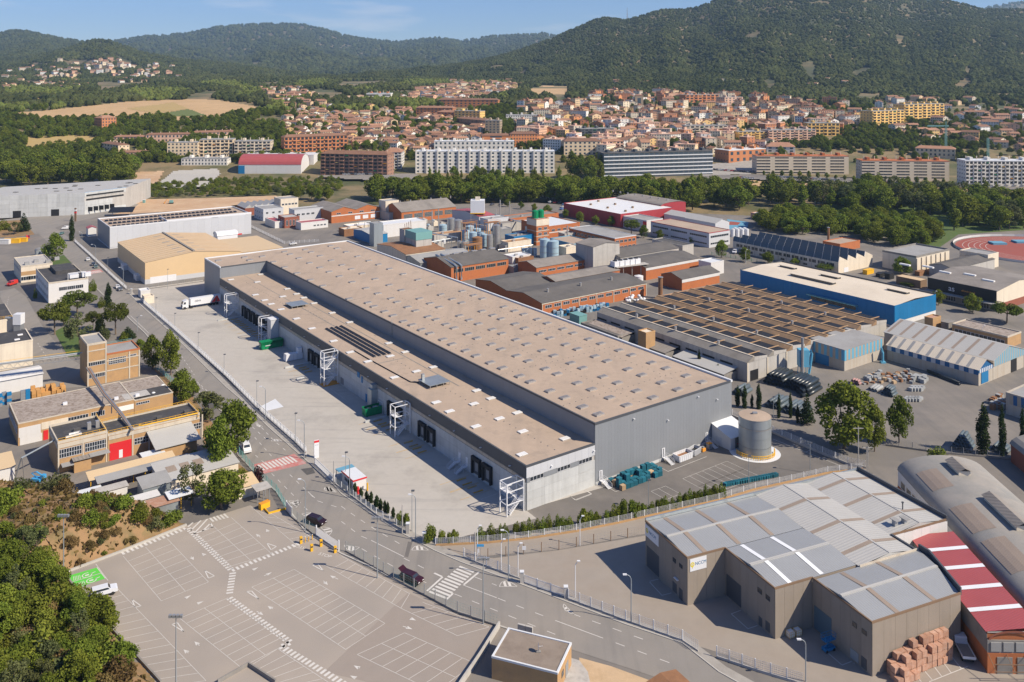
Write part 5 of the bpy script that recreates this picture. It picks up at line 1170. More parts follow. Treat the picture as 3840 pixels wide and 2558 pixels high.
for x,y in ((24.5,2.5),(30,1.6),(12,7)): rbox(b3,'roof_unit',x,y,x+1.1,y+.8,5.92,6.6,'white_metal')
rbox(b3,'roof_patch',27,1,34,6,5.915,5.95,'concrete')
b4=hall('weathered_roof_extension','dark roofed extension continuing the weathered flat roof','building',None,5.5,HL,b3.Lu,L(1510,505),'ochre_brick','roof_old','flat',par=.1,trim='render_trim',world=b3.w(b3.Lv+.1,0)); rbox(b4,'bitumen_field',.3,.3,b4.Lv-.3,b3.Lu*.42,5.51,5.56,'roof_bitumen'); vwin(b4,L(1200,615),L(1320,610),5,0)
for x,y in ((4,6),(10,8),(6,3)): b4.part('dome_light',MB().cyl((x,y),.6,5.5,5.75,10,r1=.3),'skylight_white',b4.roof)
b5=hall('brick_stair_tower','tall ochre brick tower with concrete bands','tower',L(770,110),13.,HL,L(712,30),L(942,82),'ochre_brick','roof_grey','flat',par=.5,trim='render_trim')
for z in (3.6,7.4,10.9): b5.box('band',(-.08,-.1,z),(b5.Lv+.02,-.01,z+.35),'render_trim')
for p0,p1 in ((L(780,255),L(938,265)),(L(785,365),L(938,372))): vwin(b5,p0,p1,7,0)
for x in (0,b5.Lv-.4): b5.box('pillar',(x,-.14,0),(x+.4,-.02,12.8),'render_trim')
x0,zw=on_v(b5,L(957,188));
b6=hall('brick_wing','ochre brick wing with long steel windows beside the tower','building',None,zw,HL,10.5,b5.loc(L(1235,142),zw)[0]-b5.Lv,'ochre_brick','roof_grey','flat',par=.35,trim='brick',world=b5.w(b5.Lv+.1,0.))
vwin(b6,L(960,225),L(1112,250),9,2); vwin(b6,L(1130,190),L(1205,195),5,0)
for z in (3.6,zw-2.2): b6.box('band',(0,-.1,z),(b6.Lv,-.01,z+.35),'render_trim')
for x in (6.6,b6.Lv-.4): b6.box('pillar',(x,-.14,0),(x+.4,-.02,zw-.2),'render_trim')
rails(b6,[(.2,b6.Lu-.2,zw),(b6.Lv-.2,b6.Lu-.2,zw)],1.,'teal')
e=thing('pipe_bridge','steel pipe bridge with yellow rail running to the brick tower','bridge',g(L(720,470))); o=e.location
pA=g(L(-60,330),8.)-o; pB=g(L(705,225),8.)-o; d=(pB-pA)
mb=MB()
for s in (0,.9): mb.bar(pA+Vector((0,0,s*1.6)),pB+Vector((0,0,s*1.6)),.14)
n=22
for i in range(n): a=pA.lerp(pB,i/n); c=pA.lerp(pB,(i+1)/n); mb.bar(a+Vector((0,0,0 if i%2 else 1.44)),c+Vector((0,0,1.44 if i%2 else 0)),.09)
mb.build('truss','steel',e); MB().bar(pA+Vector((0,0,1.6)),pB+Vector((0,0,1.6)),1.6,.1).build('deck','concrete',e); MB().bar(pA+Vector((0,.7,2.4)),pB+Vector((0,.7,2.4)),.09).build('handrail','yellow',e)
for k,off in enumerate((.3,.75)): MB().tube([pA+Vector((off,.2,1.9)),pB+Vector((off,.2,1.9))],.16,6).build('pipe','galv',e)
e=thing('pipe_run','bundle of pipes descending over the weathered roofs','pipes',g(L(1060,760))); o=e.location
for k,(m_,r) in enumerate((('concrete_dark',.2),('rust',.14),('alu',.13),('galv',.11))):
 MB().tube([g(L(762+k*12,305),9.5)-o,g(L(905+k*10,530),8.)-o,g(L(1040+k*10,690),8.)-o,g(L(1165+k*6,855),7.2)-o],r,7).build('pipe',m_,e)
mb=MB()
for p,z in ((L(905,560),8.),(L(1050,700),8.),(L(985,640),8.)): q=g(p,z)-o; mb.bar(q,Vector((q.x,q.y,5.9)),.2); mb.bar(q+Vector((-.8,0,0)),q+Vector((.8,0,0)),.15)
mb.build('support','steel',e)
e=thing('inclined_pipe','grey pipe slanting down to a steel trestle beside the workshop','pipes',g(L(150,1290))); o=e.location
MB().tube([g(L(480,945),7.)-o,g(L(190,1100),6.)-o,g(L(130,1290),0.2)-o],.22,7).build('pipe','galv',e); mb=MB()
for dx in (-1.,1.): mb.bar(g(L(195,1100),6.)-o,g(L(165,1300))-o+Vector((dx,dx*.6,0)),.12)
mb.build('trestle','steel',e)
q=Bld('beige_hall','beige rendered hall with dark roof and pale rooflights','hall',L(290,62),8.5,HL); q.box('wall',(-24,0,0),(0,16,8.4),'cream_wall'); RF=q.box('roof',(-24,.3,8.4),(-.3,16,8.45),'roof_bitumen'); q.box('parapet',(-24,-.05,8.3),(.05,.3,8.8),'cream_wall',RF); q.box('parapet',(-.3,.3,8.3),(.05,16,8.8),'cream_wall',RF)
for x,y in ((-5,3.5),(-3.4,9),(-12,4)): q.box('rooflight',(x,y,8.4),(x+1.6,y+1.2,8.7),'skylight_white',RF)
q=Bld('white_shed','low white metal shed under the pipe bridge','shed',L(378,350),4.4,HL); q.box('wall',(-20,0,0),(0,9,4.3),'white_wall'); q.part('roof',MB().add([(-20.2,-.4,4.3),(.2,-.4,4.3),(.2,4.5,5.2),(-20.2,4.5,5.2),(.2,9.3,4.3),(-20.2,9.3,4.3)],[(0,1,2,3),(3,2,4,5)]),'white_wall')
q=Bld('white_shed','small white hut with ribbed roof at the edge of the bank','shed',L(130,1165),3.4,HL); q.box('wall',(-12,0,0),(0,8,3.3),'white_wall'); q.part('roof',MB().add([(-12.2,-.4,3.3),(.3,-.4,3.3),(.3,8.3,4.),(-12.2,8.3,4.)],[(0,1,2,3)]),'roof_beige')
def shed(name,label,p,h,Lv,Lu,wall,roof,slope=.5,open_=False,head=HL,post='yellow'):
 b=Bld(name,label,'shelter' if open_ else 'hut',p,h,head)
 if open_:
  for x in (.2,Lv/2,Lv-.2):
   for y in (.2,Lu-.2): b.box('post',(x-.08,y-.08,0),(x+.08,y+.08,h+slope*y/Lu),post if y<1 else 'steel')
 else: b.part('wall',MB().add([(0,0,0),(Lv,0,0),(Lv,Lu,0),(0,Lu,0),(0,0,h),(Lv,0,h),(Lv,Lu,h+slope),(0,Lu,h+slope)],[(0,1,5,4),(1,2,6,5),(2,3,7,6),(3,0,4,7)]),wall)
 b.part('roof',MB().add([(-.3,-.3,h-.0),(Lv+.3,-.3,h),(Lv+.3,Lu+.3,h+slope+.02),(-.3,Lu+.3,h+slope+.02),(-.3,-.3,h+.12),(Lv+.3,-.3,h+.12),(Lv+.3,Lu+.3,h+slope+.14),(-.3,Lu+.3,h+slope+.14)],[(4,5,6,7),(3,2,1,0),(0,1,5,4),(1,2,6,5),(2,3,7,6),(3,0,4,7)]),roof); return b
shed('shelter','long open shelter with beige ribbed roof',L(795,1300),3.2,19.5,3.4,'','roof_beige',.6,True)
shed('shelter','long open shelter with grey ribbed roof in front of the beige one',L(870,1325),3.0,21,2.6,'','roof_grey',.4,True)
shed('metal_hut','grey corrugated hut with pale door panels',L(1265,1375),3.4,6.2,5.4,'galv','roof_grey',.5)
b=shed('long_hut','long hut with patchy grey and brown ribbed roof',L(1435,1320),3.4,18,9.5,'cream_wall','roof_sheet_light',.9)
for x in (2.2,5.4,8.6): b.part('roof_patch',MB().quad((x,3.5,3.9),(x+2.2,3.5,3.9),(x+2.2,6.3,4.17),(x,6.3,4.17)),'roof_strip')
shed('white_hut','small white roofed porch in front of the bushes',L(1500,1465),3.,5.,3.,'white_wall','white_rim',.3,True)
shed('site_cabin','white site cabin at the top of the slope',L(1185,1490),2.7,5.4,2.6,'white_wall','white_wall',.05)
shed('rusty_hut','flat hut with rusty pink roof beside the site cabin',L(1330,1545),2.5,6.,3.4,'galv','brick_pack',.2)
shed('container','white container with an open end at the crest',L(690,1440),2.4,5.,2.4,'white_wall','white_rim',.03)
shed('container','low white container between the crest shrubs',L(840,1420),2.4,7.,2.4,'white_wall','concrete',.03)
shed('container','white container beside the annex wall',L(1300,1140),2.6,6.2,2.5,'white_metal','roof_sheet_light',.03)
shed('container','white container under the sloping annex roof',L(1265,1095),2.6,5.,2.5,'white_metal','white_rim',.03)
shed('bus_shelter','small shelter with pale square roof by the road fence',L(2270,1395),2.9,3.2,3.,'','concrete',.1,True,post='steel')
shed('garden_hut','hut with pointed beige roof between the purple bush and the conifers',L(2110,1370),2.6,4.5,4.5,'cream_wall','roof_beige',.8)
cr=MB().box(-.6,-.5,0,.6,.5,.9)
for k in range(4): cr.box(-.62,-.52,.08+k*.22,.62,.52,.16+k*.22)
crw=cr.mesh('crate','wood'); crb=MB().box(-.6,-.5,0,.6,.5,.9).box(-.63,-.53,.35,.63,.53,.5).mesh('crate','blue'); crg=MB().box(-.6,-.5,0,.6,.5,.9).box(-.63,-.53,.35,.63,.53,.5).mesh('crate','steel')
rc=random.Random(5); base=g(L(330,585)); uL=Vector((math.sin(R_(HL)),math.cos(R_(HL)),0)); vL=Vector((uL.y,-uL.x,0))
for i in range(7):
 for j in range(3):
  for k in range(rc.choice((2,3,3,4))-(1 if i>4 else 0)):
   tag(put('crate',crw,None,base+vL*(i*1.35-1.)+uL*j*1.2+Vector((rc.uniform(-.1,.1),rc.uniform(-.1,.1),.02+k*.92)),-R_(HL)+rc.uniform(-.05,.05)),'orange wooden crate stacked behind the weathered roof','crate','orange wooden crates')
for i in range(2):
 for k in range(4): tag(put('crate',crb if i else crg,None,base+vL*(-2.6-(1-i)*1.3)+Vector((0,0,.02+k*.92)),-R_(HL)),'blue crate stacked beside the orange crates' if i else 'grey metal crate stacked beside the blue ones','crate','crates beside the orange stack')
for i in range(5):
 for k in range(4): tag(put('crate',crb if (i+k)%2 else crg,None,g(L(20,640))+vL*(i*1.2-3)+uL*(i%2)+Vector((0,0,.02+k*.92)),-R_(HL)),'blue or grey crate in the stacks at the compound edge','crate','stacks at the compound edge')
e=thing('boom_lift','blue boom lift parked at the crest edge','lift',g(L(330,1310)),R_(-10)); MB().box(-1.2,-.8,.3,1.2,.8,1.).build('chassis','blue_bright',e); MB().tube([(0,0,1.),(-1.6,0,2.),(-.2,0,2.4),(1.4,0,1.6)],.16).build('boom','blue_bright',e); MB().box(1.2,-.5,.9,2.1,.5,1.9).build('basket','blue_bright',e)
for x in (-.8,.8):
 for y in (-.8,.8): MB().bar((x,y-.12,.3),(x,y+.12,.3),.55).build('wheel','rubber',e)
# halls and factories of the estate behind the warehouse
HE=-35.5
b=Bld('beige_hall','beige metal hall with ribbed beige gable roof and grey rooflights','hall',A(1000,525),10.2,HE); Lu=b.loc(A(808,383),10.2)[1]; xa,za=on_v(b,A(1340,447)); Lv=2*xa
b.box('plinth',(-.04,-.04,0),(Lv+.04,Lu+.04,2.2),'clad_light')
m=MB(); pr=[(0,10.2),(xa,za),(Lv,10.2)]
for t_ in (0,Lu): m.add([(0,t_,2.2),(Lv,t_,2.2)]+[(x,t_,z) for x,z in pr[::-1]],[(0,1,2,3,4)])
m.quad((0,0,2.2),(0,Lu,2.2),(0,Lu,10.2),(0,0,10.2)); m.quad((Lv,0,2.2),(Lv,Lu,2.2),(Lv,Lu,10.2),(Lv,0,10.2)); b.part('wall',m,'wall_beige')
RF=b.part('roof',MB().quad((-.2,-.2,10.25),(xa,-.2,za+.06),(xa,Lu+.2,za+.06),(-.2,Lu+.2,10.25)).quad((xa,-.2,za+.06),(Lv+.2,-.2,10.25),(Lv+.2,Lu+.2,10.25),(xa,Lu+.2,za+.06)),'roof_beige')
for k in range(6):
 y=Lu*(k+.6)/6.4
 for x0,x1 in ((xa-6.5,xa-2.8),(xa+3,xa+6.7)):
  z=lambda x: 10.3+(za-10.2)*(1-abs(x-xa)/xa)
  b.part('rooflight',MB().quad((x0,y,z(x0)),(x1,y,z(x1)),(x1,y+1.4,z(x1)),(x0,y+1.4,z(x0))),'roof_grey',RF)
b.box('ridge_vent',(xa-.5,.5,za),(xa+.5,Lu-.5,za+.45),'concrete_dark',RF)
for k in range(14):
 y=Lu*(k+.5)/14; b.part('seam',MB().bar((0,y,10.3),(xa-.6,y,za+.05),.12,.07).bar((xa+.6,y,za+.05),(Lv,y,10.3),.12,.07),'rust_roof',RF)
q=b.box('annex_hall',(Lv+.1,Lu*.1,0),(Lv+24,Lu*.75,8.2),'wall_beige'); b.box('annex_roof',(Lv+.1,Lu*.1-.2,8.2),(Lv+24.2,Lu*.75+.2,8.4),'roof_beige',q)
vrect(b,'panel_door','white_metal',A(1035,625),A(1215,665));
for p in (A(950,640),A(860,570)): e=thing('container','white container standing beside the beige hall','container',g(p),b.rz,'white containers by the beige hall'); MB().box(-1.3,-3,0,1.3,3,2.6).build('shell','white_metal',e); MB().box(-1.25,-3.05,.1,1.25,-3,2.5).build('door','clad_light',e)
w=Bld('white_hall','long white metal hall with rows of solar panels on its roof','hall',A(757,283),12.,HE); Lu=w.loc(A(655,225),12)[1]; Lv=w.loc(A(1670,165),12)[0]; xn=w.loc(A(1140,240),12)[0]
w.box('wall',(0,0,0),(Lv,Lu,11.6),'clad_light'); panels(w,'cladding_panel','x',0,Lv,0,.8,12.2,4.,'clad_light',th=.1); panels(w,'cladding_panel','y',0,Lu,0,.8,12.2,4.,'clad_grey',th=.1)
RF=w.box('roof',(.3,.3,11.6),(Lv-.3,Lu-.3,11.75),'roof_tan');
for a in ((-.1,-.1,Lv+.1,.25),(-.1,Lu-.25,Lv+.1,Lu+.1),(-.1,.25,.25,Lu-.25),(Lv-.25,.25,Lv+.1,Lu-.25)): w.box('parapet',(a[0],a[1],11.9),(a[2],a[3],12.5),'white_metal',RF)
w.box('raised_parapet',(xn,-.14,12.2),(Lv+.1,.28,13.3),'white_metal',RF); w.box('raised_parapet',(xn,.28,12.2),(xn+.3,Lu*.5,13.3),'white_metal',RF)
pm=shared_box('solar_panel',1.9,2.6,.05,'solar')
for j in range(3):
 for i in range(int(Lv/2.5)-2):
  y=2.+j*Lu/3.2
  if 2+i*2.5>xn and j==0: continue
  o=put('solar_panel',pm,RF,(2+i*2.5,y,11.95)); o.rotation_euler=(R_(12),0,0)
b=hall('white_tent','white arched storage tent against the white hall','tent',A(1500,342),3.4,HE,8,A(1655,335),'white_metal','white_metal','vault_v',2.); vrect(w,'gate','red',A(1630,292),A(1668,335))
hall('red_roof_kiosk','small white house with red roof beside the white hall','house',A(607,290),5.,HE,6,A(652,275),'white_wall','roof_red','gable_u',1.)
P0=[X1(-260,1520),X1(0,1505),X1(582,1480),X1(868,1438)]; W0=[g(p) for p in P0]; o=W0[2]; e=thing('concrete_building','large grey concrete building under construction with open bays','building',o); hc=hgt(P0[2],X1(582,1328))
bk=[W0[-1]+Vector((-6,58,0)),W0[0]+Vector((-6,58,0))]
MB().prism([(p-o).xy for p in W0+bk],0,hc-.6).build('wall','concrete',e)
MB().prism([(p-o).xy for p in W0+bk],hc-.6,hc-.5).build('roof','roof_sheet_light',e)
def plane_panels(a,c,n,z0,z1,rows,mname,skip=()):
 d=(c-a); Ln=d.length; rz=math.atan2(d.y,d.x); me=shared_box('wall_panel',Ln/n-.05,.15,(z1-z0)/rows-.05,mname); nn=Vector((d.y,-d.x,0)).normalized()*.15
 for i in range(n):
  for r in range(rows):
   if (i,r) in skip: continue
   q=a.lerp(c,i/n)-o+nn; q.z=z0+r*(z1-z0)/rows; put('wall_panel',me,e,q,rz)
plane_panels(W0[0],W0[1],4,0,hc,5,'concrete_panel'); plane_panels(W0[1],W0[2],9,0,hc,5,'concrete_panel')
plane_panels(W0[2],W0[3],3,0,hc,5,'concrete_panel',skip={(i,r) for i in range(3) for r in (3,)}|{(2,2),(2,1)})
d=(W0[3]-W0[2]); rz=math.atan2(d.y,d.x); nn=Vector((d.y,-d.x,0)).normalized()
for i in range(5): q=W0[2].lerp(W0[3],.08+i*.13)-o+nn*.22; q.z=hc*.13; MB().box(0,-.05,0,d.length*.1,.05,hc*.2).build('opening','black',e).location=q; e.children[-1].rotation_euler=(0,0,rz)
for zf in (.63,.82): q=W0[2].lerp(W0[3],.04)-o+nn*.19; q.z=hc*zf; x=MB().box(0,-.05,0,d.length*.9,.05,hc*.07).build('opening','black',e); x.location=q; x.rotation_euler=(0,0,rz)
d1=W0[2]-W0[1]
for f in (.15,.6): q=W0[1].lerp(W0[2],f)-o+Vector((d1.y,-d1.x,0)).normalized()*.2; x=MB().box(0,-.05,0,5.,.05,4.6).build('gate','black',e); x.location=q; x.rotation_euler=(0,0,math.atan2(d1.y,d1.x))
rr=random.Random(2)
for i in range(16):
 q=W0[1].lerp(W0[3],rr.uniform(.0,.95))-o+Vector((rr.uniform(-4,0),rr.uniform(6,45),0)); q.z=hc-.5; x=MB().box(-1.6,-.8,0,1.6,.8,.35).build('rooflight','roof_dark',e); x.location=q
x=MB().tube([W0[2]-o+Vector((0,.3,hc)),W0[3]-o+Vector((0,.3,hc))],.1).build('edge_rail','blue_bright',e)
hall('brick_hall','brick hall with dark fibre roof and a row of white framed windows','factory',B(1383,805),5.6,HE,B(1145,715),B(2085,660),'brick','roof_fibre_dark','gable_v',1.7)
hall('brick_hall','brick hall with dark gable roof joined behind the windowed one','factory',B(1140,716),5.4,HE,B(912,642),B(1465,652),'brick','roof_fibre_dark','gable_v',1.7)
b=[o_ for o_ in COL.objects if o_.name=='brick_hall'][0]
BH=Bld.__new__(Bld); BH.o=b.location.copy(); t=R_(HE); BH.u=Vector((math.sin(t),math.cos(t),0)); BH.v=Vector((math.cos(t),-math.sin(t),0)); BH.e=b; BH.h=5.6
Lv=BH.loc(B(2085,660),5.6)[0]
win_row(BH,'x',12,1,Lv-1,3.2,3.4,1.3,mull=2); BH.box('eave_band',(-.1,-.14,5.05),(Lv+.1,-.01,5.5),'render_trim')
for k in range(7): BH.box('pier',(k*(Lv-.3)/6,-.16,0),(k*(Lv-.3)/6+.3,-.02,5.05),'render_trim')
for i in range(3): BH.part('roof_vent',MB().cyl((10+i*18,9),.5,6.8,8.4,8),'alu')
hall('fibre_roof_hall','hall with wide grey fibre roof and small rooflights','factory',B(1475,655),6.2,HE,B(1385,618),B(1880,565),'brick','roof_fibre','gable_v',1.2)
b=hall('grey_block','tall windowless grey concrete block with brown roof','factory',B(1735,417),13.5,HE,B(1612,388),B(1923,390),'concrete','roof_fibre','gable_u',1.3,over=.3); panels(b,'wall_panel','x',0,b.Lv,0,0,13.3,5.,'concrete',th=.08,rows=4)
b=hall('low_brick_hall','low brick hall with grey fibre gable roof beside the grey block','factory',B(1345,560),6.,HE,B(1225,520),B(1735,497),'brick','roof_fibre','gable_v',1.8); win_row(b,'x',6,1,b.Lv-1,3.4,4.6,1.2,mull=4)
b=hall('dark_roof_shed','shed with dark gable roof, white rooflights and two big ducts','factory',B(757,558),7.2,HE,B(668,478),B(1150,497),'brick','roof_fibre_dark','gable_v',2.6); win_row(b,'x',5,1,b.Lv-1,4.4,5.4,1.7,mull=4,frame='render_trim')
for i in range(6): b.part('rooflight',MB().box(6+i*5.5,b.Lu*.62,9.,9+i*5.5,b.Lu*.62+1.5,9.7),'alu',b.roof)
for x in (2.5,5.2): b.part('duct',MB().tube([(x,b.Lu*.7,9.8),(x,1.5,8.1),(x,-.8,7.6),(x,-.9,1.)],.55,8),'galv')
b=hall('grey_sheet_shed','grey sheet metal shed with rounded roof edge','factory',B(545,528),5.6,HE,B(463,470),B(850,455),'galv','roof_grey','gable_v',1.9)
b=hall('mill_building','cream mill building with rusty brown roof below concrete silos','factory',B(445,468),7.5,HE,B(265,395),B(612,398),'cream_wall','rust','gable_v',1.6)
def boxthing(name,label,cat,top,h,u,v,wall,roof,bands=()):
 b=hall(name,label,cat,top,h,HE,u,v,wall,roof,'flat',par=.2)
 for z,m in bands: b.box('band',(-.07,-.07,z),(b.Lv+.07,b.Lu+.07,z+.4),m)
 return b
b=boxthing('silo_block','concrete silo block with teal sheet cap','silo',B(515,325),15.5,B(465,300),B(583,300),'concrete','roof_grey'); b.box('cap',(-.2,-.2,12.),(b.Lv+.2,b.Lu+.2,16.),'teal',b.roof)
b=boxthing('silo_block','rusty concrete silo block with pipes on top','silo',B(435,300),15.,B(398,290),B(470,285),'concrete','rust');
for i in range(4): b.part('pipe',MB().tube([(1+i*1.2,1,15),(1+i*1.2,1.5,18+i*.5)],.18),'rust',b.roof)
boxthing('filter_block','tall grey-green sheet block beside the mill','silo',B(225,258),13.,B(197,248),B(283,250),'galv','roof_grey')
hall('white_hall_long','long bright white hall behind the mill','hall',B(290,268),7.5,HE,12,B(592,236),'white_wall','white_rim','flat'); hall('blue_shed','dark shed with pale roof beside the blue drums','shed',B(205,335),5.,HE,B(120,290),B(345,330),'blue','roof_sheet_light','gable_v',1.)
b=hall('twin_gable_brick','brick factory with two fibre gables and white roller doors','factory',(1243,795),7.6,HE,34,B(302,152),'brick','roof_fibre','gable_u',2.6,2); win_row(b,'x',3,b.Lv*.45,b.Lv*.95,1.,4.,2.4,'white_metal','white_metal'); win_row(b,'x',4,1,b.Lv-1,5.4,3.,1.1); b.box('band',(0,-.08,4.4),(b.Lv,-.01,5.),'white_wall')
b=hall('grey_office','two-storey grey office block with small windows','office',A(1815,160),7.6,HE,A(1740,138),A(1925,137),'clad_light','roof_grey','flat'); win_row(b,'x',3,.5,b.Lv-.5,4.6,1.6,1.3); win_row(b,'x',3,.5,b.Lv-.5,1.2,1.6,1.3); win_row(b,'y',4,.5,b.Lu-.5,4.6,1.4,1.2); win_row(b,'y',4,.5,b.Lu-.5,1.2,1.4,1.2)
b=hall('cream_office','cream office block rising above the grey one','office',A(1935,90),11.,HE,A(1922,72),A(2052,78),'cream_wall','roof_grey','flat'); win_row(b,'x',5,.5,b.Lv-.5,6.8,1.7,1.3)
b=hall('red_brick_office','red-brown brick office with tall windows and grey roof','office',A(1962,218),6.5,HE,A(1928,200),A(2058,205),'brick_dark','roof_sheet_light','flat'); win_row(b,'x',4,.5,b.Lv-.5,1.5,1.3,3.6); win_row(b,'y',3,.5,b.Lu-.5,1.5,1.3,3.6)
hall('white_annex','low white annex with red roof edge in front of the brick office','annex',A(1895,245),4.,HE,A(1865,215),A(1930,228),'white_wall','roof_red','flat'); b=hall('white_annex','long low white building with dark red flat roof','annex',A(2075,255),4.2,HE,9,A(2290,245),'white_wall','roof_red','flat'); win_row(b,'x',4,8,b.Lv-1,1.6,1.6,1.)
b=hall('grey_works','grey rendered works with flat roofs and gables','factory',A(2030,165),8.,HE,10,A(2270,158),'clad_light','roof_grey','flat'); win_row(b,'x',4,1,b.Lv-6,4.4,2.2,1.3)
def sawtooth(b,n,Lv,Lu,h,rise,wallm,slopem,glassm,beam=None,along='u'):
 """teeth repeat along x, each tooth runs away along y: slope up from the left, glazing falls steeply on the right"""
 w=Lv/n
 for i in range(n):
  x=i*w
  r=b.part('roof_tooth',MB().quad((x,-.1,h),(x+w*.72,-.1,h+rise),(x+w*.72,Lu,h+rise),(x,Lu,h)).add([(x,0,h),(x+w,0,h),(x+w*.72,0,h+rise)],[(0,1,2)]).add([(x,Lu,h),(x+w,Lu,h),(x+w*.72,Lu,h+rise)],[(2,1,0)]),slopem)
  b.part('tooth_glazing',MB().quad((x+w*.72,0,h+rise),(x+w,0,h),(x+w,Lu,h),(x+w*.72,Lu,h+rise)),glassm,r)
b=Bld('sawtooth_works','grey works with a row of pale sawtooth roofs','factory',A(1690,150),5.,HE); Lu=18.; Lv=b.loc(A(1925,118),5)[0]; b.box('wall',(0,0,0),(Lv,Lu,5.),'brick_dark'); sawtooth(b,6,Lv,Lu,5.,2.4,'',"roof_sheet_light",'clad_light')
b=hall('long_brick_hall','long brick hall with steep fibre roof and blue tinted windows','factory',B(415,178),7.,HE,26,B(848,152),'brick','roof_fibre','gable_v',4.6); win_row(b,'x',5,1,b.Lv-2,2.4,6.4,3.,'glass_blue','render_trim',7,2)
for i in range(6): b.part('roof_vent',MB().cyl((6+i*8,13.2),.45,11,12.6,8),'alu',b.roof)
b=hall('red_white_shed','white metal shed with reddish roof below the white silo tower','factory',B(950,207),7.5,HE,B(710,167),B(1035,190),'clad_light','roof_red','gable_v',1.5)
b=hall('block_house','cream cubic plant house with flat roof','factory',B(305,105),12,HE,10,B(372,90),'cream_wall','roof_grey','flat')
e=thing('silo_tower','white process silo tower on an open steel frame','tower',g(B(940,275))); hh=hgt(B(940,275),B(940,75)); MB().box(-4.5,-4,hh*.5,4.5,4,hh*.92).build('silo','white_metal',e); MB().box(-4.7,-4.2,hh*.47,4.7,4.2,hh*.5).build('platform','yellow',e); m=MB()
for x in (-4.2,4.2):
 for y in (-3.8,3.8): m.box(x-.2,y-.2,0,x+.2,y+.2,hh*.47)
m.build('frame','steel',e); MB().box(-1.5,-1,hh*.92,1.5,1.5,hh*1.02).build('head_house','cream_wall',e)
b=boxthing('brick_tower','brick process tower with pale bands and green tanks on top','tower',B(1345,228),15.,B(1280,213),B(1412,213),'brick','roof_grey',((2.,'render_trim'),(5.,'render_trim'),(8.,'render_trim'),(11.2,'cream_wall'))); b.box('upper_wall',(-.1,-.1,11.6),(b.Lv+.1,b.Lu+.1,14.9),'cream_wall'); win_row(b,'x',2,.5,b.Lv-.5,2.6,2.4,1.6,mull=3); win_row(b,'x',2,.5,b.Lv-.5,5.6,2.4,1.6,mull=3); win_row(b,'x',2,.5,b.Lv-.5,8.6,2.4,1.6,mull=3)
for x in (.28,.72): b.part('tank',MB().cyl((b.Lv*x,b.Lu*.5),b.Lv*.21,15.1,19.2,10).cyl((b.Lv*x,b.Lu*.5),b.Lv*.21,19.2,19.8,10,r1=.5),'green_box',b.roof)
b=hall('brick_annex','brick annex with white roof and window row beside the process tower','factory',B(1432,278),8.,HE,B(1412,212),B(1598,240),'brick','white_rim','flat'); win_row(b,'x',5,1,b.Lv-1,5.,2.4,1.4,mull=2); b.box('band',(0,-.08,4.2),(b.Lv,-.01,4.7),'white_wall')
defmat('hall_red',(.33,.04,.05),rough=.5,var=.08,rnd=.04)
b=hall('red_hall','large dark red hall with white roof and black rooflight boxes','hall',B(1925,192),8.5,HE,B(1607,107),B(2247,137),'hall_red','skylight_white','flat',par=.3)
for i in range(6): rbox(b,'smoke_vent',b.Lv*(.2+.3*(i%2)),b.Lu*(.1+.15*i),b.Lv*(.2+.3*(i%2))+1.2,b.Lu*(.1+.15*i)+1.2,8.5,9.6,'slat_wood')
panels(b,'cladding_panel','x',0,b.Lv,0,0,8.4,3.,'hall_red',th=.06); panels(b,'cladding_panel','y',0,b.Lu,0,0,8.4,3.,'hall_red',th=.06)
b2_=hall('red_hall','long annex of the red hall with tan vaulted roof','hall',B(2205,130),9.,HE,B(1870,80),24,'hall_red','roof_fibre','vault_u',1.6)
for i in range(9): b2_.part('roof_vent',MB().cyl((12,6+i*8),.6,10.4,11.6,8),'alu',b2_.roof)
b=hall('white_office','white office with red sign panel and flat roof','office',B(2105,238),7.,HE,B(1985,200),B(2192,218),'white_wall','roof_grey','flat'); b.box('sign_panel',(-.1,0,4.4),(0,3.2,6.6),'red')
b=hall('grey_office_long','long grey office building with tan roof and window bands','office',C(182,322),8.3,HE,B(2138,242),C(329,300),'clad_light','roof_tan','flat',par=.3,trim='roof_red'); win_row(b,'x',1,.6,b.Lv-.6,5.4,b.Lv-2.5,1.3,mull=9); win_row(b,'x',1,.6,b.Lv-.6,1.6,b.Lv-2.5,1.1,mull=9); win_row(b,'y',3,.6,b.Lu-.6,5.4,b.Lu*.28,1.2,mull=8); win_row(b,'y',3,.6,b.Lu-.6,1.6,b.Lu*.28,1.,mull=8)
b=hall('gable_shed','pale shed with grey gable roof beside the sports court','shed',C(225,255),6.,HE,C(105,205),C(318,240),'clad_light','roof_sheet_light','gable_u',2.2); hall('gable_shed','pale shed with grey gable roof behind the office','shed',C(75,225),6.,HE,C(-70,180),14,'clad_light','roof_sheet_light','gable_u',2.)
for i in range(7): e=thing('white_tank','white upright tank beside the grey office','tank',g(C(345+i*16,345-(i%2)*8)),0,'white tanks by the office'); MB().cyl((0,0),1.3,0,4.6,12).build('shell','white_metal',e); MB().cyl((0,0),1.3,4.6,5.1,12,r1=.2).build('lid','clad_light',e)
b=hall('brick_school','two-storey brick office wing with grey flat roof and window bands','office',B(1885,358),7.2,HE,B(1650,275),B(2015,332),'brick','roof_grey','flat',par=.2,trim='white_rim'); win_row(b,'x',5,.4,b.Lv-.4,4.4,2.2,1.5,mull=1); win_row(b,'x',5,.4,b.Lv-.4,1.,2.2,1.5,mull=1); win_row(b,'y',12,.4,b.Lu-.4,4.2,2.2,1.5,mull=1)
hall('blue_roof_hall','low hall with light blue wall and tan roof between the brick wings','hall',B(1600,400),5.,HE,B(1502,350),B(1710,372),'court_blue','roof_tan','flat')
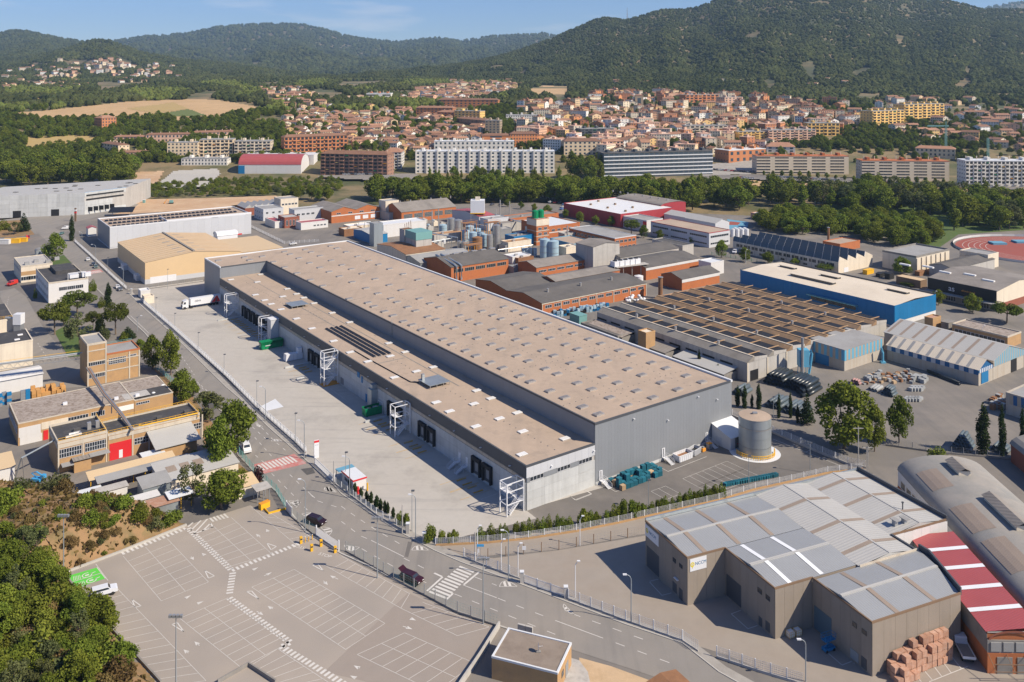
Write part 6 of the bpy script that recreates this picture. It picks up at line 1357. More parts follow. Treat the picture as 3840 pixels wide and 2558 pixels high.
b=hall('long_dark_roof','long hall with dark fibre roof and brick front','factory',B(2100,560),6.,HE,B(1925,498),C(95,488),'brick','roof_fibre_dark','gable_v',1.8); b.box('fascia',(0,-.1,4.6),(b.Lv,-.01,5.8),'white_wall')
hall('long_dark_roof','long hall with dark fibre roof behind the brick fronted one','factory',B(1925,490),7.,HE,B(1800,440),B(2290,415),'concrete','roof_fibre_dark','gable_v',2.)
hall('grey_flat_hall','grey flat roofed hall beside the tree-lined street','hall',B(2352,412),6.5,HE,B(2180,360),C(148,415),'concrete','roof_dark','flat')
b=hall('brick_gable_shed','brick shed with white gable and dark roof near the white sacks','shed',C(-5,640),5.2,HE,B(2190,605),C(272,593),'brick','roof_fibre_dark','gable_v',1.9); b.box('fascia',(0,-.08,3.6),(b.Lv,-.01,5.1),'white_wall')
hall('white_pavilion','small white block with flat overhanging roof','pavilion',C(195,530),6,HE,C(138,505),C(270,510),'white_wall','white_rim','flat')
e=thing('cooling_rack','row of white cooling units on a steel rack above the roofs','cooler',B and g(B(1990,650))); zc=7.5; q0=g(B(1885,555),zc)-e.location; q1=g(B(2065,530),zc)-e.location
for i in range(5): q=q0.lerp(q1,i/5); x=MB().box(0,0,0,3.2,3.2,2.4).build('cooling_unit','white_metal',e,False,q,-R_(HE)); MB().cyl((1.6,1.6),1.1,2.4,2.7,10).build('fan','black',x)
MB().bar(q0+Vector((0,1.5,-.2)),q1+Vector((3,1.5,-.2)),4.,.3).build('rack_deck','concrete',e); m=MB()
for f in (0,.33,.66,1): q=q0.lerp(q1,f); m.bar(q,Vector((q.x,q.y,0)),.3)
m.build('rack_leg','concrete',e)
rd_=random.Random(8)
def tank(cx,yt,yb,w,m,label,t=B,cone=.12,band='steel'):
 base=t(cx,yb); q=g(base); h=(yb-yt)*.544/FPX*q.y; r=w*.544/FPX*q.y/2; e=thing('tank',label,'tank',q,0,'upright tanks of the process plant')
 MB().cyl((0,0),r,0,h,20,top=False).build('shell',m,e,True); MB().cyl((0,0),r*1.02,h,h+r*cone*2,20,r1=.15*r).build('lid',m,e)
 MB().cyl((0,0),r*1.03,h*.62,h*.64,20,top=False).cyl((0,0),r*1.03,h*.3,h*.32,20,top=False).build('band',band,e)
defmat('tank_steel',(.46,.46,.45),rough=.35,metal=.6,var=.12,rnd=.08,extra=_streak((.3,.29,.28),.5,.5)); defmat('tank_blue',(.32,.44,.52),rough=.5,var=.1,rnd=.08,extra=_streak((.25,.34,.4),.5,.5))
for a in [(755,218,335,52,'tank_steel'),(805,230,358,60,'tank_steel'),(1072,265,428,50,'tank_steel'),(1023,333,432,44,'tank_steel'),(845,382,432,36,'tank_steel'),(815,375,425,32,'tank_steel')]: tank(*a,'stainless steel upright tank of the process plant')
for a in [(700,264,318,56,'tank_blue'),(856,302,378,62,'tank_blue'),(908,315,425,54,'tank_blue'),(885,272,335,60,'tank_blue'),(960,318,400,60,'tank_blue'),(990,330,410,45,'tank_blue'),(935,290,350,55,'tank_blue')]: tank(*a,'pale blue upright tank of the process plant')
tank(1402,362,488,68,'tank_blue','tall pale blue tank standing behind its wider twin'); tank(1460,374,490,78,'tank_blue','wide pale blue tank in front of its taller twin'); tank(938,350,432,68,'rust','rusty orange tank with a platform frame'); tank(2050,615,655,62,'white_metal','short white tank under the cooling rack')
for i in range(4): tank(1255+i*26,425,478,30,'tank_blue','small pale blue tank in the row beside the tall pair')
def rack(p0,p1,z,label,m='rust'):
 q0,q1=g(p0,z),g(p1,z); e=thing('pipe_rack',label,'rack',Vector((*q0.xy,0))); o=e.location
 for k in range(4): MB().tube([q0-o+Vector((0,k*.5,.2)),q1-o+Vector((0,k*.5,.2))],.14+.05*(k%2),6).build('pipe',('galv','alu','tank_blue',m)[k],e)
 mm=MB(); n=max(2,int((q1-q0).length/6))
 for i in range(n+1): q=q0.lerp(q1,i/n)-o; mm.bar(q,Vector((q.x,q.y,0)),.22); mm.bar(q+Vector((0,-.4,0)),q+Vector((0,2,0)),.2)
 mm.build('trestle',m,e)
for a in [(B(590,320),B(800,355),8,'steel pipe rack leading to the stainless tanks','steel'),(B(620,385),B(760,360),7,'pale girder bridge between mill and tanks','galv'),(B(1080,440),B(1320,405),6,'orange pipe rack running to the tall blue pair','rust'),(B(840,250),B(1000,275),9,'orange pipe rack above the blue tanks','orange'),(B(1060,195),B(1280,260),6,'pipe rack on the flat roofs near the brick tower','galv'),(B(120,250),B(200,245),6,'pipe rack near the brick front','steel')]: rack(*a)
for p,t_,r in ((B(1095,205),B(1098,155),.4),(B(1160,205),B(1165,165),.4),(B(1068,262),B(1065,215),.25),(B(560,258),B(560,230),.3),(B(1558,395),B(1560,345),.4),(C(1005,400),C(1005,355),.7),(B(2200,770),B(2202,720),1.),(B(670,300),B(662,225),.3),(B(625,300),B(622,235),.3)):
 e=thing('chimney','thin factory chimney pipe among the roofs','chimney',g(p),0,'chimney pipes'); h=hgt(p,t_)+6; MB().cyl((0,0),r,0,h,10).build('stack','rust' if r>.6 else 'alu',e); MB().cyl((0,0),r*1.2,h,h+.3,10).build('cap','steel',e)
for (x0,y0,x1,y1,z,n) in ((880,330,1000,300,12,1),(905,415,975,400,6,1),(1040,340,1095,330,13,1)):
 e=thing('service_platform','orange steel service platform between the tanks','platform',g(B(x0,y0+60)),-R_(HE),'orange service platforms'); m=MB()
 for x in (-4,0,4):
  for y in (-2,2): m.bar((x,y,0),(x,y,z),.2)
 m.build('frame','orange',e); MB().box(-4.5,-2.5,z,4.5,2.5,z+.15).build('deck','rust',e); m=MB()
 for s in (-2.5,2.5): m.bar((-4.5,s,z+1),(4.5,s,z+1),.08)
 for s in (-4.5,4.5): m.bar((s,-2.5,z+1),(s,2.5,z+1),.08)
 m.build('railing','orange',e)
for (cx,cy,w_,d_,h_,m_,r_) in [(1010,230,16,9,7,'clad_light','roof_grey'),(1110,260,34,10,5,'concrete','roof_fibre'),(1160,225,40,12,6,'brick','roof_fibre'),(1190,350,14,9,6,'blue','roof_fibre'),(1240,330,16,8,6,'concrete','roof_sheet_light'),(1180,490,12,8,3.5,'white_wall','white_rim'),(1220,500,10,6,3,'rust','rust'),(1550,425,9,7,5,'cream_wall','cream_wall'),(640,340,22,8,5,'concrete','rust_roof'),(150,320,14,10,4,'blue','roof_sheet_light'),(60,280,16,10,4,'cream_wall','skylight_white'),(20,300,12,8,4,'rust','cream_wall'),(330,185,14,16,5,'concrete','roof_sheet_light'),(1190,560,7,5,3.5,'clad_grey','roof_grey'),(1080,300,10,6,5,'steel','concrete'),(1320,290,10,8,5,'galv','roof_grey'),(1150,390,16,7,5,'cream_wall','rust_roof'),(1130,410,8,6,3.5,'steel','roof_grey'),(1690,345,8,5,4,'white_wall','alu'),(1540,330,10,6,5,'concrete','roof_sheet_light')]:
 b=hall('plant_building','small plant building squeezed between the factory halls','building',B(cx,cy),h_,HE,d_,w_,m_,r_,'flat',group='small plant buildings'); rbox(b,'roof_unit',w_*.3,d_*.3,w_*.3+1.5,d_*.3+1.2,h_,h_+1.,'alu')
for k in range(34):
 x,y,w_,h_=rd_.choice(((640,380,340,50),(1085,385,140,75),(110,320,150,60),(1230,400,80,60),(560,250,140,60),(1020,245,180,40))); x+=rd_.random()*w_; y+=rd_.random()*h_
 if k%2: tank(x,y-rd_.uniform(16,34),y,rd_.uniform(12,24),rd_.choice(('tank_steel','tank_blue','rust','white_metal')),'small tank or vessel in the clutter of the process plant')
 else: tag(MB().box(-2,-1.4,0,2,1.4,2.6).box(-1,-.8,2.6,.6,.6,3.4).build('plant_unit',rd_.choice(('galv','concrete','cream_wall','rust','clad_light')),None,False,g(B(x,y)),-R_(HE)),'small boxy plant unit in the clutter of the process plant','plant unit','plant units')
dr=MB().box(-.6,-.5,0,.6,.5,1.1).mesh('drum_crate','blue'); dr2=MB().box(-.6,-.5,0,.6,.5,1.1).mesh('drum_crate','tank_blue'); dr3=MB().box(-.6,-.5,0,.6,.5,1.1).mesh('drum_crate','black'); rd=random.Random(4)
for i in range(18):
 for j in range(3):
  for k in range(rd.choice((1,2,2))):
   f=i/17; q=g((B(1450,905)[0]*(1-f)+B(1835,845)[0]*f,B(1450,905)[1]*(1-f)+B(1835,845)[1]*f))+Vector((rd.uniform(-.2,.2),j*1.6+rd.uniform(-.2,.2),k*1.12))
   tag(put('liquid_crate',rd.choice((dr,dr2,dr2,dr3)),None,q,rd.uniform(-.2,.8)),'stacked liquid container crate beside the brick hall','crate','container crates by the brick hall')
for i in range(12):
 for k in range(3): tag(put('liquid_crate',rd.choice((dr,dr,dr2)),None,g((B(910+i*20,612-i*3.6)))+Vector((0,rd.uniform(0,.3),.4+k*1.3)),-R_(HE)),'blue or pale drum crate on the open rack shelves','crate','crates on the open rack')
m=MB(); v0=[];
for j in range(5):
 for i in range(8):
  th=2*math.pi*i/8; ph=math.pi*j/4; v0.append((.62*math.sin(ph)*math.cos(th)*1.05,.62*math.sin(ph)*math.sin(th),.5-.5*math.cos(ph)*1.))
m.v=v0; m.f=[(j*8+i,j*8+(i+1)%8,(j+1)*8+(i+1)%8,(j+1)*8+i) for j in range(4) for i in range(8)]; m.m=[0]*len(m.f); sackm=m.mesh('sack','white_metal',True)
for i in range(34):
 q=g(B(1965+rd.uniform(0,130),798-rd.uniform(0,22)))+Vector((0,0,rd.choice((0,0,.9)))); tag(put('sack',sackm,None,q,rd.uniform(0,3),rd.uniform(.9,1.4)),'white bulk sack heaped beside the brick hall end','sack','white bulk sacks')
b=hall('rusty_canopy','long rusty brown canopy roof','canopy',C(-90,790),4.,HE,9,C(295,712),'concrete_dark','rust_roof','flat',par=.05); b=hall('rusty_canopy','flat rusty dust covered roof next to the canopy','canopy',C(-260,840),3.4,HE,B(1940,835),C(350,720),'concrete_dark','rust_roof','flat',par=.1)
SW=Bld('sawtooth_hall','wide old concrete hall with seven long sawtooth roofs and cross beams','factory',C(445,1212),6.4,HE); Lu=SW.loc(B(1755,862),6.4)[1]; Lv=SW.loc(C(1390,925),6.4)[0]; n=8; wT=Lv/n
SW.box('wall',(0,0,0),(Lv,Lu,6.2),'concrete')
defmat('saw_concrete',(.26,.24,.21),extra=_stain((.19,.17,.145),.42,.68,.2,.8),var=.18); defmat('saw_brown',(.30,.19,.105),extra=_stain((.17,.125,.085),.42,.68,.2,.8),var=.18); defmat('saw_rust',(.42,.27,.145),extra=_stain((.26,.17,.10),.42,.68,.25,.8),var=.18)
beam_m={mm:MB().box(0,-.16,-.12,wT*.66,.16,.1).mesh('cross_beam',mm) for mm in ('saw_rust',)}
for i in range(n):
 x=i*wT; cm='saw_concrete' if i<2 else 'saw_brown'
 L_i=Lu*(1. if i<4 else 1.0)
 rf=SW.part('tooth_glazing',MB().quad((x+wT*.34,0,7.3),(x+wT*1.0,0,7.),(x+wT*1.0,L_i,7.),(x+wT*.34,L_i,7.3)),'black')
 SW.part('tooth_slope',MB().add([(x,-.1,6.2),(x+wT*.28,-.1,7.7),(x+wT*.34,-.1,7.7),(x+wT*.34,-.1,6.2),(x,L_i,6.2),(x+wT*.28,L_i,7.7),(x+wT*.34,L_i,7.7),(x+wT*.34,L_i,6.2)],[(0,3,2,1),(0,1,5,4),(1,2,6,5),(2,3,7,6),(4,5,6,7)]),cm,rf)
 SW.part('ridge_beam',MB().box(x+wT*.28,-.12,7.66,x+wT*.35,L_i,7.85),'render_trim' if i<3 else 'saw_rust',rf)
 SW.part('tooth_end',MB().add([(x+wT*.34,-.12,6.2),(x+wT,-.12,6.2),(x+wT,-.12,7.),(x+wT*.34,-.12,7.7)],[(0,1,2,3)]),'concrete',rf)
 nb=int(L_i/7.4)
 for k in range(nb): put('cross_beam',beam_m['saw_rust'],rf,(x+wT*.34,3+k*7.4,7.5))
 if i%2==0:
  for k in range(3): SW.part('roof_vent',MB().cyl((x+wT*.31,L_i*(.2+.27*k)),.45,8.2,9.3,8),'alu',rf)
vrect(SW,'gate','black',C(465,1270),C(520,1345),.08);
for k in range(6): SW.box('pier',(k*wT-.2,-.2,0),(k*wT+.4,-.02,6.2),'render_trim')
for k in range(9): SW.box('side_window',(-.08,6+k*Lu/9.5,2.6),(.0,6+k*Lu/9.5+Lu/14,4.4),'black')
for (y0,l,m_) in ((4,22,'roof_sheet_light'),(30,14,'roof_fibre'),(52,20,'roof_old'),(80,26,'roof_fibre_dark'),(112,18,'roof_fibre_dark')):
 if y0+l<Lu: x=SW.box('lean_to',(-6.5,y0,0),(-.1,y0+l,2.6),'concrete_dark'); SW.part('lean_to_roof',MB().quad((-7,y0-.3,2.8),(0,y0-.3,3.8),(0,y0+l+.3,3.8),(-7,y0+l+.3,2.8)),m_,x)
b=hall('switch_house','slim ochre house between warehouse and sawtooth hall','house',B(2100,1015),8.,HE,4,4.5,'ochre_brick','cream_wall','flat')
tag(MB().box(0,0,0,4,6,3.4).box(-.1,-.1,3.4,4.1,6.1,3.6).build('teal_container','teal',None,False,g(B(1640,955)),-R_(HE)),'teal container beside the liquid crates','container')
hall('shed_roofs','low dark shed roofs beside the warehouse wall','shed',B(1905,1035),3.,HE,B(1640,945),B(1975,1005),'concrete_dark','roof_fibre_dark','flat')
b=Bld('blue_hall','big bright blue metal hall with cream roof and long roof lanterns','hall',C(1460,820),8.6,HE); Lu=b.loc(C(395,573),8.6)[1]; Lv=b.loc(C(1733,738),8.6)[0]
b.box('wall',(0,0,0),(Lv,Lu,8.),'white_wall'); panels(b,'cladding_panel','y',0,Lu,0,.6,8.6,4.,'blue_hall',th=.1); panels(b,'cladding_panel','x',0,Lv,0,2.,8.6,3.,'blue_hall',th=.1)
defmat('roof_cream',(.66,.58,.46),rough=.55,extra=_ribs(54,.6,(.56,.48,.37),.3,_stain((.55,.47,.36),.42,.68,.08,.6)),var=.06)
RF=b.part('roof',MB().quad((.1,.1,8.3),(Lv/2,.1,9.1),(Lv/2,Lu-.1,9.1),(.1,Lu-.1,8.3)).quad((Lv/2,.1,9.1),(Lv-.1,.1,8.3),(Lv-.1,Lu-.1,8.3),(Lv/2,Lu-.1,9.1)),'roof_cream'); b.box('parapet',(Lv-.2,0,8.2),(Lv+.1,Lu,8.9),'clad_dark',RF); b.box('parapet',(0,Lu-.2,8.2),(Lv-.2,Lu+.1,8.9),'clad_dark',RF)
for x0,y0,y1 in ((Lv*.28,Lu*.44,Lu*.72),(Lv*.62,Lu*.80,Lu*.90),(Lv*.62,Lu*.50,Lu*.61),(Lv*.62,Lu*.08,Lu*.19)): l=b.box('roof_lantern',(x0,y0,8.6),(x0+2.6,y1,9.7),'glass_dark',RF); b.box('lantern_lid',(x0-.3,y0-.4,9.7),(x0+2.9,y1+.4,9.85),'roof_cream',l)
y0,z0=on_u(b,C(1210,800)); y1,z1=on_u(b,C(872,730)); b.box('canopy',(-2.2,y0,z1-.6),(-.1,y1,z1-.4),'teal'); b.box('window_band',(-.16,y0+1,z1-2.6),(-.09,y1-1,z1-1.),'glass_dark')
for k in range(7): b.part('canopy_strut',MB().bar((-.1,y0+(y1-y0)*k/6,z1-2.4),(-2.1,y0+(y1-y0)*k/6,z1-.6),.1),'blue')
def striped(b,axis,a0,a1,z0,z1,pw,m1,m2,const=0.):
 n=int((a1-a0)/pw); pw=(a1-a0)/n
 for i in range(n):
  mm=m1 if i%2==0 else m2
  if axis=='x': put('cladding_panel',shared_box('cladding_panel',pw-.02,.08,z1-z0,mm),b.e,(a0+i*pw,const-.1,z0))
  else: put('cladding_panel',shared_box('cladding_panel',.08,pw-.02,z1-z0,mm),b.e,(const-.1,a0+i*pw,z0))
defmat('stripe_blue',(.11,.36,.52),rough=.5,var=.08); defmat('stripe_tan',(.36,.31,.25),rough=.5,var=.1); defmat('stripe_navy',(.01,.10,.25),rough=.5,var=.08); defmat('block_wall',(.42,.38,.32),extra=_streak((.34,.25,.16),.5,.6),var=.12)
b=Bld('striped_block','square block with blue and tan striped cladding above concrete','hall',C(1115,1128),7.,HE); Lu=b.loc(C(905,1040),7)[1]; Lv=b.loc(C(1381,1042),7)[0]; b.box('wall',(0,0,0),(Lv,Lu,6.9),'block_wall'); striped(b,'x',0,Lv,3.4,7.,1.05,'stripe_blue','stripe_tan'); striped(b,'y',0,Lu,3.4,7.,1.05,'stripe_blue','stripe_tan'); b.part('roof',MB().box(-.15,-.15,6.95,Lv+.15,Lu+.15,7.15),'roof_grey'); urect(b,'gate','blue',C(915,1140),C(1008,1240),.12)
b=Bld('striped_hall','long gabled hall with navy and white stripes under a pale roof','hall',C(2040,1262),5.2,HE); Lu=b.loc(C(1385,1098),5.2)[1]; Lv=9.2
m=MB(); b.box('wall',(0,0,0),(Lv,Lu,5.1),'block_wall'); b.part('gable',MB().add([(0,0,5.1),(Lv,0,5.1),(Lv*.5,0,7.6),(0,Lu,5.1),(Lv,Lu,5.1),(Lv*.5,Lu,7.6)],[(0,1,2),(5,4,3)]),'stripe_navy')
RF=b.part('roof',MB().add([(-.4,-.4,5.1),(Lv*.5,-.4,7.7),(Lv*.5,Lu+.4,7.7),(-.4,Lu+.4,5.1)],[(0,1,2,3)]).add([(Lv*.5,-.4,7.7),(Lv+.3,-.4,5.2),(Lv+.3,Lu,5.2),(Lv*.5,Lu,7.7)],[(0,1,2,3)]),'roof_cream')
for k in range(9): b.part('rooflight',MB().quad((-.2,3+k*Lu/9.3,5.25),(Lv*.46,3+k*Lu/9.3,7.55),(Lv*.46,4+k*Lu/9.3,7.55),(-.2,4+k*Lu/9.3,5.25)),'roof_grey',RF)
striped(b,'y',0,Lu,3.4,5.,1.5,'stripe_navy','clad_light'); striped(b,'x',0,Lv,4.,5.2,.6,'stripe_navy','white_metal'); vrect(b,'gate','blue',C(2057,1285),C(2105,1340),.15)
b=hall('striped_hall','larger gabled hall with pale blue stripes behind the navy striped one','hall',None,6.2,HE,Lu*1.22,21.,'block_wall','roof_fibre_light' if 'roof_fibre_light' in SPEC else 'roof_sheet_light','gable_u',3.,world=b.w(Lv+.2,0))
for xs in np.arange(.2,20.8,.62):
 i=int(xs/.62); zt_=b.prof(xs+.3)-.15; b.box('cladding_panel',(xs,-.1,4.2),(xs+.6,-.01,zt_),'stripe_blue' if i%2 else 'stripe_tan')
b.box('gate',(12,-.14,0),(15.8,-.02,4.2),'black')
for k in range(8): b.part('roof_strip',MB().quad((.6,4+k*b.Lu/8.2,b.prof(.6)+.22),(10,4+k*b.Lu/8.2,b.prof(10)+.22),(10,5+k*b.Lu/8.2,b.prof(10)+.22),(.6,5+k*b.Lu/8.2,b.prof(.6)+.22)),'roof_strip',b.roof)
q0=g(C(2228,1425),6.); q=hall('striped_hut','corner of a blue and tan striped hall at the yard edge','hall',None,6.,HE,14,22,'block_wall','roof_grey','flat',world=Vector((q0.x-14*math.sin(R_(HE)),q0.y-14*math.cos(R_(HE)),0))); striped(q,'x',0,20,3.2,6,1.05,'stripe_navy','stripe_tan'); striped(q,'y',0,13,3.2,6,1.05,'stripe_navy','stripe_tan')
b=hall('black_front_hall','tan roofed hall with black fascia front and orange and white letters','hall',C(2165,722),8.6,HE,C(1693,628),40,'cream_wall','roof_fibre','gable_u',2.); b.box('fascia',(-.3,-.02,3.8),(-.05,b.Lu+.1,8.8),'black'); b.box('lower_wall',(-.2,0,0),(-.05,b.Lu,3.7),'concrete_dark'); b.box('red_base',(0,-.12,0),(40,-.02,3.),'brick_dark'); b.box('porch_roof',(-3,-.5,3.3),(-.06,b.Lu,3.6),'roof_grey')
y0,z0=on_u(b,C(1850,690)); t=put('lettering',text_mesh('as',3.4,'white_metal',.02),b.e,(-.33,y0+1.,4.9)); t.rotation_euler=(R_(90),0,R_(-90)); t2=put('lettering',text_mesh('alfombras, s.l.',1.1,'orange',.02),b.e,(-.33,y0-4.6,5.7)); t2.rotation_euler=(R_(90),0,R_(-90))
for i in range(5): x=b.Lv*.25+(i%2)*3; b.box('rooflight',(x,6+i*9.5,b.prof(x)+.1),(x+1.4,11+i*9.5,b.prof(x)+.7),'skylight_white',b.roof)
for k in range(6): window(b,'y',3+k*7,-.22,.6,4.5,2.,mull=3)
b=Bld('cream_works','long cream works with dark glazed sawtooth roofs and window bands','factory',C(1075,520),5.8,HE); Lu=b.loc(C(380,368),5.8)[1]; Lv=b.loc(C(1372,482),5.8)[0]; b.box('wall',(0,0,0),(Lv,Lu,5.7),'cream_wall')
for i in range(4):
 w_=Lv/4; x=i*w_; r=b.part('roof_tooth',MB().add([(x,-.05,5.7),(x+w_*.1,-.05,8.4),(x+w_,-.05,5.7),(x,Lu,5.7),(x+w_*.1,Lu,8.4),(x+w_,Lu,5.7)],[(0,2,1),(3,4,5),(1,2,5,4)]),'cream_wall'); b.part('tooth_glazing',MB().quad((x,0,5.7),(x,Lu,5.7),(x+w_*.1,Lu,8.4),(x+w_*.1,0,8.4)),'glass_dark',r)
 for k in range(14): b.part('glazing_bar',MB().bar((x-.02,Lu*k/14,5.8),(x+w_*.1-.02,Lu*k/14,8.4),.25,.12),'clad_light',r)
win_row(b,'y',12,2,Lu-2,3.,4.2,1.7,mull=3,frame='render_trim'); win_row(b,'y',9,2,Lu-2,.8,2.6,1.2,mull=1,frame='render_trim'); vrect(b,'gate','white_metal',C(1112,560),C(1142,605))
for k in range(13): b.box('pier',(-.14,k*Lu/13,0),(-.02,k*Lu/13+.4,5.7),'render_trim')
b=hall('netted_hall','cream ribbed hall with green net canopy on its roof','hall',C(1610,490),8.,HE,C(1460,430),C(1940,455),'cream_wall','roof_grey','flat',par=.8,trim='concrete_dark')
for k in range(7): b.box('rib',(k*b.Lv/7,-.5,0),(k*b.Lv/7+.5,-.02,7.6),'cream_wall')
hall('dark_shed','dark fibre roofed shed beside the black fronted hall','shed',C(1870,570),5.,HE,C(1755,525),C(2100,490),'concrete','roof_fibre_dark','gable_v',1.5); hall('cream_block','cream flat roofed block beside the running track','building',C(2105,475),7.,HE,C(1940,435),C(2165,455),'cream_wall','roof_grey','flat'); hall('brick_pavilion','low brick pavilion with red chimney by the plane trees','pavilion',C(1085,400),4.,HE,C(930,385),C(1175,365),'brick','roof_tan','flat')
hall('beige_canopy','beige flat canopy over a scrap yard','canopy',C(1640,650),3.6,HE,C(1462,618),C(1690,640),'slat_wood','roof_beige','flat',par=.05)
b=hall('brick_house','low tan house with red patched flat roof behind the blue hall','house',C(1725,915),4.,HE,C(1655,905),C(1812,905),'ochre_brick','brick_pack','flat'); b=hall('long_low_office','long low office with reddish grey roof and square windows','office',C(2240,1040),4.,HE,C(1915,930),C(2352,1010),'ochre_brick','roof_old','flat',trim='render_trim'); win_row(b,'y',6,1,b.Lu-1,1.2,3.,1.5,'glass_dark','white_metal',1)
for p,sz,m_ in ((C(1280,600),(6,2.4,2.2),'yellow'),(C(1365,620),(5,2.2,1.8),'black'),(C(1425,635),(4,2.6,2.8),'black'),(C(1715,555),(4,4,5),'rust'),(C(1700,600),(5,2.4,2),'rust'),(C(1640,610),(6,2.4,2.2),'rust'),(C(1830,980),(5,3,3),'concrete_dark')):
 tag(MB().box(-sz[0]/2,-sz[1]/2,0,sz[0]/2,sz[1]/2,sz[2]).box(-sz[0]/2-.1,-sz[1]/2-.1,sz[2]-.2,sz[0]/2+.1,sz[1]/2+.1,sz[2]+.02).build('skip_container',m_,None,False,g(p),-R_(HE)),{'yellow':'yellow waste skip beside the cream works','black':'dark container parked near the yellow skip','rust':'rusty skip in the scrap yard','concrete_dark':'stack of grey gratings by the tan house'}[m_],'skip','skips in the scrap yards')
def ring(cx,cy,a,b_,w,n=48):
 mb=MB()
 for k in range(n):
  t0=2*math.pi*k/n; t1=2*math.pi*(k+1)/n; mb.quad(*[(cx+rx*math.cos(t),cy+ry*math.sin(t),.06) for rx,ry,t in ((a,b_,t0),(a+w,b_+w,t0),(a+w,b_+w,t1),(a,b_,t1))])
 return mb
tc=g(C(2352,440));
mb=MB(); n=40; mb.add([(tc.x+12+46*math.cos(2*math.pi*k/n),tc.y+46*.9*math.sin(2*math.pi*k/n),.05) for k in range(n)],[tuple(range(n))]); struct('running_track',mb,'track_red')
for r in range(5): struct('track_line',ring(tc.x+12,tc.y,30+r*3,27+r*2.7,.22),'paint_white')
mb=MB()
for k in range(40):
 t0=2*math.pi*k/40; t1=2*math.pi*(k+1)/40; mb.quad(*[(tc.x+12+47*math.cos(t),tc.y+43*math.sin(t),z) for t,z in ((t0,0),(t1,0),(t1,1.3),(t0,1.3))])
tag(mb.build('track_wall','white_wall'),'white curved wall around the red running track','wall')
for p in (C(2170,395),C(2330,385)): tag(MB().box(-4,-3,0,4,3,1.1).build('jump_mat','court_blue',None,False,g(p)),'blue padded jump mat on the running track','mat','jump mats')
sheet('sports_court',[C(250,300),C(310,225),C(455,245),C(440,305)],'court_blue',.05); sheet('sports_court',[C(290,265),C(330,240),C(400,248),C(380,265)],'track_red',.06)
b=hall('court_pavilion','small pavilion with white roof by the court','pavilion',C(610,205),4,HE,C(515,175),C(668,185),'brick_pack','white_rim','flat')
sheet('park_ground',[C(480,200),C(900,130),C(1500,100),C(2352,140),C(2352,300),C(1900,330),C(1770,420),C(1300,330),C(700,260)],'grass',.02)
def pipe_mesh(L_,r,key,m):
 if key not in SHARED:
  mb=MB(); n=12; vs=[]
  for rr_ in (r,r*.88):
   for x in (0,L_): vs+=[(x,rr_*math.cos(2*math.pi*k/n),rr_*math.sin(2*math.pi*k/n)) for k in range(n)]
  mb.add(vs,[(k,(k+1)%n,(k+1)%n+n,k+n) for k in range(n)]+[(2*n+k,3*n+k,3*n+(k+1)%n,2*n+(k+1)%n) for k in range(n)]+[(k,2*n+k,2*n+(k+1)%n,(k+1)%n) for k in range(n)]+[(n+k,n+(k+1)%n,3*n+(k+1)%n,3*n+k) for k in range(n)]); SHARED[key]=mb.mesh('pipe',m,True)
 return SHARED[key]
defmat('pipe_black',(.022,.03,.036),rough=.35,var=.15,spec=.6,rnd=.2); defmat('pipe_grey',(.30,.31,.31),rough=.6,var=.15,rnd=.15); defmat('pipe_slate',(.10,.13,.15),rough=.5,var=.15,rnd=.2); defmat('pipe_pink',(.36,.21,.19),rough=.6,var=.15,rnd=.15)
def pipe_pile(a,b,rows,L_,r,m,label,group,dirp=None):
 """a-b: pixel line across the butt ends at the pile's near side; pipes lie along dirp"""
 pa,pb=g(a),g(b); d=pb-pa; n=max(1,int(d.length/(2*r))); dd=d.normalized(); ax=(g(dirp[1])-g(dirp[0])).normalized() if dirp else Vector((dd.y,-dd.x,0)); ang=math.atan2(ax.y,ax.x)
 for row in range(rows):
  for i in range(n-row):
   q=pa+dd*(r+2*r*i+r*row)+ax*rd.uniform(-.4,.4); q.z=r*1.02+row*r*1.75
   tag(put('pipe',pipe_mesh(L_,r,('pipe',L_,r,m),m),None,q,ang),label,'pipe',group)
pipe_pile(M(330,385),M(520,430),3,9.,.62,'pipe_black','large black pipe stacked in front of the sawtooth hall gate','black pipes by the sawtooth hall',(M(330,380),M(480,290)))
pipe_pile(M(500,420),M(690,500),3,9.,.62,'pipe_black','large black pipe in the middle stack of the yard','black pipes in the middle stack',(M(620,480),M(830,360)))
pipe_pile(M(610,470),M(640,510),2,7.,.62,'pipe_black','large black pipe lying at the front edge of the stack','black pipes at the front edge',(M(620,480),M(830,400)))
pipe_pile(M(345,570),M(480,600),2,7.,.6,'pipe_slate','dark pipe stacked behind the cypress row','pipes behind the cypress row',(M(350,560),M(480,480))); pipe_pile(M(480,610),M(640,650),2,7.,.6,'pipe_slate','dark pipe in the second pile behind the cypress row','pipes in the second pile behind the cypresses',(M(490,600),M(620,520)))
pipe_pile(M(1145,440),M(1235,470),1,5.,.5,'pipe_grey','pale grey pipe in the short pile on the open yard','grey pipes on the open yard',(M(1145,440),M(1200,405))); pipe_pile(M(1250,465),M(1340,500),3,4.,.42,'pipe_slate','slate grey pipe in the small pile on the open yard','slate pipes on the open yard',(M(1250,480),M(1310,440)))
pipe_pile(M(1780,890),M(1960,930),5,5.,.42,'pipe_slate','slate grey pipe in the tall pile beside the cypress','slate pipes beside the cypress',(M(1780,890),M(1860,790))); pipe_pile(M(2090,905),M(2240,950),2,4.,.42,'pipe_slate','slate grey pipe in the low pile between the cypresses','pipes between the cypresses',(M(2090,905),M(2130,870)))
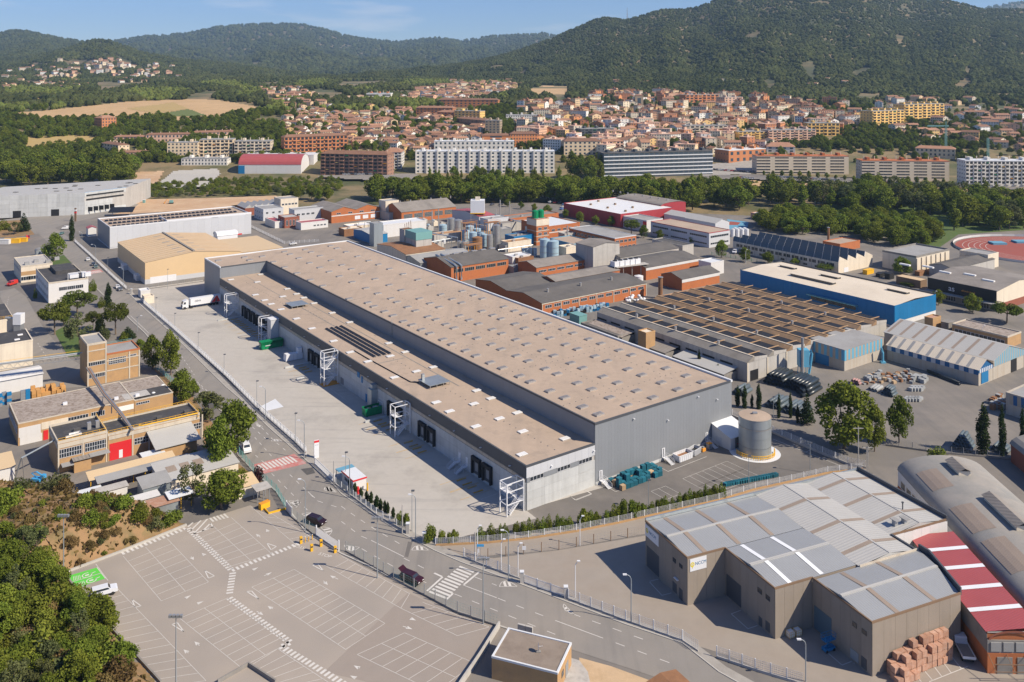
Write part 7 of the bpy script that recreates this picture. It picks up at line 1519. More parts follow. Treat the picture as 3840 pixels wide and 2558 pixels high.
pipe_pile(M(1000,390),M(1090,410),2,2.,.4,'pipe_pink','short pinkish pipe stacked behind the big tree','pink pipes behind the tree',(M(1000,390),M(1030,370))); pipe_pile(M(100,470),M(200,500),2,6.,.6,'pipe_slate','dark pipe stored beside the warehouse wall','pipes beside the warehouse',(M(100,470),M(170,430)))
pipe_pile(M(1600,300),M(1640,320),2,11.,.3,'pipe_black','long thin black pipe lying along the striped hall','long thin pipes by the striped hall',(M(1610,300),M(1800,375)))
pl=MB().box(-.6,-.5,0,.6,.5,.8); pl.box(-.65,-.55,.3,.65,.55,.42); plw=pl.mesh('stack','pallet_wood'); plr=pl.mesh('stack','rust'); plg=pl.mesh('stack','pipe_grey')
for i in range(60):
 q=g(M(rd.uniform(1110,1490),rd.uniform(300,395))); mm=rd.choice((plr,plg,plw,plg)); tag(put('frame_stack',mm,None,q,rd.uniform(0,3),(1,1,rd.uniform(.5,1.6))),'rusty or wooden stack of fittings on the storage yard','stack','stacks of fittings on the yard')
for i in range(14):
 q=g(M(rd.uniform(1490,1600),rd.uniform(335,385))); tag(put('frame_stack',plg,None,q,-R_(HE),(1.2,1.2,1.5)),'grey block stack beside the striped hall','stack','grey stacks by the striped hall')
for i in range(10):
 q=g(M(1440+i*12,525-(i%2)*10)); tag(put('frame_stack',plg,None,q,-R_(HE),(1.2,1.2,1.2)),'grey block stack on the open yard behind the dark tree','stack','grey stacks on the open yard')
for i in range(8): q=g(M(1480+i*12,445-(i%2)*14)); tag(put('frame_stack',plg,None,q,-R_(HE),(1.2,1.2,1.3)),'grey block stack beside the parked pallets of the striped hall','stack','grey stacks in the middle of the yard')
for i in range(24): q=g(M(rd.uniform(2090,2200),rd.uniform(500,590))); tag(put('frame_stack',plg if i%2 else plr,None,q,-R_(HE),(1.2,1.2,rd.uniform(1,2.5))),'dark grating stack by the striped hut','stack','grating stacks by the striped hut')
e=thing('dust_collector','bright blue dust collector with tall grey stack','machine',g(C(830,1290))); MB().box(-1.6,-1.4,2.6,1.6,1.4,8.2).build('filter_box','stripe_blue',e); MB().cyl((-.8,-1.8),.45,0,12.5,10).build('stack','steel',e); MB().tube([(1.4,0,2.8),(1.9,0,6.5),(2.6,0,8.),(3.,0,6.5),(2.4,0,2.),(2.,0,0)],.35,8).build('duct','stripe_blue',e); m=MB()
for x in (-1.4,1.4):
 for y in (-1.2,1.2): m.bar((x,y,0),(x*.9,y*.9,2.6),.2)
m.build('leg','stripe_blue',e)
e=thing('crane_machine','small blue crane column beside the striped block','machine',g(C(1380,1215))); MB().tube([(0,0,0),(0,0,3.4),(-.6,0,5.2)],.4,8).build('column','stripe_blue',e); MB().box(-.8,-.8,0,.8,.8,.5).build('base','stripe_blue',e)
sc_=g(M(285,945)); b0=M(285,965); rs_=248*.4847/FPX*sc_.y/2; hs_=(930-640)*.4847/FPX*g(M(285,930)).y
e=thing('water_silo','tall galvanised cylindrical tank with low cone lid','tank',Vector((sc_.x,sc_.y+rs_*.45,0)))
for k in range(4): MB().cyl((0,0),rs_-(k%2)*.03,hs_*k/4,hs_*(k+1)/4-.04,40,top=False).build('ring','galv',e,True)
MB().cyl((0,0),rs_+.08,hs_*.73,hs_*.75,40,top=False).build('joint_band','alu',e,True); MB().cyl((0,0),rs_+.05,hs_-.1,hs_+.35,40,r1=.3).build('lid','roof_tan',e); MB().box(-.6,-.4,hs_+.35,.6,.4,hs_+.75).build('hatch','steel',e)
e2=thing('railing','orange guard railing around the foot of the tank','railing',e.location); m=MB(); rr_=rs_+.9
for k in range(26):
 a0=math.pi*(1.05+.95*k/25); p=(rr_*math.cos(a0),rr_*math.sin(a0)); m.bar((*p,0),(*p,1.05),.12)
 if k<25:
  a1=math.pi*(1.05+.95*(k+1)/25); p2=(rr_*math.cos(a1),rr_*math.sin(a1))
  for z in (.5,1.05): m.bar((*p,z),(*p2,z),.12,.16)
m.build('rail','yellow',e2)
mb=MB(); n=36; mb.add([(e.location.x+(rs_+2.4)*math.cos(2*math.pi*k/n),e.location.y+(rs_+2.1)*math.sin(2*math.pi*k/n),.05) for k in range(n)],[tuple(range(n))]); struct('tank_pad',mb,'white_rim')
b=Bld('white_pump_shed','white pump house with sloping white roof beside the tank','shed',(0,0),0,-35.87,world=W.w(62.5,-6.5)); b.part('wall',MB().add([(0,0,0),(8.,0,0),(8.,6.4,0),(0,6.4,0),(0,0,3.3),(8.,0,3.3),(8.,6.4,5.2),(0,6.4,5.2)],[(0,1,5,4),(1,2,6,5),(2,3,7,6),(3,0,4,7)]),'white_wall'); b.part('roof',MB().quad((-.2,-.4,3.3),(8.2,-.4,3.3),(8.2,6.5,5.3),(-.2,6.5,5.3)),'white_rim'); b.box('side_vent',(-.05,3,.4),(0,5,2.4),'clad_light'); b.box('opening',(1.8,-.05,.2),(7,.02,2.9),'concrete_dark')
m=MB().tube([(2,-.6,1.6),(4.5,-3,1.4),(7,-3.4,1.3)],.12).tube([(3,-1.,.5),(5,-3,.5),(7,-3.2,.5)],.12); b.part('fire_pipe',m,'red')
bp=MB()
for k in range(8): bp.box(-.6,-.5,k*.15+.06,.6,.5,k*.15+.13)
for x in (-.5,0,.5):
 for k in range(8): bp.box(x-.06,-.5,k*.15,x+.06,.5,k*.15+.06)
bpm=bp.mesh('pallet_stack','pallet_blue'); bpw=bp.mesh('pallet_stack','pallet_wood')
for i in range(11):
 for j in range(4):
  for k in range(rd.choice((0,1,1) if j in (0,3) else (1,1,2))):
   tag(put('pallet_stack',bpm if rd.random()<.88 else bpw,None,W.w(24.8+i*1.35+rd.uniform(-.15,.15),-1.4-j*1.35+rd.uniform(-.1,.1),.04+k*1.25),W.rz+rd.uniform(-.12,.12)),'stack of teal blue pallets against the grey warehouse wall','pallet stack','teal pallet stacks by the warehouse')
for i in range(22):
 f=i/21; a_,c_=g(R(300,215)),g(R(640,150)); q=a_.lerp(c_,f); tag(put('pallet_stack',bpm,None,q+Vector((0,0,.04)),W.rz+rd.uniform(-.2,.2),(1,1,.65)),'stack of teal blue pallets along the white fence','pallet stack','teal pallet stacks along the fence')
def skip(loc,rz,l,w_,h,m_,label,mi='rust',lid=None):
 e=thing('skip',label,'skip',loc,rz); mb=MB()
 mb.add([(-l/2,-w_/2,.15),(l/2,-w_/2,.15),(l/2,w_/2,.15),(-l/2,w_/2,.15),(-l/2-.2,-w_/2,h),(l/2+.2,-w_/2,h),(l/2+.2,w_/2,h),(-l/2-.2,w_/2,h)],[(0,1,5,4),(1,2,6,5),(2,3,7,6),(3,0,4,7),(3,2,1,0)]); mb.build('body',m_,e)
 mb=MB()
 for x in np.linspace(-l/2+.2,l/2-.2,7): mb.box(x-.06,-w_/2-.1,.2,x+.06,-w_/2,h); mb.box(x-.06,w_/2,.2,x+.06,w_/2+.1,h)
 mb.build('rib',m_,e); mb=MB()
 for a in ((-l/2-.25,-w_/2-.1,l/2+.25,-w_/2+.05),(-l/2-.25,w_/2-.05,l/2+.25,w_/2+.1),(-l/2-.25,-w_/2+.05,-l/2-.1,w_/2-.05),(l/2+.1,-w_/2+.05,l/2+.25,w_/2-.05)): mb.box(a[0],a[1],h-.02,a[2],a[3],h+.1)
 mb.build('rim',m_,e); MB().box(-l/2,-w_/2+.05,h*.55,l/2,w_/2-.05,h*.6).build('load',mi,e)
 for x in (-l/2+.4,l/2-.4): MB().bar((x,-w_/2,.1),(x,w_/2,.1),.2).build('roller','rubber',e)
 if lid: MB().box(-l/2-.15,-w_/2,h*.6,l/2+.15,w_/2,h+.02).build('lid',lid,e)
 return e
skip(W.w(48.6,-2.6),W.rz,4.8,2.3,1.7,'white_metal','white open skip with rusty load beside the warehouse stairs')
skip(W.w(53.4,-2.2),W.rz+.2,3.,2.,1.6,'clad_light','pale tipping skip next to the rusty loaded one',mi='rubber')
e=thing('waste_bin','grey wheeled bin with orange lid by the far warehouse stairs','bin',W.w(59,-2.3),W.rz); MB().box(-.6,-.5,.1,.6,.5,1.4).build('body','steel',e); MB().box(-.65,-.55,1.4,.65,.55,1.6).build('lid','orange',e)
e=thing('pallet_truck','small orange machine between the skips and the bin','machine',W.w(56.4,-2.4),W.rz); MB().box(-.6,-.5,.1,.6,.5,.9).build('body','orange',e); MB().box(-.3,-.3,.9,.3,.3,1.3).build('motor','steel',e)
e=skip(W.w(-4.7,148.3),W.rz,7.8,2.5,2.7,'green_box','closed green recycling container by the white lift shaft',lid='green_box')
c=MB(); n=3
for k in range(3):
 a0=2*math.pi*k/3;
 for j in range(5):
  t0=a0+j*.33; t1=a0+(j+1)*.33; c.quad(*[(-4.16,.62*r*math.cos(t),1.5+.62*r*math.sin(t)) for r,t in ((.75,t0),(1.1,t0),(1.1,t1),(.75,t1))])
c.build('recycling_mark','white_metal',e); MB().box(-2.6,-1.37,1.2,-.4,-1.36,1.5).build('mark_lettering','clad_light',e)
e=skip(W.w(-2.6,71.2),W.rz,5.8,2.4,2.3,'green_box','open green skip full of mixed rubbish by the docks',mi='brick_pack')
for i in range(18): MB().box(-.3,-.25,0,.3,.25,rd.uniform(.2,.6)).build('rubbish',rd.choice(['white_metal','cream_wall','blue','wood','clad_light']),e,False,(rd.uniform(-2.4,2.4),rd.uniform(-.8,.8),1.5),rd.uniform(0,3))
m=MB()
for y in (-1.5,1.5): m.bar((2.2,y,0),(2.2,y,3.2),.12)
m.bar((2.2,-1.5,3.2),(2.2,1.5,3.2),.12); m.bar((2.2,1.5,3.2),(3.6,1.5,3.2),.12); m.bar((2.2,-1.5,3.2),(3.6,-1.5,3.2),.12); m.build('guard_frame','white_metal',e)
e=thing('waste_compactor','white sloping waste compactor at the dock ramp','compactor',W.w(-3.2,130.8),W.rz); mb=MB(); mb.add([(-3.2,-1.2,.2),(2.9,-1.2,.2),(2.9,1.2,.2),(-3.2,1.2,.2),(-3.,-1.2,2.5),(2.9,-1.2,2.1),(2.9,1.2,2.1),(-3.,1.2,2.5)],[(0,1,5,4),(1,2,6,5),(2,3,7,6),(3,0,4,7),(4,5,6,7)]); mb.build('body','white_metal',e); MB().box(1.4,-.9,2.1,2.8,.9,3.8).build('hopper','white_metal',e)
for x in (-2,-.6,.8): MB().box(x,-1.27,.3,x+.12,-1.2,2.2).build('rib','clad_light',e)
e=thing('lorry','white articulated lorry backed onto the far loading dock','lorry',W.w(-9,219.8)+Vector((0,0,.05)),W.rz)
tr=MB().box(-4.6,-1.27,1.2,8.,1.27,4.0).build('trailer','white_metal',e); MB().box(-3,-.5,.9,7.5,.5,1.2).build('chassis','black',tr)
t=put('lettering',text_mesh('CEVA',1.05,'clad_dark',.01,True),tr,(-2.9,-1.285,2.5)); t.rotation_euler=(R_(90),0,0)
MB().add([(4.,-1.29,1.3),(7.9,-1.29,1.3),(6.6,-1.29,3.9),(6.2,-1.29,3.9)],[(0,1,2,3)]).build('red_graphic','red',tr); MB().add([(5.6,-1.30,1.3),(6.4,-1.30,1.3),(6.5,-1.30,3.6)],[(0,1,2)]).build('grey_graphic','clad_dark',tr)
m=MB(); pf=[(-7.9,.6),(-5.4,.6),(-5.4,3.6),(-6.,3.9),(-7.4,3.3),(-7.85,2.2)]; n=len(pf); m.v=[(x,s,z) for s in (-1.22,1.22) for x,z in pf]; m.f=[tuple(range(n)),tuple(range(n,2*n))[::-1]]+[(i,i+n,(i+1)%n+n,(i+1)%n) for i in range(n)]; m.m=[0]*len(m.f); cb=m.build('cab','white_metal',e)
MB().quad((-7.88,-1.05,2.15),(-7.88,1.05,2.15),(-7.46,1.05,3.2),(-7.46,-1.05,3.2)).quad((-7.5,-1.24,2.1),(-6.5,-1.24,2.1),(-6.5,-1.24,3.),(-7.2,-1.24,3.)).build('window','glass_dark',cb); MB().box(-7.95,-1.1,.7,-7.85,1.1,1.6).build('grille','clad_dark',cb)
for x in (-7,-4.2,4.,5.3,6.6):
 for s in (-1.05,1.05): MB().bar((x,s-.18,.5),(x,s+.18,.5),.98).build('wheel','rubber',e)
b=Bld('gate_cabin','white gatehouse cabin with red roof edge beside the entrance','cabin',P(1000,1305),2.7,-35.87); b.box('wall',(0,0,0),(3.4,6.2,2.6),'white_wall'); rf=b.box('roof',(-.1,-.1,2.6),(3.5,6.3,2.85),'white_rim'); b.box('roof_edge',(-.14,-.14,2.55),(3.54,-.09,2.9),'red',rf); b.box('roof_edge',(-.14,-.09,2.55),(-.09,6.34,2.9),'red',rf); window(b,'y',2.2,-.02,1.1,2.6,1.1,mull=2); b.box('canopy',(-.8,6.3,2.6),(3.6,8.4,2.75),'court_blue');
for p in ((-.6,8.2),(3.4,8.2)): b.box('canopy_post',(p[0]-.06,p[1]-.06,0),(p[0]+.06,p[1]+.06,2.6),'steel')
e=thing('sign_totem','tall white totem sign with red band at the yard entrance','sign',g(P(675,1100)),R_(30)); MB().box(-.65,-.12,0,.65,.12,4.6).build('panel','white_metal',e); MB().box(-.66,-.14,4.,.66,-.12,4.55).build('band','red',e); MB().box(-.5,-.14,3.3,.5,-.125,3.5).build('lettering','clad_light',e)
e=thing('hydrant','red fire hydrant beside the gate shrubs','hydrant',g(P(1040,1420))); MB().cyl((0,0),.35,0,1.7,10).build('body','red',e); MB().cyl((0,0),.45,1.,1.3,10).build('collar','red',e)
e=thing('bollard','yellow pillar bollard behind the gate cabin','bollard',g(P(1125,1388))); MB().cyl((0,0),.2,0,1.7,8).build('tube','yellow',e); MB().cyl((0,0),.22,1.7,1.8,8).build('cap','yellow',e)
e=thing('person','person in white shirt and dark trousers walking by the fence gate','person',g(P(580,1105)));
def person_mesh():
 me=bpy.data.meshes.new('body'); J=[(0,0,.92),(0,0,1.2),(0,0,1.42),(0,0,1.52),(0,-.02,1.66),(.1,0,.88),(.11,-.06,.48),(.12,.02,.06),(.12,-.12,.03),(-.1,0,.88),(-.11,.08,.48),(-.12,.12,.06),(-.12,0,.03),(.2,0,1.4),(.25,.03,1.12),(.24,-.05,.88),(-.2,0,1.4),(-.25,-.02,1.12),(-.24,-.1,.88)]
 E_=[(0,1),(1,2),(2,3),(3,4),(0,5),(5,6),(6,7),(7,8),(0,9),(9,10),(10,11),(11,12),(2,13),(13,14),(14,15),(2,16),(16,17),(17,18)]; me.from_pydata(J,E_,[]); o=bpy.data.objects.new('tmp',me); COL.objects.link(o); o.modifiers.new('s','SKIN');
 R0=[.15,.15,.17,.07,.11,.1,.075,.055,.05,.1,.075,.055,.05,.07,.05,.04,.07,.05,.04]
 for v_,r in zip(me.skin_vertices[0].data,R0): v_.radius=(r,r*.8)
 me.skin_vertices[0].data[0].use_root=True; o.modifiers.new('d','SUBSURF').levels=1; dg=bpy.context.evaluated_depsgraph_get(); r=bpy.data.meshes.new_from_object(o.evaluated_get(dg)); bpy.data.objects.remove(o); return r
pmesh=person_mesh(); pmesh.materials.clear(); defmat('skin',(.42,.26,.18),var=0.)
for m_ in ('white_wall','clad_dark','skin'): pmesh.materials.append(mat(m_))
for f_ in pmesh.polygons: f_.material_index=0 if .95<f_.center.z<1.45 else (1 if f_.center.z<=.95 else 2)
put('body',pmesh,e)
# fences, lamps, vehicles and single trees round the yard
fence([A(515,380),A(620,475),A(720,570),A(800,645),A(872,708)],'white barred fence along the road beside the beige hall')
fence([A(970,792),A(1200,990),A(1560,1314),A(1790,1548)],'long white barred fence between road and loading yard',wall='concrete',wallh=.35)
fence([P(155,670),P(300,800),P(480,960),P(590,1070)],'white barred fence between road and yard up to the entrance',wall='concrete',wallh=.35)
a,b_=g(P(662,1160)),g(P(832,1325)); e=thing('sliding_gate','long white sliding gate at the yard entrance','gate',a,math.atan2((b_-a).y,(b_-a).x)); Lg=(b_-a).length; m=MB()
for k in range(int(Lg/.17)): m.box(k*.17,-.02,.2,k*.17+.05,.02,1.7)
m.build('bars','white_metal',e); MB().box(0,-.06,.1,Lg,.06,.35).build('lower_beam','white_metal',e); MB().box(0,-.05,1.65,Lg,.05,1.8).build('upper_rail','white_metal',e)
for x in (0,Lg): MB().box(x-.12,-.12,0,x+.12,.12,2.4).build('post','white_metal',e)
fence([P(845,1340),P(1000,1455),Q(100,312),Q(240,420),Q(380,500),Q(462,545)],'mesh fence on a low wall along the row of small cypresses',1.3,'mesh','white_metal','pole',wall='concrete',wallh=.4)
fence([Q(650,630),Q(1010,612),Q(1290,583),Q(1620,533),Q(1910,475),Q(2350,375),R(250,318),R(500,243),R(750,188),R(1000,130),R(1240,102)],'white posted mesh fence on the brown wall beside the grey units',1.25,'mesh','white_metal','clad_light',3.4,'ochre_brick',.4)
fence([M(95,645),M(410,775),M(700,900),M(990,1020),M(1130,1048)],'white posted fence curving round behind the silo',1.4,'mesh','white_metal','white_metal',3.2,'concrete',.6)
fence([Q(845,712),Q(1000,775),Q(1240,865)],'white mesh fence beside the blue street sign',1.6,'mesh','white_metal','clad_light',wall='concrete',wallh=.35)
fence([Q(1565,1000),Q(1960,1150),Q(2352,1288),R(110,1362)],'white mesh fence along the forecourt of the grey units',1.6,'mesh','white_metal','clad_light',wall='concrete',wallh=.35)
fence([R(235,1400),R(500,1490),R(830,1590)],'white mesh fence between forecourt and road end',1.6,'mesh','white_metal','clad_light',wall='concrete',wallh=.35)
fence([Q(1258,885),Q(1538,985)],'white barred sliding gate of the grey units',1.7,'bar',name='sliding_gate',cat='gate')
for p,l in ((Q(1245,885),'stone gate pillar at the end of the mesh fence'),(Q(1548,990),'stone gate pillar at the start of the forecourt fence'),(Q(458,545),'stone gate pillar ending the cypress row'),(Q(572,610),'stone gate pillar at the corner of the yard'),(A(905,740),'concrete gate pillar by the far yard entrance')):
 e=thing('gate_pillar',l,'pillar',g(p)); MB().box(-.35,-.35,0,.35,.35,2.2).build('shaft','concrete',e); MB().box(-.42,-.42,2.2,.42,.42,2.35).build('cap','white_rim',e)
fence([Q(1010,715),Q(1500,655),Q(2088,552)],'thin wire fence along the lane below the brown wall',1.9,'wire','slat_wood','steel',4.)
fence([K(2010,432),K(2175,562)],'wire fence on the lot edge between the two gates',1.8,'wire','steel','teal',2.8,'concrete_dark',.3)
fence([Q(30,668),Q(430,895),Q(800,1092),Q(1085,1188)],'wire fence on the dark kerb wall between lot and road',1.7,'wire','steel','teal',3.,'concrete_dark',.35)
fence([K(1650,0),K(1745,115),K(1905,260),K(1975,385)],'green mesh fence along the road beside the compound',1.8,'mesh','teal','teal',2.6)
fence([L(1300,270),L(1420,350),L(1640,560)],'green mesh fence below the roadside trees',1.8,'mesh','teal','teal',2.6)
fence([A(1690,262),A(1850,340),A(1960,395),A(2200,380)],'white fence behind the white hall',1.6,'mesh','white_metal','clad_light',3)
fence([A(880,712),A(1000,705),A(1400,650)],'grey mesh fence between beige hall and yard',1.5,'mesh','steel','steel',3,'concrete',.4)
fence([C(200,470),C(330,490),C(550,530)],'green fence along the tree-lined street',1.6,'mesh','green_box','teal',3)
fence([M(1280,870),M(1700,930),M(2352,985)],'wire fence on a low wall at the pipe yard edge',1.4,'wire','steel','steel',3,'concrete_dark',.5)
b=hall('gate_house','small beige gate house and boxes at the far yard entrance','house',A(995,765),2.8,HE,4.5,4.,'cream_wall','cream_wall','flat'); hall('gate_house','white meter house behind the beige gate house','house',A(970,725),3.,HE,5,4,'white_wall','white_rim','flat')
i=0
LB='curved-arm street lamp on the pavement beside the white fence'
for base,top in ((P(568,1112),P(520,765)),(P(225,778),P(185,467)),(A(850,700),A(825,556)),(A(660,530),A(635,398)),(A(565,410),A(553,312))): lamp(base,top,'arm',LB,'lamps along the white fence')
for base,top,l in ((P(968,1458),P(915,1082),'curved-arm street lamp beside the gatehouse cabin'),(Q(512,592),Q(475,270),'curved-arm street lamp at the open yard corner'),(Q(1152,860),Q(1120,515),'curved-arm street lamp by the mesh fence near the blue sign'),(Q(1998,1165),Q(1970,820),'curved-arm street lamp standing in front of the grey units'),(R(848,1565),R(835,1265),'curved-arm street lamp in front of the blue roller door'),(A(947,1000),A(975,888),'street lamp hidden among the roadside pines'),(K(2105,538),K(2098,165),'street lamp beside the dark minivan')): lamp(base,top,'arm',l)
for base,top in ((P(148,645),P(152,422)),(P(488,980),P(495,707)),(A(1075,922),A(1078,767)),(A(1205,965),A(1208,874)),(A(1367,1138),A(1370,1007)),(A(1545,1295),A(1548,1157))): lamp(base,top,'straight','slim straight lamp post inside the loading yard by the fence','yard lamps along the fence')
for base,top,l in ((P(932,1322),P(930,1052),'slim lamp post behind the gatehouse cabin'),(Q(487,530),Q(490,250),'slim lamp post in the open yard corner'),(A(1155,705),A(1156,570),'slim lamp post in front of the beige hall'),(A(743,610),A(742,490),'slim lamp post by the far road fence'),(M(697,1085),M(697,848),'slim lamp post in the bay lot beside the tank'),(M(223,1190),M(223,950),'slim lamp post over the pallet stacks by the fence'),(M(413,670),M(413,492),'slim lamp post behind the silo'),(S(1487,1560),S(1487,1295),'slim lamp post beside the two outlined bays')): lamp(base,top,'straight',l)
for base,top,l in ((Q(1613,990),Q(1635,730),'white bent lamp post inside the forecourt'),(Q(1218,838),Q(1220,607),'white bent post beside the lane fence'),(Q(1102,800),Q(1104,580),'white pole beside the bent lamp post'),(Q(1645,628),Q(1640,420),'white lamp post in the lane before the brown wall'),(Q(938,698),Q(936,486),'white lamp post by the blue street sign'),(C(2068,1060),C(2085,955),'white lamp post by the long low office'),(C(1738,830),C(1745,720),'lamp post at the blue hall corner'),(C(435,530),C(445,435),'lamp post in the tree-lined street')): lamp(base,top,'white',l)
for base,top,l in ((K(438,800),K(437,420),'floodlight mast at the foot of the dry slope'),(K(1213,1640),K(1215,1112),'floodlight mast standing in the middle of the lot'),(Q(248,852),Q(248,437),'floodlight mast on the lot edge left of the red car'),(Q(978,1168),Q(978,717),'floodlight mast on the lot edge beside the zebra crossing')): lamp(base,top,'flood',l,'floodlight masts')
pylon(M(1070,1012),M(1070,722),'tall concrete power pole at the lane corner','concrete'); pylon(M(1140,1088),M(1140,872),'steel lattice power pole beside the concrete one','lattice'); pylon(Q(420,545),Q(420,347),'bare wooden pole at the pillar of the yard corner','plain'); pylon(Q(922,735),Q(920,532),'bare wooden pole by the blue street sign','plain'); pylon(P(828,1338),P(828,1127),'bare wooden pole at the gatehouse','plain'); pylon(X1(720,1260),X1(720,1160),'concrete power pole before the dense grove','concrete')
e=thing('street_sign','blue street name sign on a post by the lane','sign',g(Q(958,705))); MB().tube([(0,0,0),(0,0,2.6)],.04).build('post','steel',e); MB().box(-.75,-.04,2.1,.75,.04,2.6).build('board','blue_bright',e); MB().box(-.6,-.3,1.0,-.2,-.26,1.8).build('notice','white_metal',e)
for p,l in ((Q(1260,690),'small white notice board on the lane fence'),(L(2060,1215),'round white no-entry sign at the compound gate')): e=thing('sign_board',l,'sign',g(p)); MB().tube([(0,0,0),(0,0,1.8)],.04).build('post','steel',e); MB().box(-.4,-.05,1.,.4,-.0,1.8).build('board','white_metal',e)
e=thing('direction_sign','tall dark totem sign at the far crossroads','sign',g(A(520,240))); MB().box(-.6,-.3,0,.6,.3,9).build('totem','slat_wood',e); MB().box(-.7,-.35,5.5,.7,.35,6.5).build('band','red',e); MB().box(-.7,-.35,7,.7,.35,8).build('band','white_metal',e)
e=thing('information_board','dark solar canopy standing beside the crossroads','canopy',g(A(840,200)),R_(10)); o_=MB().box(-8,-4,0,8,4,.3).build('panel_roof','solar',e); o_.location=(0,0,4.); o_.rotation_euler=(R_(18),0,0); m=MB()
for x in (-6,6): m.bar((x,0,0),(x,0,4),.3)
m.build('post','steel',e)
ra=heading_px(Q(430,870),Q(540,915))
car(Q(485,878),ra+math.pi,'suv',(.035,.006,.01),'dark red estate car on the road with its tailgate open',hatch=True)
car(K(2180,478),heading_px(K(2235,490),K(2130,455)),'mpv',(.02,.006,.01),'dark maroon minivan driving past the lot')
car(K(716,968),heading_px(K(770,945),K(660,975)),'suv',(.62,.64,.68),'white car parked half under the thicket tree')
car(A(607,510),R_(118),'car',(.6,.6,.6),'white car on the road beside the far fence'); car(A(643,543),R_(118),'car',(.03,.04,.06),'dark car behind the greenish one at the far crossing'); car(A(661,560),R_(118),'car',(.08,.13,.13),'dark greenish car at the far red crossing'); car(A(810,700),R_(122),'car',(.6,.6,.6),'white car parked by the beige gate house'); car(A(828,716),R_(122),'car',(.12,.13,.15),'dark grey car parked by the beige gate house')
car(A(457,295),R_(20),'van',(.65,.65,.65),'white van by the cypress at the crossroads'); car(A(425,330),R_(100),'car',(.1,.2,.18),'teal car at the crossroads'); car(A(85,680),R_(80),'van',(.5,.03,.02),'red fire van in the compound street'); car(L(2170,1040),R_(118),'van',(.7,.7,.7),'white van half hidden by the big roadside trees')
car(A(2085,232),R_(35),'van',(.65,.65,.65),'white van beside the red parked car'); car(A(2145,228),R_(35),'car',(.5,.02,.02),'red car parked by the low annex'); car(A(1910,282),R_(40),'car',(.55,.56,.58),'pale car behind the white hall'); car(A(2020,402),R_(40),'car',(.6,.6,.6),'white car by the kiosk behind the warehouse'); car(C(362,460),R_(60),'van',(.65,.66,.68),'white van in the tree-lined street')
for k,(p,c_) in enumerate(((B(1440,112),(.6,.6,.6)),(B(1475,115),(.5,.03,.03)),(B(1510,118),(.05,.05,.06)),(B(1535,128),(.1,.2,.4)),(B(1525,145),(.5,.5,.5)),(B(1520,160),(.1,.2,.45)),(B(1100,128),(.05,.05,.06)),(B(1040,128),(.1,.1,.12)))): car(p,R_(60),'car',c_,['white car','red car','black car','dark blue car','silver car','blue car','black estate','dark grey car'][k]+' parked on the open lot before the river trees')
e=thing('excavator','small teal and orange excavator on the bare ground','excavator',g(A(1180,118)),R_(10)); MB().box(-1.6,-1.2,.1,1.6,1.2,.9).build('tracks','black',e); MB().box(-1.2,-1.1,.9,1.4,1.1,2.6).build('cab','teal',e); MB().tube([(-1,0,1.6),(-3.,0,3.4),(-4.8,0,1.)],.25).build('boom','orange',e); MB().box(-5.2,-.5,.4,-4.5,.5,1.1).build('bucket','orange',e)
e=thing('site_toilet','turquoise site toilet on the bare ground','cabin',g(A(993,112))); MB().box(-.8,-.8,0,.8,.8,2.3).build('cabin','teal',e); MB().box(-.85,-.85,2.3,.85,.85,2.5).build('lid','white_metal',e)
b=hall('white_office_block','white three-storey office with dark flat roof among the pines','office',A(335,670),8.5,HL,A(247,570),A(606,632),'white_wall','roof_bitumen','flat',par=.5,trim='render_trim'); win_row(b,'x',3,4,b.Lv-2,4.8,3.2,1.6,mull=3); win_row(b,'y',6,1,b.Lu-1,4.8,2.6,1.6,mull=2); win_row(b,'y',6,1,b.Lu-1,1.4,2.6,1.6,mull=2)
for k in range(2): rbox(b,'air_unit',b.Lv*.55+k*5,2,b.Lv*.55+k*5+3.6,4.2,9.1,10.8,'white_metal')
rbox(b,'roof_room',b.Lv*.35,b.Lu*.5,b.Lv*.9,b.Lu*.95,8.5,10.,'roof_bitumen'); b.part('pipe_frame',MB().bar((b.Lv*.5,1.5,11.6),(b.Lv*.95,1.5,11.6),.25).bar((b.Lv*.5,1.5,8.6),(b.Lv*.5,1.5,11.6),.2).bar((b.Lv*.95,1.5,8.6),(b.Lv*.95,1.5,11.6),.2),'white_metal',b.roof)
b=hall('ochre_office','two-storey pale office with ochre bands and white weathered roof','office',A(145,555),7.5,HL,A(85,495),A(365,532),'cream_wall','roof_old','flat',trim='render_trim'); b.roof.data.materials[0]=mat('concrete'); win_row(b,'x',4,.5,b.Lv-.5,1.,4.2,1.8,mull=3); b.box('band',(0,-.08,3.4),(b.Lv,-.01,5.2),'ochre_brick'); win_row(b,'y',5,.5,b.Lu-.5,4.4,2.6,1.5,mull=2)
for k in range(4): rbox(b,'roof_unit',2+k*4.5,3+k%2*4,4+k*4.5,5+k%2*4,7.5,8.8,'roof_grey')
q=Bld('dark_roof_workshop','low workshop with dark roof and yellow railing at the compound edge','workshop',A(95,905),5.,HL); q.box('wall',(-22,0,0),(0,26,5),'cream_wall'); r=q.box('roof',(-22,.2,5),(-.2,26,5.05),'roof_bitumen'); rails(q,[(-22,.2,5.05),(-.2,.2,5.05)],1.,'yellow',r)
e=thing('filter_unit','white filter unit with ducts behind the beige hall','machine',g(A(130,1000))); MB().box(-1.5,-1.5,3,1.5,1.5,7).build('hopper','white_metal',e); MB().tube([(-1.5,0,5),(-5,0,5.5),(-6,0,3)],.5,8).build('duct','galv',e); MB().box(-1.3,-1.3,0,1.3,1.3,3).build('frame','steel',e)
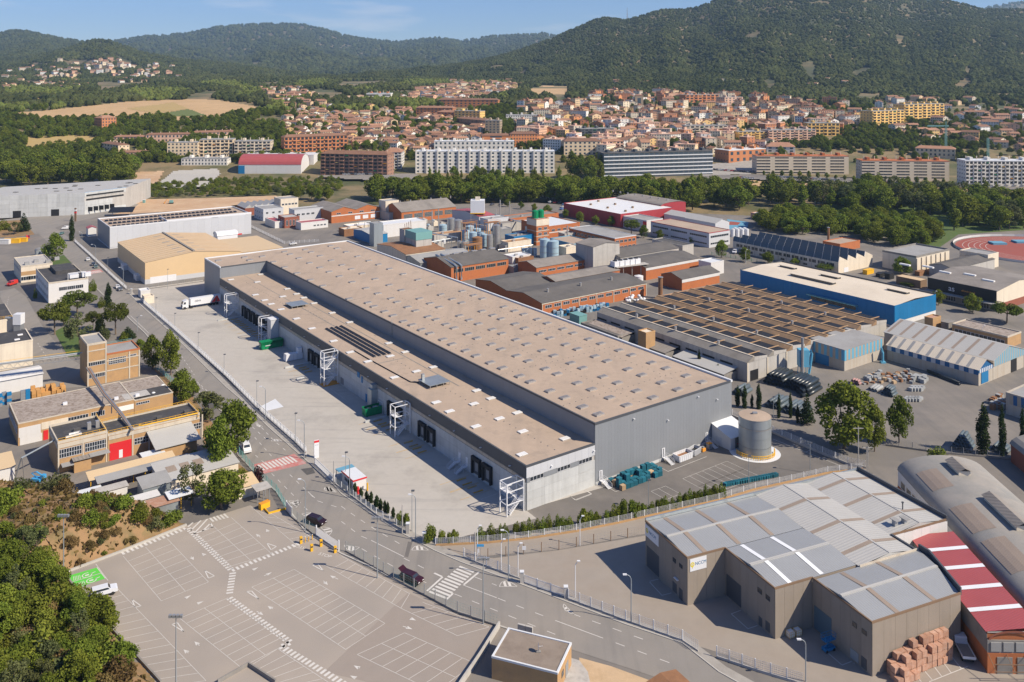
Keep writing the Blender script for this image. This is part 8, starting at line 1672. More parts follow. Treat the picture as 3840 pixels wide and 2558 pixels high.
for k,p in enumerate((A(65,385),A(100,388),A(150,380))): tag(MB().box(-3,-1.2,0,3,1.2,2.2).box(-3.1,-1.3,2.1,3.1,1.3,2.3).build('skip_container','yellow',None,False,g(p),R_(8)),'yellow container in the row at the compound end','skip','yellow containers at the compound end')
tag(MB().box(-4,-1.2,0,4,1.2,2.6).box(-4.1,-1.3,2.5,4.1,1.3,2.7).build('site_cabin','white_wall',None,False,g(A(20,395))),'white site cabin beside the yellow containers','cabin')
tag(MB().box(-.9,-4,1,.9,4,1.5).box(-.9,-4,1.5,-.8,4,2.4).box(.8,-4,1.5,.9,4,2.4).build('tipper_body','red',None,False,g(A(192,360)),R_(30)),'red tilted tipper body by the yellow containers','skip')
hall('grey_shed','small grey curved shed by the roadside tree','shed',A(250,450),3.,HL,5,5,'galv','roof_grey','vault_u',1.2); hall('canopy','dark canopy roof beside the grey shed','canopy',A(300,470),3.2,HL,12,3,'steel','roof_dark','flat',par=.05)
sheet('lawn',[A(375,1000),A(450,960),A(560,1000),A(640,1060),A(560,1170),A(470,1175)],'grass',.05); sheet('lawn',[A(440,470),A(520,560),A(360,560),A(350,500)],'grass',.05); sheet('lawn',[A(-40,240),A(150,230),A(240,330),A(100,350),A(-40,350)],'dry_grass',.05)
sheet('lawn',[L(1290,230),L(1420,330),L(1700,560),L(2000,960),L(2100,1150),L(2340,1330),L(2100,1450),L(1850,1250),L(1800,950),L(1780,740),L(1500,500)],'dry_grass',.045)
for k,bs,tp,w_,l in [('pine',A(378,1020),A(370,762),245,'round umbrella pine beside the compound street'),('pine',A(530,905),A(540,706),285,'wide umbrella pine in front of the white office'),('pine',A(798,1020),A(795,782),215,'umbrella pine standing close to the road'),('cypress',A(745,825),A(745,655),62,'dark pointed cypress beside the umbrella pines'),('broad',A(375,515),A(375,317),172,'round tree beside the pale office'),('sparse',A(548,1115),A(560,870),220,'grey green olive on the lawn'),('cypress',A(494,375),A(484,190),48,'tall cypress at the crossroads'),('bush',A(640,722),A(640,640),75,'round light bush behind the white office'),('conifer',A(880,1045),A(880,965),120,'low spreading conifer below the umbrella pine'),('bush',A(700,830),A(700,760),80,'dark shrub beside the cypress'),('olivebush',A(720,1060),A(720,960),120,'olive shrub behind the brick wing'),
('broad',A(1178,1300),A(1170,980),185,'tall dark tree at the road behind the brick wing'),('broad',A(1050,1260),A(1040,1015),165,'airy tree beside the brick wing'),('broad',A(1245,1490),A(1250,1255),225,'airy grey green tree over the dark extension roof'),('sparse',L(1840,790),L(1830,512),285,'airy tree at the corner of the red gate hall'),('broad',L(2050,1120),L(2030,588),400,'biggest roadside tree above the red crossing'),('broad',L(1925,1215),L(1905,700),250,'roadside tree in front of the biggest one'),('sparse',L(1700,1500),L(1690,1130),255,'brownish half dry tree over the long hut'),('broad',L(1955,1550),L(1955,1200),370,'broad dark green tree beside the garden hut'),('purplebush',L(2255,1345),L(2255,1165),150,'purple leaved bush at the compound gate'),('bush',L(2130,1275),L(2130,1195),150,'clipped green bush by the compound gate'),('bush',L(2170,1340),L(2170,1275),110,'low green bush beside the pointed hut'),('bush',L(1720,1090),L(1720,1030),120,'green bush beside the sloping annex'),
('broad',M(960,890),M(955,372),500,'huge bright green tree between lane and pipe yard'),('broad',M(1195,915),M(1195,548),185,'bright green tree beside the huge one'),('broad',M(1385,845),M(1385,472),205,'dark round tree at the pipe yard edge'),('cypress',M(2035,935),M(2035,530),115,'thick cypress in front of the slate pipes'),('cypress',M(2182,945),M(2182,540),62,'slender cypress at the pipe yard edge'),('cypress',M(2342,965),M(2342,552),55,'slender cypress at the edge of the pipe yard wall'),('limebush',M(1685,1010),M(1685,882),265,'yellow green bush behind the vaulted shed'),('conifer',M(672,705),M(672,462),120,'dark conifer ending the cypress row'),('bush',A(20,300),A(20,230),140,'grey green tree at the crossroads field'),('conifer',A(165,310),A(165,180),100,'dark conifer at the crossroads field'),('sparse',A(100,330),A(100,240),110,'olive tree at the crossroads field'),('broad',B(1645,250),B(1645,170),75,'round street tree before the red hall'),('broad',B(1752,262),B(1752,195),62,'small yellowish street tree before the red hall'),('broad',B(1862,272),B(1862,200),82,'round street tree at the red hall corner'),('broad',B(1330,170),B(1330,112),55,'dark round tree on the open lot'),('broad',B(1418,190),B(1418,122),80,'dark wide tree on the open lot'),('broad',B(1240,155),B(1240,100),50,'small dark tree on the open lot'),('broad',B(1145,140),B(1145,85),55,'small dark tree near the white silo tower'),('broad',B(1545,215),B(1545,155),60,'round tree beside the brick annex'),('pine',B(2000,330),B(2000,218),150,'dark spreading cedar before the white office'),('broad',B(2085,355),B(2085,260),85,'street tree beside the cedar'),('broad',B(2195,370),B(2195,290),70,'yellowish street tree by the grey office'),('broad',B(2305,365),B(2305,320),70,'low street tree by the grey office'),('broad',C(75,395),C(75,335),80,'street tree before the window bands'),('broad',C(268,490),C(268,362),115,'green street tree beside the white van'),('broad',C(432,520),C(432,412),100,'yellowish street tree before the cream works'),('broad',C(588,530),C(588,448),105,'dark street tree before the cream works'),('broad',C(775,545),C(775,490),90,'low street tree behind the blue hall'),('pine',C(985,590),C(985,528),150,'low cedar behind the blue hall'),('broad',C(1512,605),C(1512,480),165,'grey green round tree beside the netted hall'),('broad',C(1765,815),C(1765,705),100,'round tree at the blue hall corner'),('broad',C(2000,870),C(2000,730),140,'round tree before the black fronted hall'),('pine',C(2235,940),C(2235,780),235,'wide umbrella pine near the long low office'),('pine',C(1550,690),C(1550,660),120,'low shrubby tree by the beige canopy'),('broad',A(180,640),A(180,600),50,'low round shrub tree beside the pale office'),('broad',A(440,960),A(450,840),110,'dark tree between the two umbrella pines'),('pine',A(640,990),A(650,850),130,'umbrella pine behind the olive on the lawn'),('broad',A(690,1010),A(695,900),90,'round tree behind the road pine'),('olivebush',A(600,1120),A(600,1040),110,'olive shrub on the lawn edge'),('bush',A(850,1060),A(850,1000),90,'green shrub under the road pine'),('bush',A(240,770),A(240,705),40,'dark clipped shrub at the white office corner'),('broad',A(960,1150),A(965,1050),90,'tree between the brick wing and the road'),('broad',A(1330,1450),A(1340,1330),110,'tree over the road before the dark extension'),('broad',A(1440,1560),A(1450,1420),130,'tree at the fence corner of the red gate hall'),('bush',A(1100,1380),A(1100,1330),90,'shrub below the tall dark tree')]:
 tree_px(k,bs,tp,w_*.48,l)
for p,t_,w_ in ((M(300,585),M(295,380),50),(M(190,580),M(185,395),48),(M(137,565),M(137,400),45),(M(247,575),M(247,466),30),(M(455,655),M(455,457),36),(M(545,655),M(545,446),34),(M(600,695),M(596,540),30)): tree_px('cypress',p,t_,w_*.4847,'slender cypress in the row behind the silo','cypress row behind the silo')
for p,t_ in ((S(1935,312),S(1935,138)),(S(2102,372),S(2102,265))): tree_px('cypress',p,t_,38*.4248,'thin cypress between warehouse and sawtooth hall','thin cypresses by the sawtooth hall')
for p in [(60,245),(95,275),(135,295),(175,322),(205,338),(243,362),(270,385),(300,400),(320,405),(357,440)]: tree_px('cypress',Q(*p),Q(p[0],p[1]-82+random.uniform(-8,8)),random.uniform(16,24),'small cypress in the row inside the mesh fence','small cypresses inside the mesh fence')
for k,p in enumerate([(405,485),(442,490),(610,605),(690,605),(745,610),(782,600),(962,585),(1030,588),(1095,580),(1125,575),(1210,545),(1253,545),(1295,540),(1350,533),(1392,530),(1430,520),(1487,512),(1525,512),(1572,508),(1680,492),(1720,490),(1762,482),(1828,458),(1880,448),(1915,440),(1950,432),(2010,425),(2050,420),(2085,412),(2140,402),(2185,392),(2230,385),(2280,375),(2330,362)]+[(2365+i*36,352-i*9) for i in range(8)]):
 big=p[0] in (610,1680,1950,2010); tree_px('bush',Q(*p),Q(p[0],p[1]-(140 if big else random.uniform(80,112))),(115 if big else random.uniform(62,88))*.544,'dark green shrub in the row behind the white posted fence','shrubs behind the white posted fence')
# hills: real slopes between a foot line and a ridge line
def lerp_line(pts,x): return float(np.interp(x,[p[0] for p in pts],[p[1] for p in pts]))
HILLS={}
def hill_pt(h,px,s):
 ridge,foot,Yf,Yr,seed,amp=h; pr=lerp_line(ridge,px); pf=lerp_line(foot,px); Yf=Yf or Yof(pf); Y=Yf*(Yr/Yf)**s; py=pf+(pr-pf)*s
 n=mnoise.noise((px*.004+seed,s*2.2,seed))*.6+mnoise.noise((px*.011,s*4.5,seed+5))*.4
 q=atY((px,py),Y); q.z+=amp*n*math.sin(math.pi*min(1,s))*Y/3000.
 if s>1: q.z=atY((px,pr),Yr).z-(s-1)*Yr*.5
 q.z+=(mnoise.noise((q.x*.02,q.y*.02,0))*3 if 0<s<=1 else 0); return q
def add_hill(key,ridge,foot,Yf,Yr,seed,amp,m='forest_floor'):
 h=HILLS[key]=(ridge,foot,Yf,Yr,seed,amp); x0,x1=ridge[0][0],ridge[-1][0]; cols=np.arange(x0,x1+1,14.); S_=list(np.linspace(-.05,1,30))+[1.15]
 mb=MB(); n=len(cols)
 for s in S_:
  for px in cols: mb.v.append(tuple(hill_pt(h,px,s)))
 mb.f=[(j*n+i,j*n+i+1,(j+1)*n+i+1,(j+1)*n+i) for j in range(len(S_)-1) for i in range(n-1)]; mb.m=[0]*len(mb.f); struct('hill',mb,m,True)
defmat('forest_floor',(.060,.066,.028),extra=_stain((.20,.14,.07),.45,.6,.006,.9),var=.3,scale=.02)
RA=[(1280,288),(1480,268),(1661,250),(1770,234),(1895,207),(1980,180),(2063,150),(2150,110),(2260,68),(2350,78),(2480,40),(2600,36),(2680,5),(2760,-40),(2950,-75),(3200,-55),(3350,-22),(3450,5),(3560,5),(3640,25),(3690,38),(3840,38),(4300,60)]
add_hill('B',[(150,215),(300,180),(424,158),(544,141),(696,130),(827,103),(930,97),(1012,92),(1131,95),(1210,112),(1280,133),(1351,148),(1498,162),(1634,144),(1726,158),(1824,142),(2036,129),(2085,139),(2400,170),(2800,190)],[(0,285),(3000,285)],4200,8800,3,70)
add_hill('C',[(-500,170),(-200,150),(0,130),(44,118),(103,122),(218,147),(310,159),(420,190),(560,240)],[(-500,288),(600,288)],3300,6200,8,60)
add_hill('E',[(3500,70),(3686,35),(3784,14),(3840,11),(4300,10)],[(3400,200),(4400,200)],5200,8500,12,60)
add_hill('D',[(-500,250),(-100,235),(60,222),(136,212),(245,185),(348,152),(408,155),(462,174),(544,201),(680,226),(870,243),(1000,262),(1120,284),(1300,296)],[(-500,302),(1400,302)],2550,3900,5,40)
add_hill('A',RA,[(1280,303),(1660,303),(1850,308),(2150,325),(2500,345),(3000,350),(4300,352)],None,3500,1,60)
# fields and banks laid on the valley floor
def drape(name,poly,m,dz=.35,cx=7.,cy=3.,f=None):
 P_=np.array(poly); x0,y0=P_.min(0); x1,y1=P_.max(0); xs=np.arange(x0,x1,cx); ys=np.arange(y0,y1,cy); mb=MB()
 gx,gy=np.meshgrid(xs+cx/2,ys+cy/2); ins=inpoly(np.c_[gx.ravel(),gy.ravel()],[tuple(p) for p in poly]).reshape(gx.shape)
 for j,y in enumerate(ys):
  for i,x in enumerate(xs):
   if ins[j,i]: mb.quad(*[T(p)+Vector((0,0,dz)) for p in ((x,y+cy),(x+cx,y+cy),(x+cx,y),(x,y))])
 if mb.f: struct(name,mb,m)
drape('field',[X1(*p) for p in ((0,785),(300,765),(900,700),(1350,685),(1500,690),(1870,752),(1560,800),(1480,830),(1250,838),(1080,800),(700,828),(420,828),(150,812))],'field_tan')
drape('field',[X1(*p) for p in ((1060,792),(1300,755),(1430,800),(1140,810))],'field_green',.6); drape('field',[X1(*p) for p in ((880,750),(1200,708),(1300,755),(1060,785))],'field_ochre',.55); drape('field',[X1(*p) for p in ((0,690),(300,672),(310,680),(0,698))],'field_tan')
drape('field',[X1(*p) for p in ((1930,660),(2170,630),(2180,660),(2000,690))],'earth'); drape('field',[X1(*p) for p in ((0,960),(500,930),(700,940),(650,1000),(300,1040),(0,1060))],'field_ochre'); drape('field',[X1(*p) for p in ((930,1190),(1130,1180),(1090,1250),(980,1310),(900,1300))],'earth')
drape('field',[X2(*p) for p in ((1285,618),(1400,592),(1575,600),(1545,652),(1310,660))],'field_tan'); drape('field',[X2(*p) for p in ((30,660),(170,655),(160,690),(30,705))],'earth'); drape('field',[X2(*p) for p in ((250,700),(640,690),(560,740),(300,740))],'field_ochre')
drape('river_bank',[X3(*p) for p in ((380,1240),(800,1268),(1080,1278),(1300,1290),(1900,1295),(2352,1330),(2352,1430),(1900,1380),(1500,1400),(1250,1375),(1050,1335),(800,1300),(470,1320),(390,1290))],'field_tan'); drape('dirt_road',[X3(*p) for p in ((800,1268),(1080,1318),(1300,1335),(1900,1330),(1900,1352),(1290,1362),(1060,1338),(810,1285))],'earth',.5)
drape('avenue',[X3(*p) for p in ((120,1215),(500,1205),(1200,1235),(1850,1268),(2400,1300),(2400,1318),(1800,1285),(1200,1262),(500,1240),(120,1235))],'estate_asphalt',.5); drape('avenue',[X2(*p) for p in ((-200,1215),(500,1200),(600,1230),(1500,1235),(1850,1230),(1850,1255),(1450,1275),(600,1260),(0,1235))],'road_asphalt',.5)
drape('depot_ground',[X1(*p) for p in ((1200,1180),(1500,1165),(1520,1200),(1430,1290),(1100,1300),(1100,1260))],'kerb',.4); drape('square',[X3(*p) for p in ((110,1140),(500,1105),(510,1200),(120,1215))],'pavement',.45)
for pts in (((310,840),(330,835),(480,980),(450,985)),((1660,680),(1720,628),(1735,632),(1690,690))): drape('street',[X2(*p) for p in pts],'road_asphalt',.5,3,2)
drape('street',[X1(*p) for p in ((2290,820),(2310,815),(2352,900),(2352,940),(2320,900))],'road_asphalt',.5,3,2); drape('street',[X3(*p) for p in ((1790,850),(1850,790),(1880,795),(1840,860))],'road_asphalt',.5,3,2)
# apartment blocks, front by front
TOWN=[]
for nm,c_ in (('apt_white',(.72,.685,.62)),('apt_grey',(.60,.58,.54)),('apt_beige',(.68,.54,.37)),('apt_brick',(.50,.20,.085)),('apt_brown',(.31,.175,.12)),('apt_ochre',(.74,.48,.16)),('apt_pink',(.58,.38,.28)),('apt_orange',(.68,.26,.10)),('apt_dark',(.09,.10,.11)),('apt_stone',(.36,.28,.19)),('apt_sand',(.62,.53,.41))): defmat(nm,c_,extra=_streak(tuple(v*.75 for v in c_),.4,.3),var=.08)
def apt(label,t,Lp,Rp,top,depth,floors,bays,wall,roof='flat',style='win',cat='apartment block',name='apartment_block'):
 a=T(t(*Lp)); c=T(t(*Rp)); tp=t(Lp[0],top); h=(t(*Lp)[1]-tp[1])/FPX*a.y; v=(c-a); v.z=0; Ln=v.length; v.normalize(); z0=min(a.z,c.z)-3; h+=a.z-z0
 b=Bld(name,label,cat,(0,0),h,math.degrees(math.atan2(-v.y,v.x)),world=Vector((a.x,a.y,z0)),z0=z0); TOWN.append((a.x+v.x*Ln/2-v.y*depth/2,a.y+v.y*Ln/2+v.x*depth/2,max(Ln,depth)*.55))
 b.box('wall',(0,0,-1),(Ln,depth,h),wall); zb=a.z-z0; fh=(h-zb)/floors
 if roof=='tile':
  r=b.part('roof',MB().add([(-.5,-.5,h),(Ln+.5,-.5,h),(Ln+.5,depth+.5,h),(-.5,depth+.5,h),(depth*.25,depth/2,h+depth*.16),(Ln-depth*.25,depth/2,h+depth*.16)],[(0,1,5,4),(1,2,5),(2,3,4,5),(3,0,4)]),'terracotta')
 else:
  r=b.box('roof',(-.15,-.15,h),(Ln+.15,depth+.15,h+.5),roof if roof!='flat' else 'roof_grey')
  for k in range(max(2,int(Ln/14))): x=Ln*(k+.4)/max(2,int(Ln/14)); b.box('roof_house',(x,depth*.3,h+.5),(x+2.6,depth*.7,h+2.9),'brick' if style=='band' else wall,r)
 for k in range(max(1,int(Ln/9))): b.box('chimney',(Ln*(k+.5)/max(1,int(Ln/9)),depth*.62,h+.3),(Ln*(k+.5)/max(1,int(Ln/9))+.7,depth*.62+.7,h+depth*.1+1.8),'apt_sand',r)
 w=Ln/bays
 for f in range(floors):
  z=zb+f*fh+fh*.3
  for i in range(bays):
   if style=='win': put('window',shared_box('window',round(w*.42,1),.12,round(fh*.5,1),'glass_blue'),b.e,(i*w+w*.29,-.06,z))
   elif style=='band':
    if i%4!=3: put('window',shared_box('window',round(w*.97,1),.12,round(fh*.4,1),'glass_dark'),b.e,(i*w,-.06,z))
   elif style=='balc':
    put('window',shared_box('window',round(w*.66,1),.12,round(fh*.6,1),'glass_dark'),b.e,(i*w+w*.17,-.06,z-.2))
    if i%2==0: put('balcony',shared_box('balcony',round(w*.9,1),1.1,1.0,wall),b.e,(i*w+w*.05,-1.1,z-fh*.3))
    elif f and (i*7+f*3)%5==0: put('awning',shared_box('awning',round(w*.6,1),.7,.5,random.choice(['green_box','orange','apt_ochre'])),b.e,(i*w+w*.2,-.75,z+fh*.2))
  if style=='stripe': put('white_band',shared_box('white_band',Ln,.5,1.,'white_metal'),b.e,(0,-.5,z-fh*.25)); [put('window',shared_box('window',round(w*.8,1),.1,round(fh*.6,1),'glass_blue'),b.e,(i*w+w*.1,-.05,z)) for i in range(bays)]
 nd=max(1,int(depth/4))
 for f in range(floors):
  for i in range(nd): put('window',shared_box('window',.12,1.3,1.3,'glass_blue'),b.e,(-.06,depth*(i+.4)/nd,zb+f*fh+fh*.35)); put('window',shared_box('window',.12,1.3,1.3,'glass_blue'),b.e,(Ln-.06,depth*(i+.4)/nd,zb+f*fh+fh*.35))
 return b
b=apt('long white apartment block with grey window groups and fins',X2,(510,1195),(1470,1195),1045,16,6,26,'apt_white','white_rim')
for k in range(13): b.box('fin',((k+.02)*(1/13)*((T(X2(1470,1195))-T(X2(510,1195))).length),-1.4,0),((k+.02)/13*((T(X2(1470,1195))-T(X2(510,1195))).length)+1.4,-.05,b.h+1.5),'apt_white')
for a_ in [('white apartment block with roof terraces behind the long white one',X2,(640,1060),(1190,1060),975,14,3,18,'apt_white','white_rim'),
('modern dark apartment block with white horizontal bands',X2,(1810,1218),(2560,1205),1060,18,6,22,'apt_dark','roof_dark','stripe'),
('long beige apartment block with brick penthouses near the car park',X3,(510,1200),(1145,1203),1078,18,6,20,'apt_sand','brick','band'),('long beige apartment block with brick penthouses beside the white one',X3,(1235,1232),(1838,1238),1110,18,6,20,'apt_sand','brick','band'),
('white apartment block with scattered small windows and balconies',X3,(1950,1270),(2560,1276),1110,18,6,22,'apt_white','white_rim','balc'),('dark brown brick apartment block with balconies',X1,(2210,1205),(2670,1208),1058,18,6,14,'apt_brown','tile','balc'),
('grey and white apartment block behind the brown brick one',X2,(290,1165),(415,1165),1050,24,6,5,'apt_grey','tile','balc'),('orange brick apartment block with two wings',X1,(1960,1080),(2396,1035),948,16,5,16,'apt_brick','tile','balc'),('grey beige apartment block with slim balconies',X1,(1615,1082),(1865,1078),975,16,5,9,'apt_sand','flat','balc'),('pale beige apartment block with deep balconies',X1,(1375,1085),(1605,1078),965,18,5,8,'apt_beige','flat','balc'),('ochre beige apartment block with rounded end and plain windows',X1,(1152,1098),(1365,1092),985,16,5,8,'apt_beige','flat'),
('low cream institutional building with ribbon windows',X1,(1250,1142),(1566,1142),1095,18,2,14,'apt_white','flat'),('brick apartment house alone behind the vineyard',X1,(702,893),(802,882),815,20,4,5,'apt_brick','tile'),
('row of pink roofed terraced houses near the grove',X1,(820,1092),(1020,1086),1052,12,2,8,'apt_pink','tile'),('row of terraced houses with red roofs behind the grove',X1,(783,992),(986,986),945,12,2,9,'apt_pink','tile'),('longest row of red roofed terraced houses',X1,(1005,985),(1312,972),930,12,2,12,'apt_pink','tile'),('far row of red roofed terraced houses',X1,(1330,958),(1620,935),915,12,2,11,'apt_pink','tile'),('slanting row of red roofed terraced houses by the street',X1,(700,1030),(815,1075),985,12,2,6,'apt_beige','tile'),
('orange apartment block with bare side wall',X2,(970,1012),(1162,1012),935,14,4,1,'apt_orange','tile'),('orange brick apartment block with rows of windows',X2,(1165,1012),(1352,1008),925,16,4,10,'apt_orange','tile'),('beige apartment block with brown hipped roof',X2,(1535,1072),(1790,1068),975,18,4,8,'apt_beige','tile'),('brick apartment block with balconies beside the hipped roof',X2,(1797,1062),(1946,1048),978,16,4,6,'apt_pink','tile','balc'),('pale yellow apartment block among brick ones',X2,(778,830),(955,842),765,16,4,7,'apt_ochre','flat'),('red brick apartment block at the meadow',X2,(515,792),(768,800),742,16,3,10,'apt_brick','tile'),('red brick apartment block on the upper street',X2,(665,738),(1080,745),688,16,3,14,'apt_brick','tile'),('brown brick apartment block in the middle of the streets',X2,(660,820),(778,828),772,16,3,5,'apt_brick','tile'),('stepped brown brick row',X2,(795,842),(995,885),815,14,3,8,'apt_brown','tile'),('white school with coloured panels',X2,(1135,842),(1356,842),795,20,3,14,'apt_white','flat'),('grey tower block with bare gable',X2,(990,938),(1092,942),832,16,6,4,'apt_stone','flat'),('dark green apartment block with awnings',X2,(1650,962),(1900,948),890,16,4,9,'apt_dark','flat','balc'),('orange and white apartment block with stepped gables',X2,(2000,908),(2166,902),852,16,4,5,'apt_orange','flat'),
('yellow apartment block with balconies near the trees',X3,(385,988),(590,980),910,18,5,7,'apt_ochre','flat','balc'),('pink and beige apartment block beside the yellow one',X3,(592,985),(918,965),900,18,5,11,'apt_pink','flat','balc'),('golden yellow stepped apartment block, lower part',X3,(1310,882),(1528,852),768,18,6,8,'apt_ochre','flat','balc'),('golden yellow stepped apartment block, upper part',X3,(1530,838),(1802,812),722,18,6,9,'apt_ochre','flat','balc'),('old grey apartment block with bare side wall',X3,(20,938),(312,932),868,16,4,9,'apt_sand','flat','balc'),('orange yellow apartment block by the square',X3,(862,938),(1082,938),850,16,4,8,'apt_ochre','flat','balc'),
('brick sports building with white wall by the car park',X3,(318,1128),(572,1092),1040,22,2,6,'apt_brick','skylight_white'),('long tan building with tiled roof behind the beige blocks',X3,(1605,1075),(1880,1100),1020,16,2,9,'apt_beige','tile'),('white house with dark pyramid roof behind the beige block',X3,(578,1050),(775,1060),1010,26,2,4,'apt_white','tile'),('white factory building on the meadow edge',X2,(172,688),(340,688),645,30,2,6,'apt_white','white_rim','band'),
('brick apartment block with grey balconies at the forest edge',X3,(20,725),(250,715),655,16,4,8,'apt_brick','flat','balc'),('salmon apartment house at the forest edge',X3,(290,735),(415,728),672,18,4,5,'apt_pink','flat')]: apt(*a_)
b=apt('square stone church tower above the old town roofs',X2,(2025,745),(2082,745),658,10,1,1,'apt_stone','tile',name='church_tower',cat='tower')
rv=T(X1(1645,1198)); v1=T(X1(2075,1198)); b=hall('sports_hall','sports hall with big red vaulted roof and white base','hall',(0,0),9.,0,34,(v1-rv).length,'white_wall','roof_red','vault_v',9.,world=rv,z0=rv.z); TOWN.append((rv.x+30,rv.y+15,40)); b.box('blue_corner',(-.2,-.3,0),(6,-.02,8),'blue'); hall('sports_hall','white flat roofed wing behind the red vault','hall',(0,0),15.,0,30,(v1-rv).length*1.2,'white_wall','white_rim','flat',world=rv+Vector((-8,36,0)),z0=rv.z)
HM=[('hw%d'%i,c_) for i,c_ in enumerate(((.72,.62,.46),(.74,.72,.67),(.68,.46,.2),(.66,.40,.26),(.46,.19,.09),(.55,.48,.38),(.70,.52,.32),(.64,.27,.11)))]
for nm,c_ in HM: defmat(nm,c_,var=.08,rnd=.12,scale=.1)
def house_mesh(i,j):
 k=('house',i,j)
 if k in SHARED: return SHARED[k]
 r_=random.Random(i*31); L_,w,fl=[(11,9,2),(14,10,2),(9,8,1),(18,11,3),(12,12,4),(16,9,2),(22,12,4),(10,14,3)][i]; h=fl*3.; m=MB().box(-L_/2,-w/2,-4,L_/2,w/2,h); rf=MB(); e=.5; z1=h+w*.2
 if i in(4,6): rf.box(-L_/2-.2,-w/2-.2,h,L_/2+.2,w/2+.2,h+.5).box(-2,-1.5,h+.5,1.5,1.5,h+2.8)
 else: rf.quad((-L_/2-e,-w/2-e,h-.1),(L_/2+e,-w/2-e,h-.1),(L_/2+e,0,z1),(-L_/2-e,0,z1)).quad((L_/2+e,w/2+e,h-.1),(-L_/2-e,w/2+e,h-.1),(-L_/2-e,0,z1),(L_/2+e,0,z1)).box(L_*.2,w*.1,h,L_*.2+.8,w*.1+.8,z1+.8); m.add([(-L_/2,-w/2,h),(-L_/2,w/2,h),(-L_/2,0,z1-.1),(L_/2,-w/2,h),(L_/2,w/2,h),(L_/2,0,z1-.1)],[(0,1,2),(5,4,3)])
 for f in range(fl):
  for x in np.arange(-L_/2+1.2,L_/2-1.6,2.9):
   for s in (-1,1): m.box(x,s*w/2-.06,f*3+.9,x+1.3,s*w/2+.06,f*3+2.3,1)
  for y in (-w/4,w/4-.6):
   for s in (-1,1): m.box(s*L_/2-.06,y,f*3+.9,s*L_/2+.06,y+1.2,f*3+2.3,1)
 SHARED[k]=(m,rf,m.mesh('wall',[HM[j][0],'glass_blue']),rf.mesh('roof','terracotta' if i not in(4,6) else 'apt_pink'),h); return SHARED[k]
hs_=[]; rh_=random.Random(21)
REG=[([(1290,420),(1400,405),(1560,420),(1850,490),(1840,560),(1560,575),(1300,545),(1210,480)],150,(0,1,2,5,0,1),(0,1,2,0,6,3),'tiled house in the garden streets below the meadow'),([(1600,335),(1700,310),(1830,297),(1930,292),(1960,330),(1900,352),(1700,388),(1480,375)],210,(0,1,5,3),(0,1,2,3,6),'small house on the slope above the brick apartment blocks'),
([(1930,410),(2100,380),(2300,352),(2620,350),(3150,392),(3240,440),(3200,490),(2900,540),(2800,570),(2500,600),(2150,590),(1950,520)],430,(3,4,6,7,1,0,4,6,7),(0,1,2,3,4,5,6,7,1,0),'town house in the dense old quarter'),([(3290,380),(3500,372),(3840,400),(4100,470),(4100,570),(3700,560),(3420,520),(3250,450)],120,(0,1,5,2,3),(0,1,3,5,6,2),'house among gardens near the golden apartment block'),([(1060,385),(1180,375),(1290,430),(1290,530),(1080,515),(1060,470)],60,(0,1,2,5),(0,1,2,6),'villa along the straight street beside the vineyard'),([(970,332),(1100,322),(1195,358),(1010,392)],45,(0,1,2),(1,0,2,3),'house at the upper end of the vineyard'),([(0,300),(330,295),(560,296),(640,290),(600,310),(200,335),(0,340)],50,(0,1,2,5),(1,0,6),'distant house in the wooded valley')]
for poly,n,ks,cs,lab in REG:
 P_=np.array(poly); k=0; t_=0
 while k<n and t_<n*40:
  t_+=1; p=(rh_.uniform(P_[:,0].min(),P_[:,0].max()),rh_.uniform(P_[:,1].min(),P_[:,1].max()))
  if not inpoly(np.array([p]),poly)[0]: continue
  q=T(p)
  if any((q.x-x)**2+(q.y-y)**2<r*r for x,y,r in TOWN): continue
  i=rh_.choice(ks); TOWN.append((q.x,q.y,{0:8,1:9,2:7,5:9}.get(i,8.))); hs_.append((q.y,q,i,rh_.choice(cs),lab,rh_.choice((0,1.57,.5,2.07,-.45,1.1))+rh_.uniform(-.1,.1))); k+=1
VIL=[]
for px,s in [(rh_.gauss(480,115),rh_.uniform(.06,.5)) for _ in range(80)]+[(rh_.uniform(0,300),rh_.uniform(.02,.4)) for _ in range(26)]: hs_.append((3000+s*100,hill_pt(HILLS['D'],px,s)+Vector((0,0,3)),rh_.choice((1,5,3)),rh_.choice((0,1,5,6,3)),'',rh_.uniform(0,3))); VIL.append(hs_[-1][1])
for px,s in [(rh_.uniform(2250,3200),rh_.uniform(.05,.12)) for _ in range(12)]: hs_.append((2200,hill_pt(HILLS['A'],px,s),rh_.choice((0,1,5)),0,'',rh_.uniform(0,3)))
CN=['cream','white','ochre','salmon','brick red','stone grey','sand coloured','orange']; SN=['two-storey','long two-storey','single-storey','three-storey','flat-roofed four-storey','slim two-storey','wide flat-roofed','deep three-storey']
hs_.sort(key=lambda t:t[0]); rest=MB()
for n,(Y,q,i,j,lab,rz) in enumerate(hs_):
 m,rf,wm,rm,h=house_mesh(i,j)
 if n<300: lab=CN[j]+' '+SN[i]+' '+lab; e=thing('town_house',lab,'house',q,rz,'town houses: '+lab); put('wall',wm,e); put('roof',rm,e)
 else:
  c,s=math.cos(rz),math.sin(rz)
  for src,off in ((m,0),(rf,9)):
   rest.add([(q.x+x*c-y*s,q.y+x*s+y*c,q.z+z) for x,y,z in src.v],src.f,0); rest.m[-len(src.f):]=[(8 if mi else j) if off==0 else 9 for mi in src.m]
tag(rest.build('far_houses',[nm for nm,_ in HM]+['glass_blue','terracotta']),'many small distant houses of the town and hillside','houses',kind='stuff')
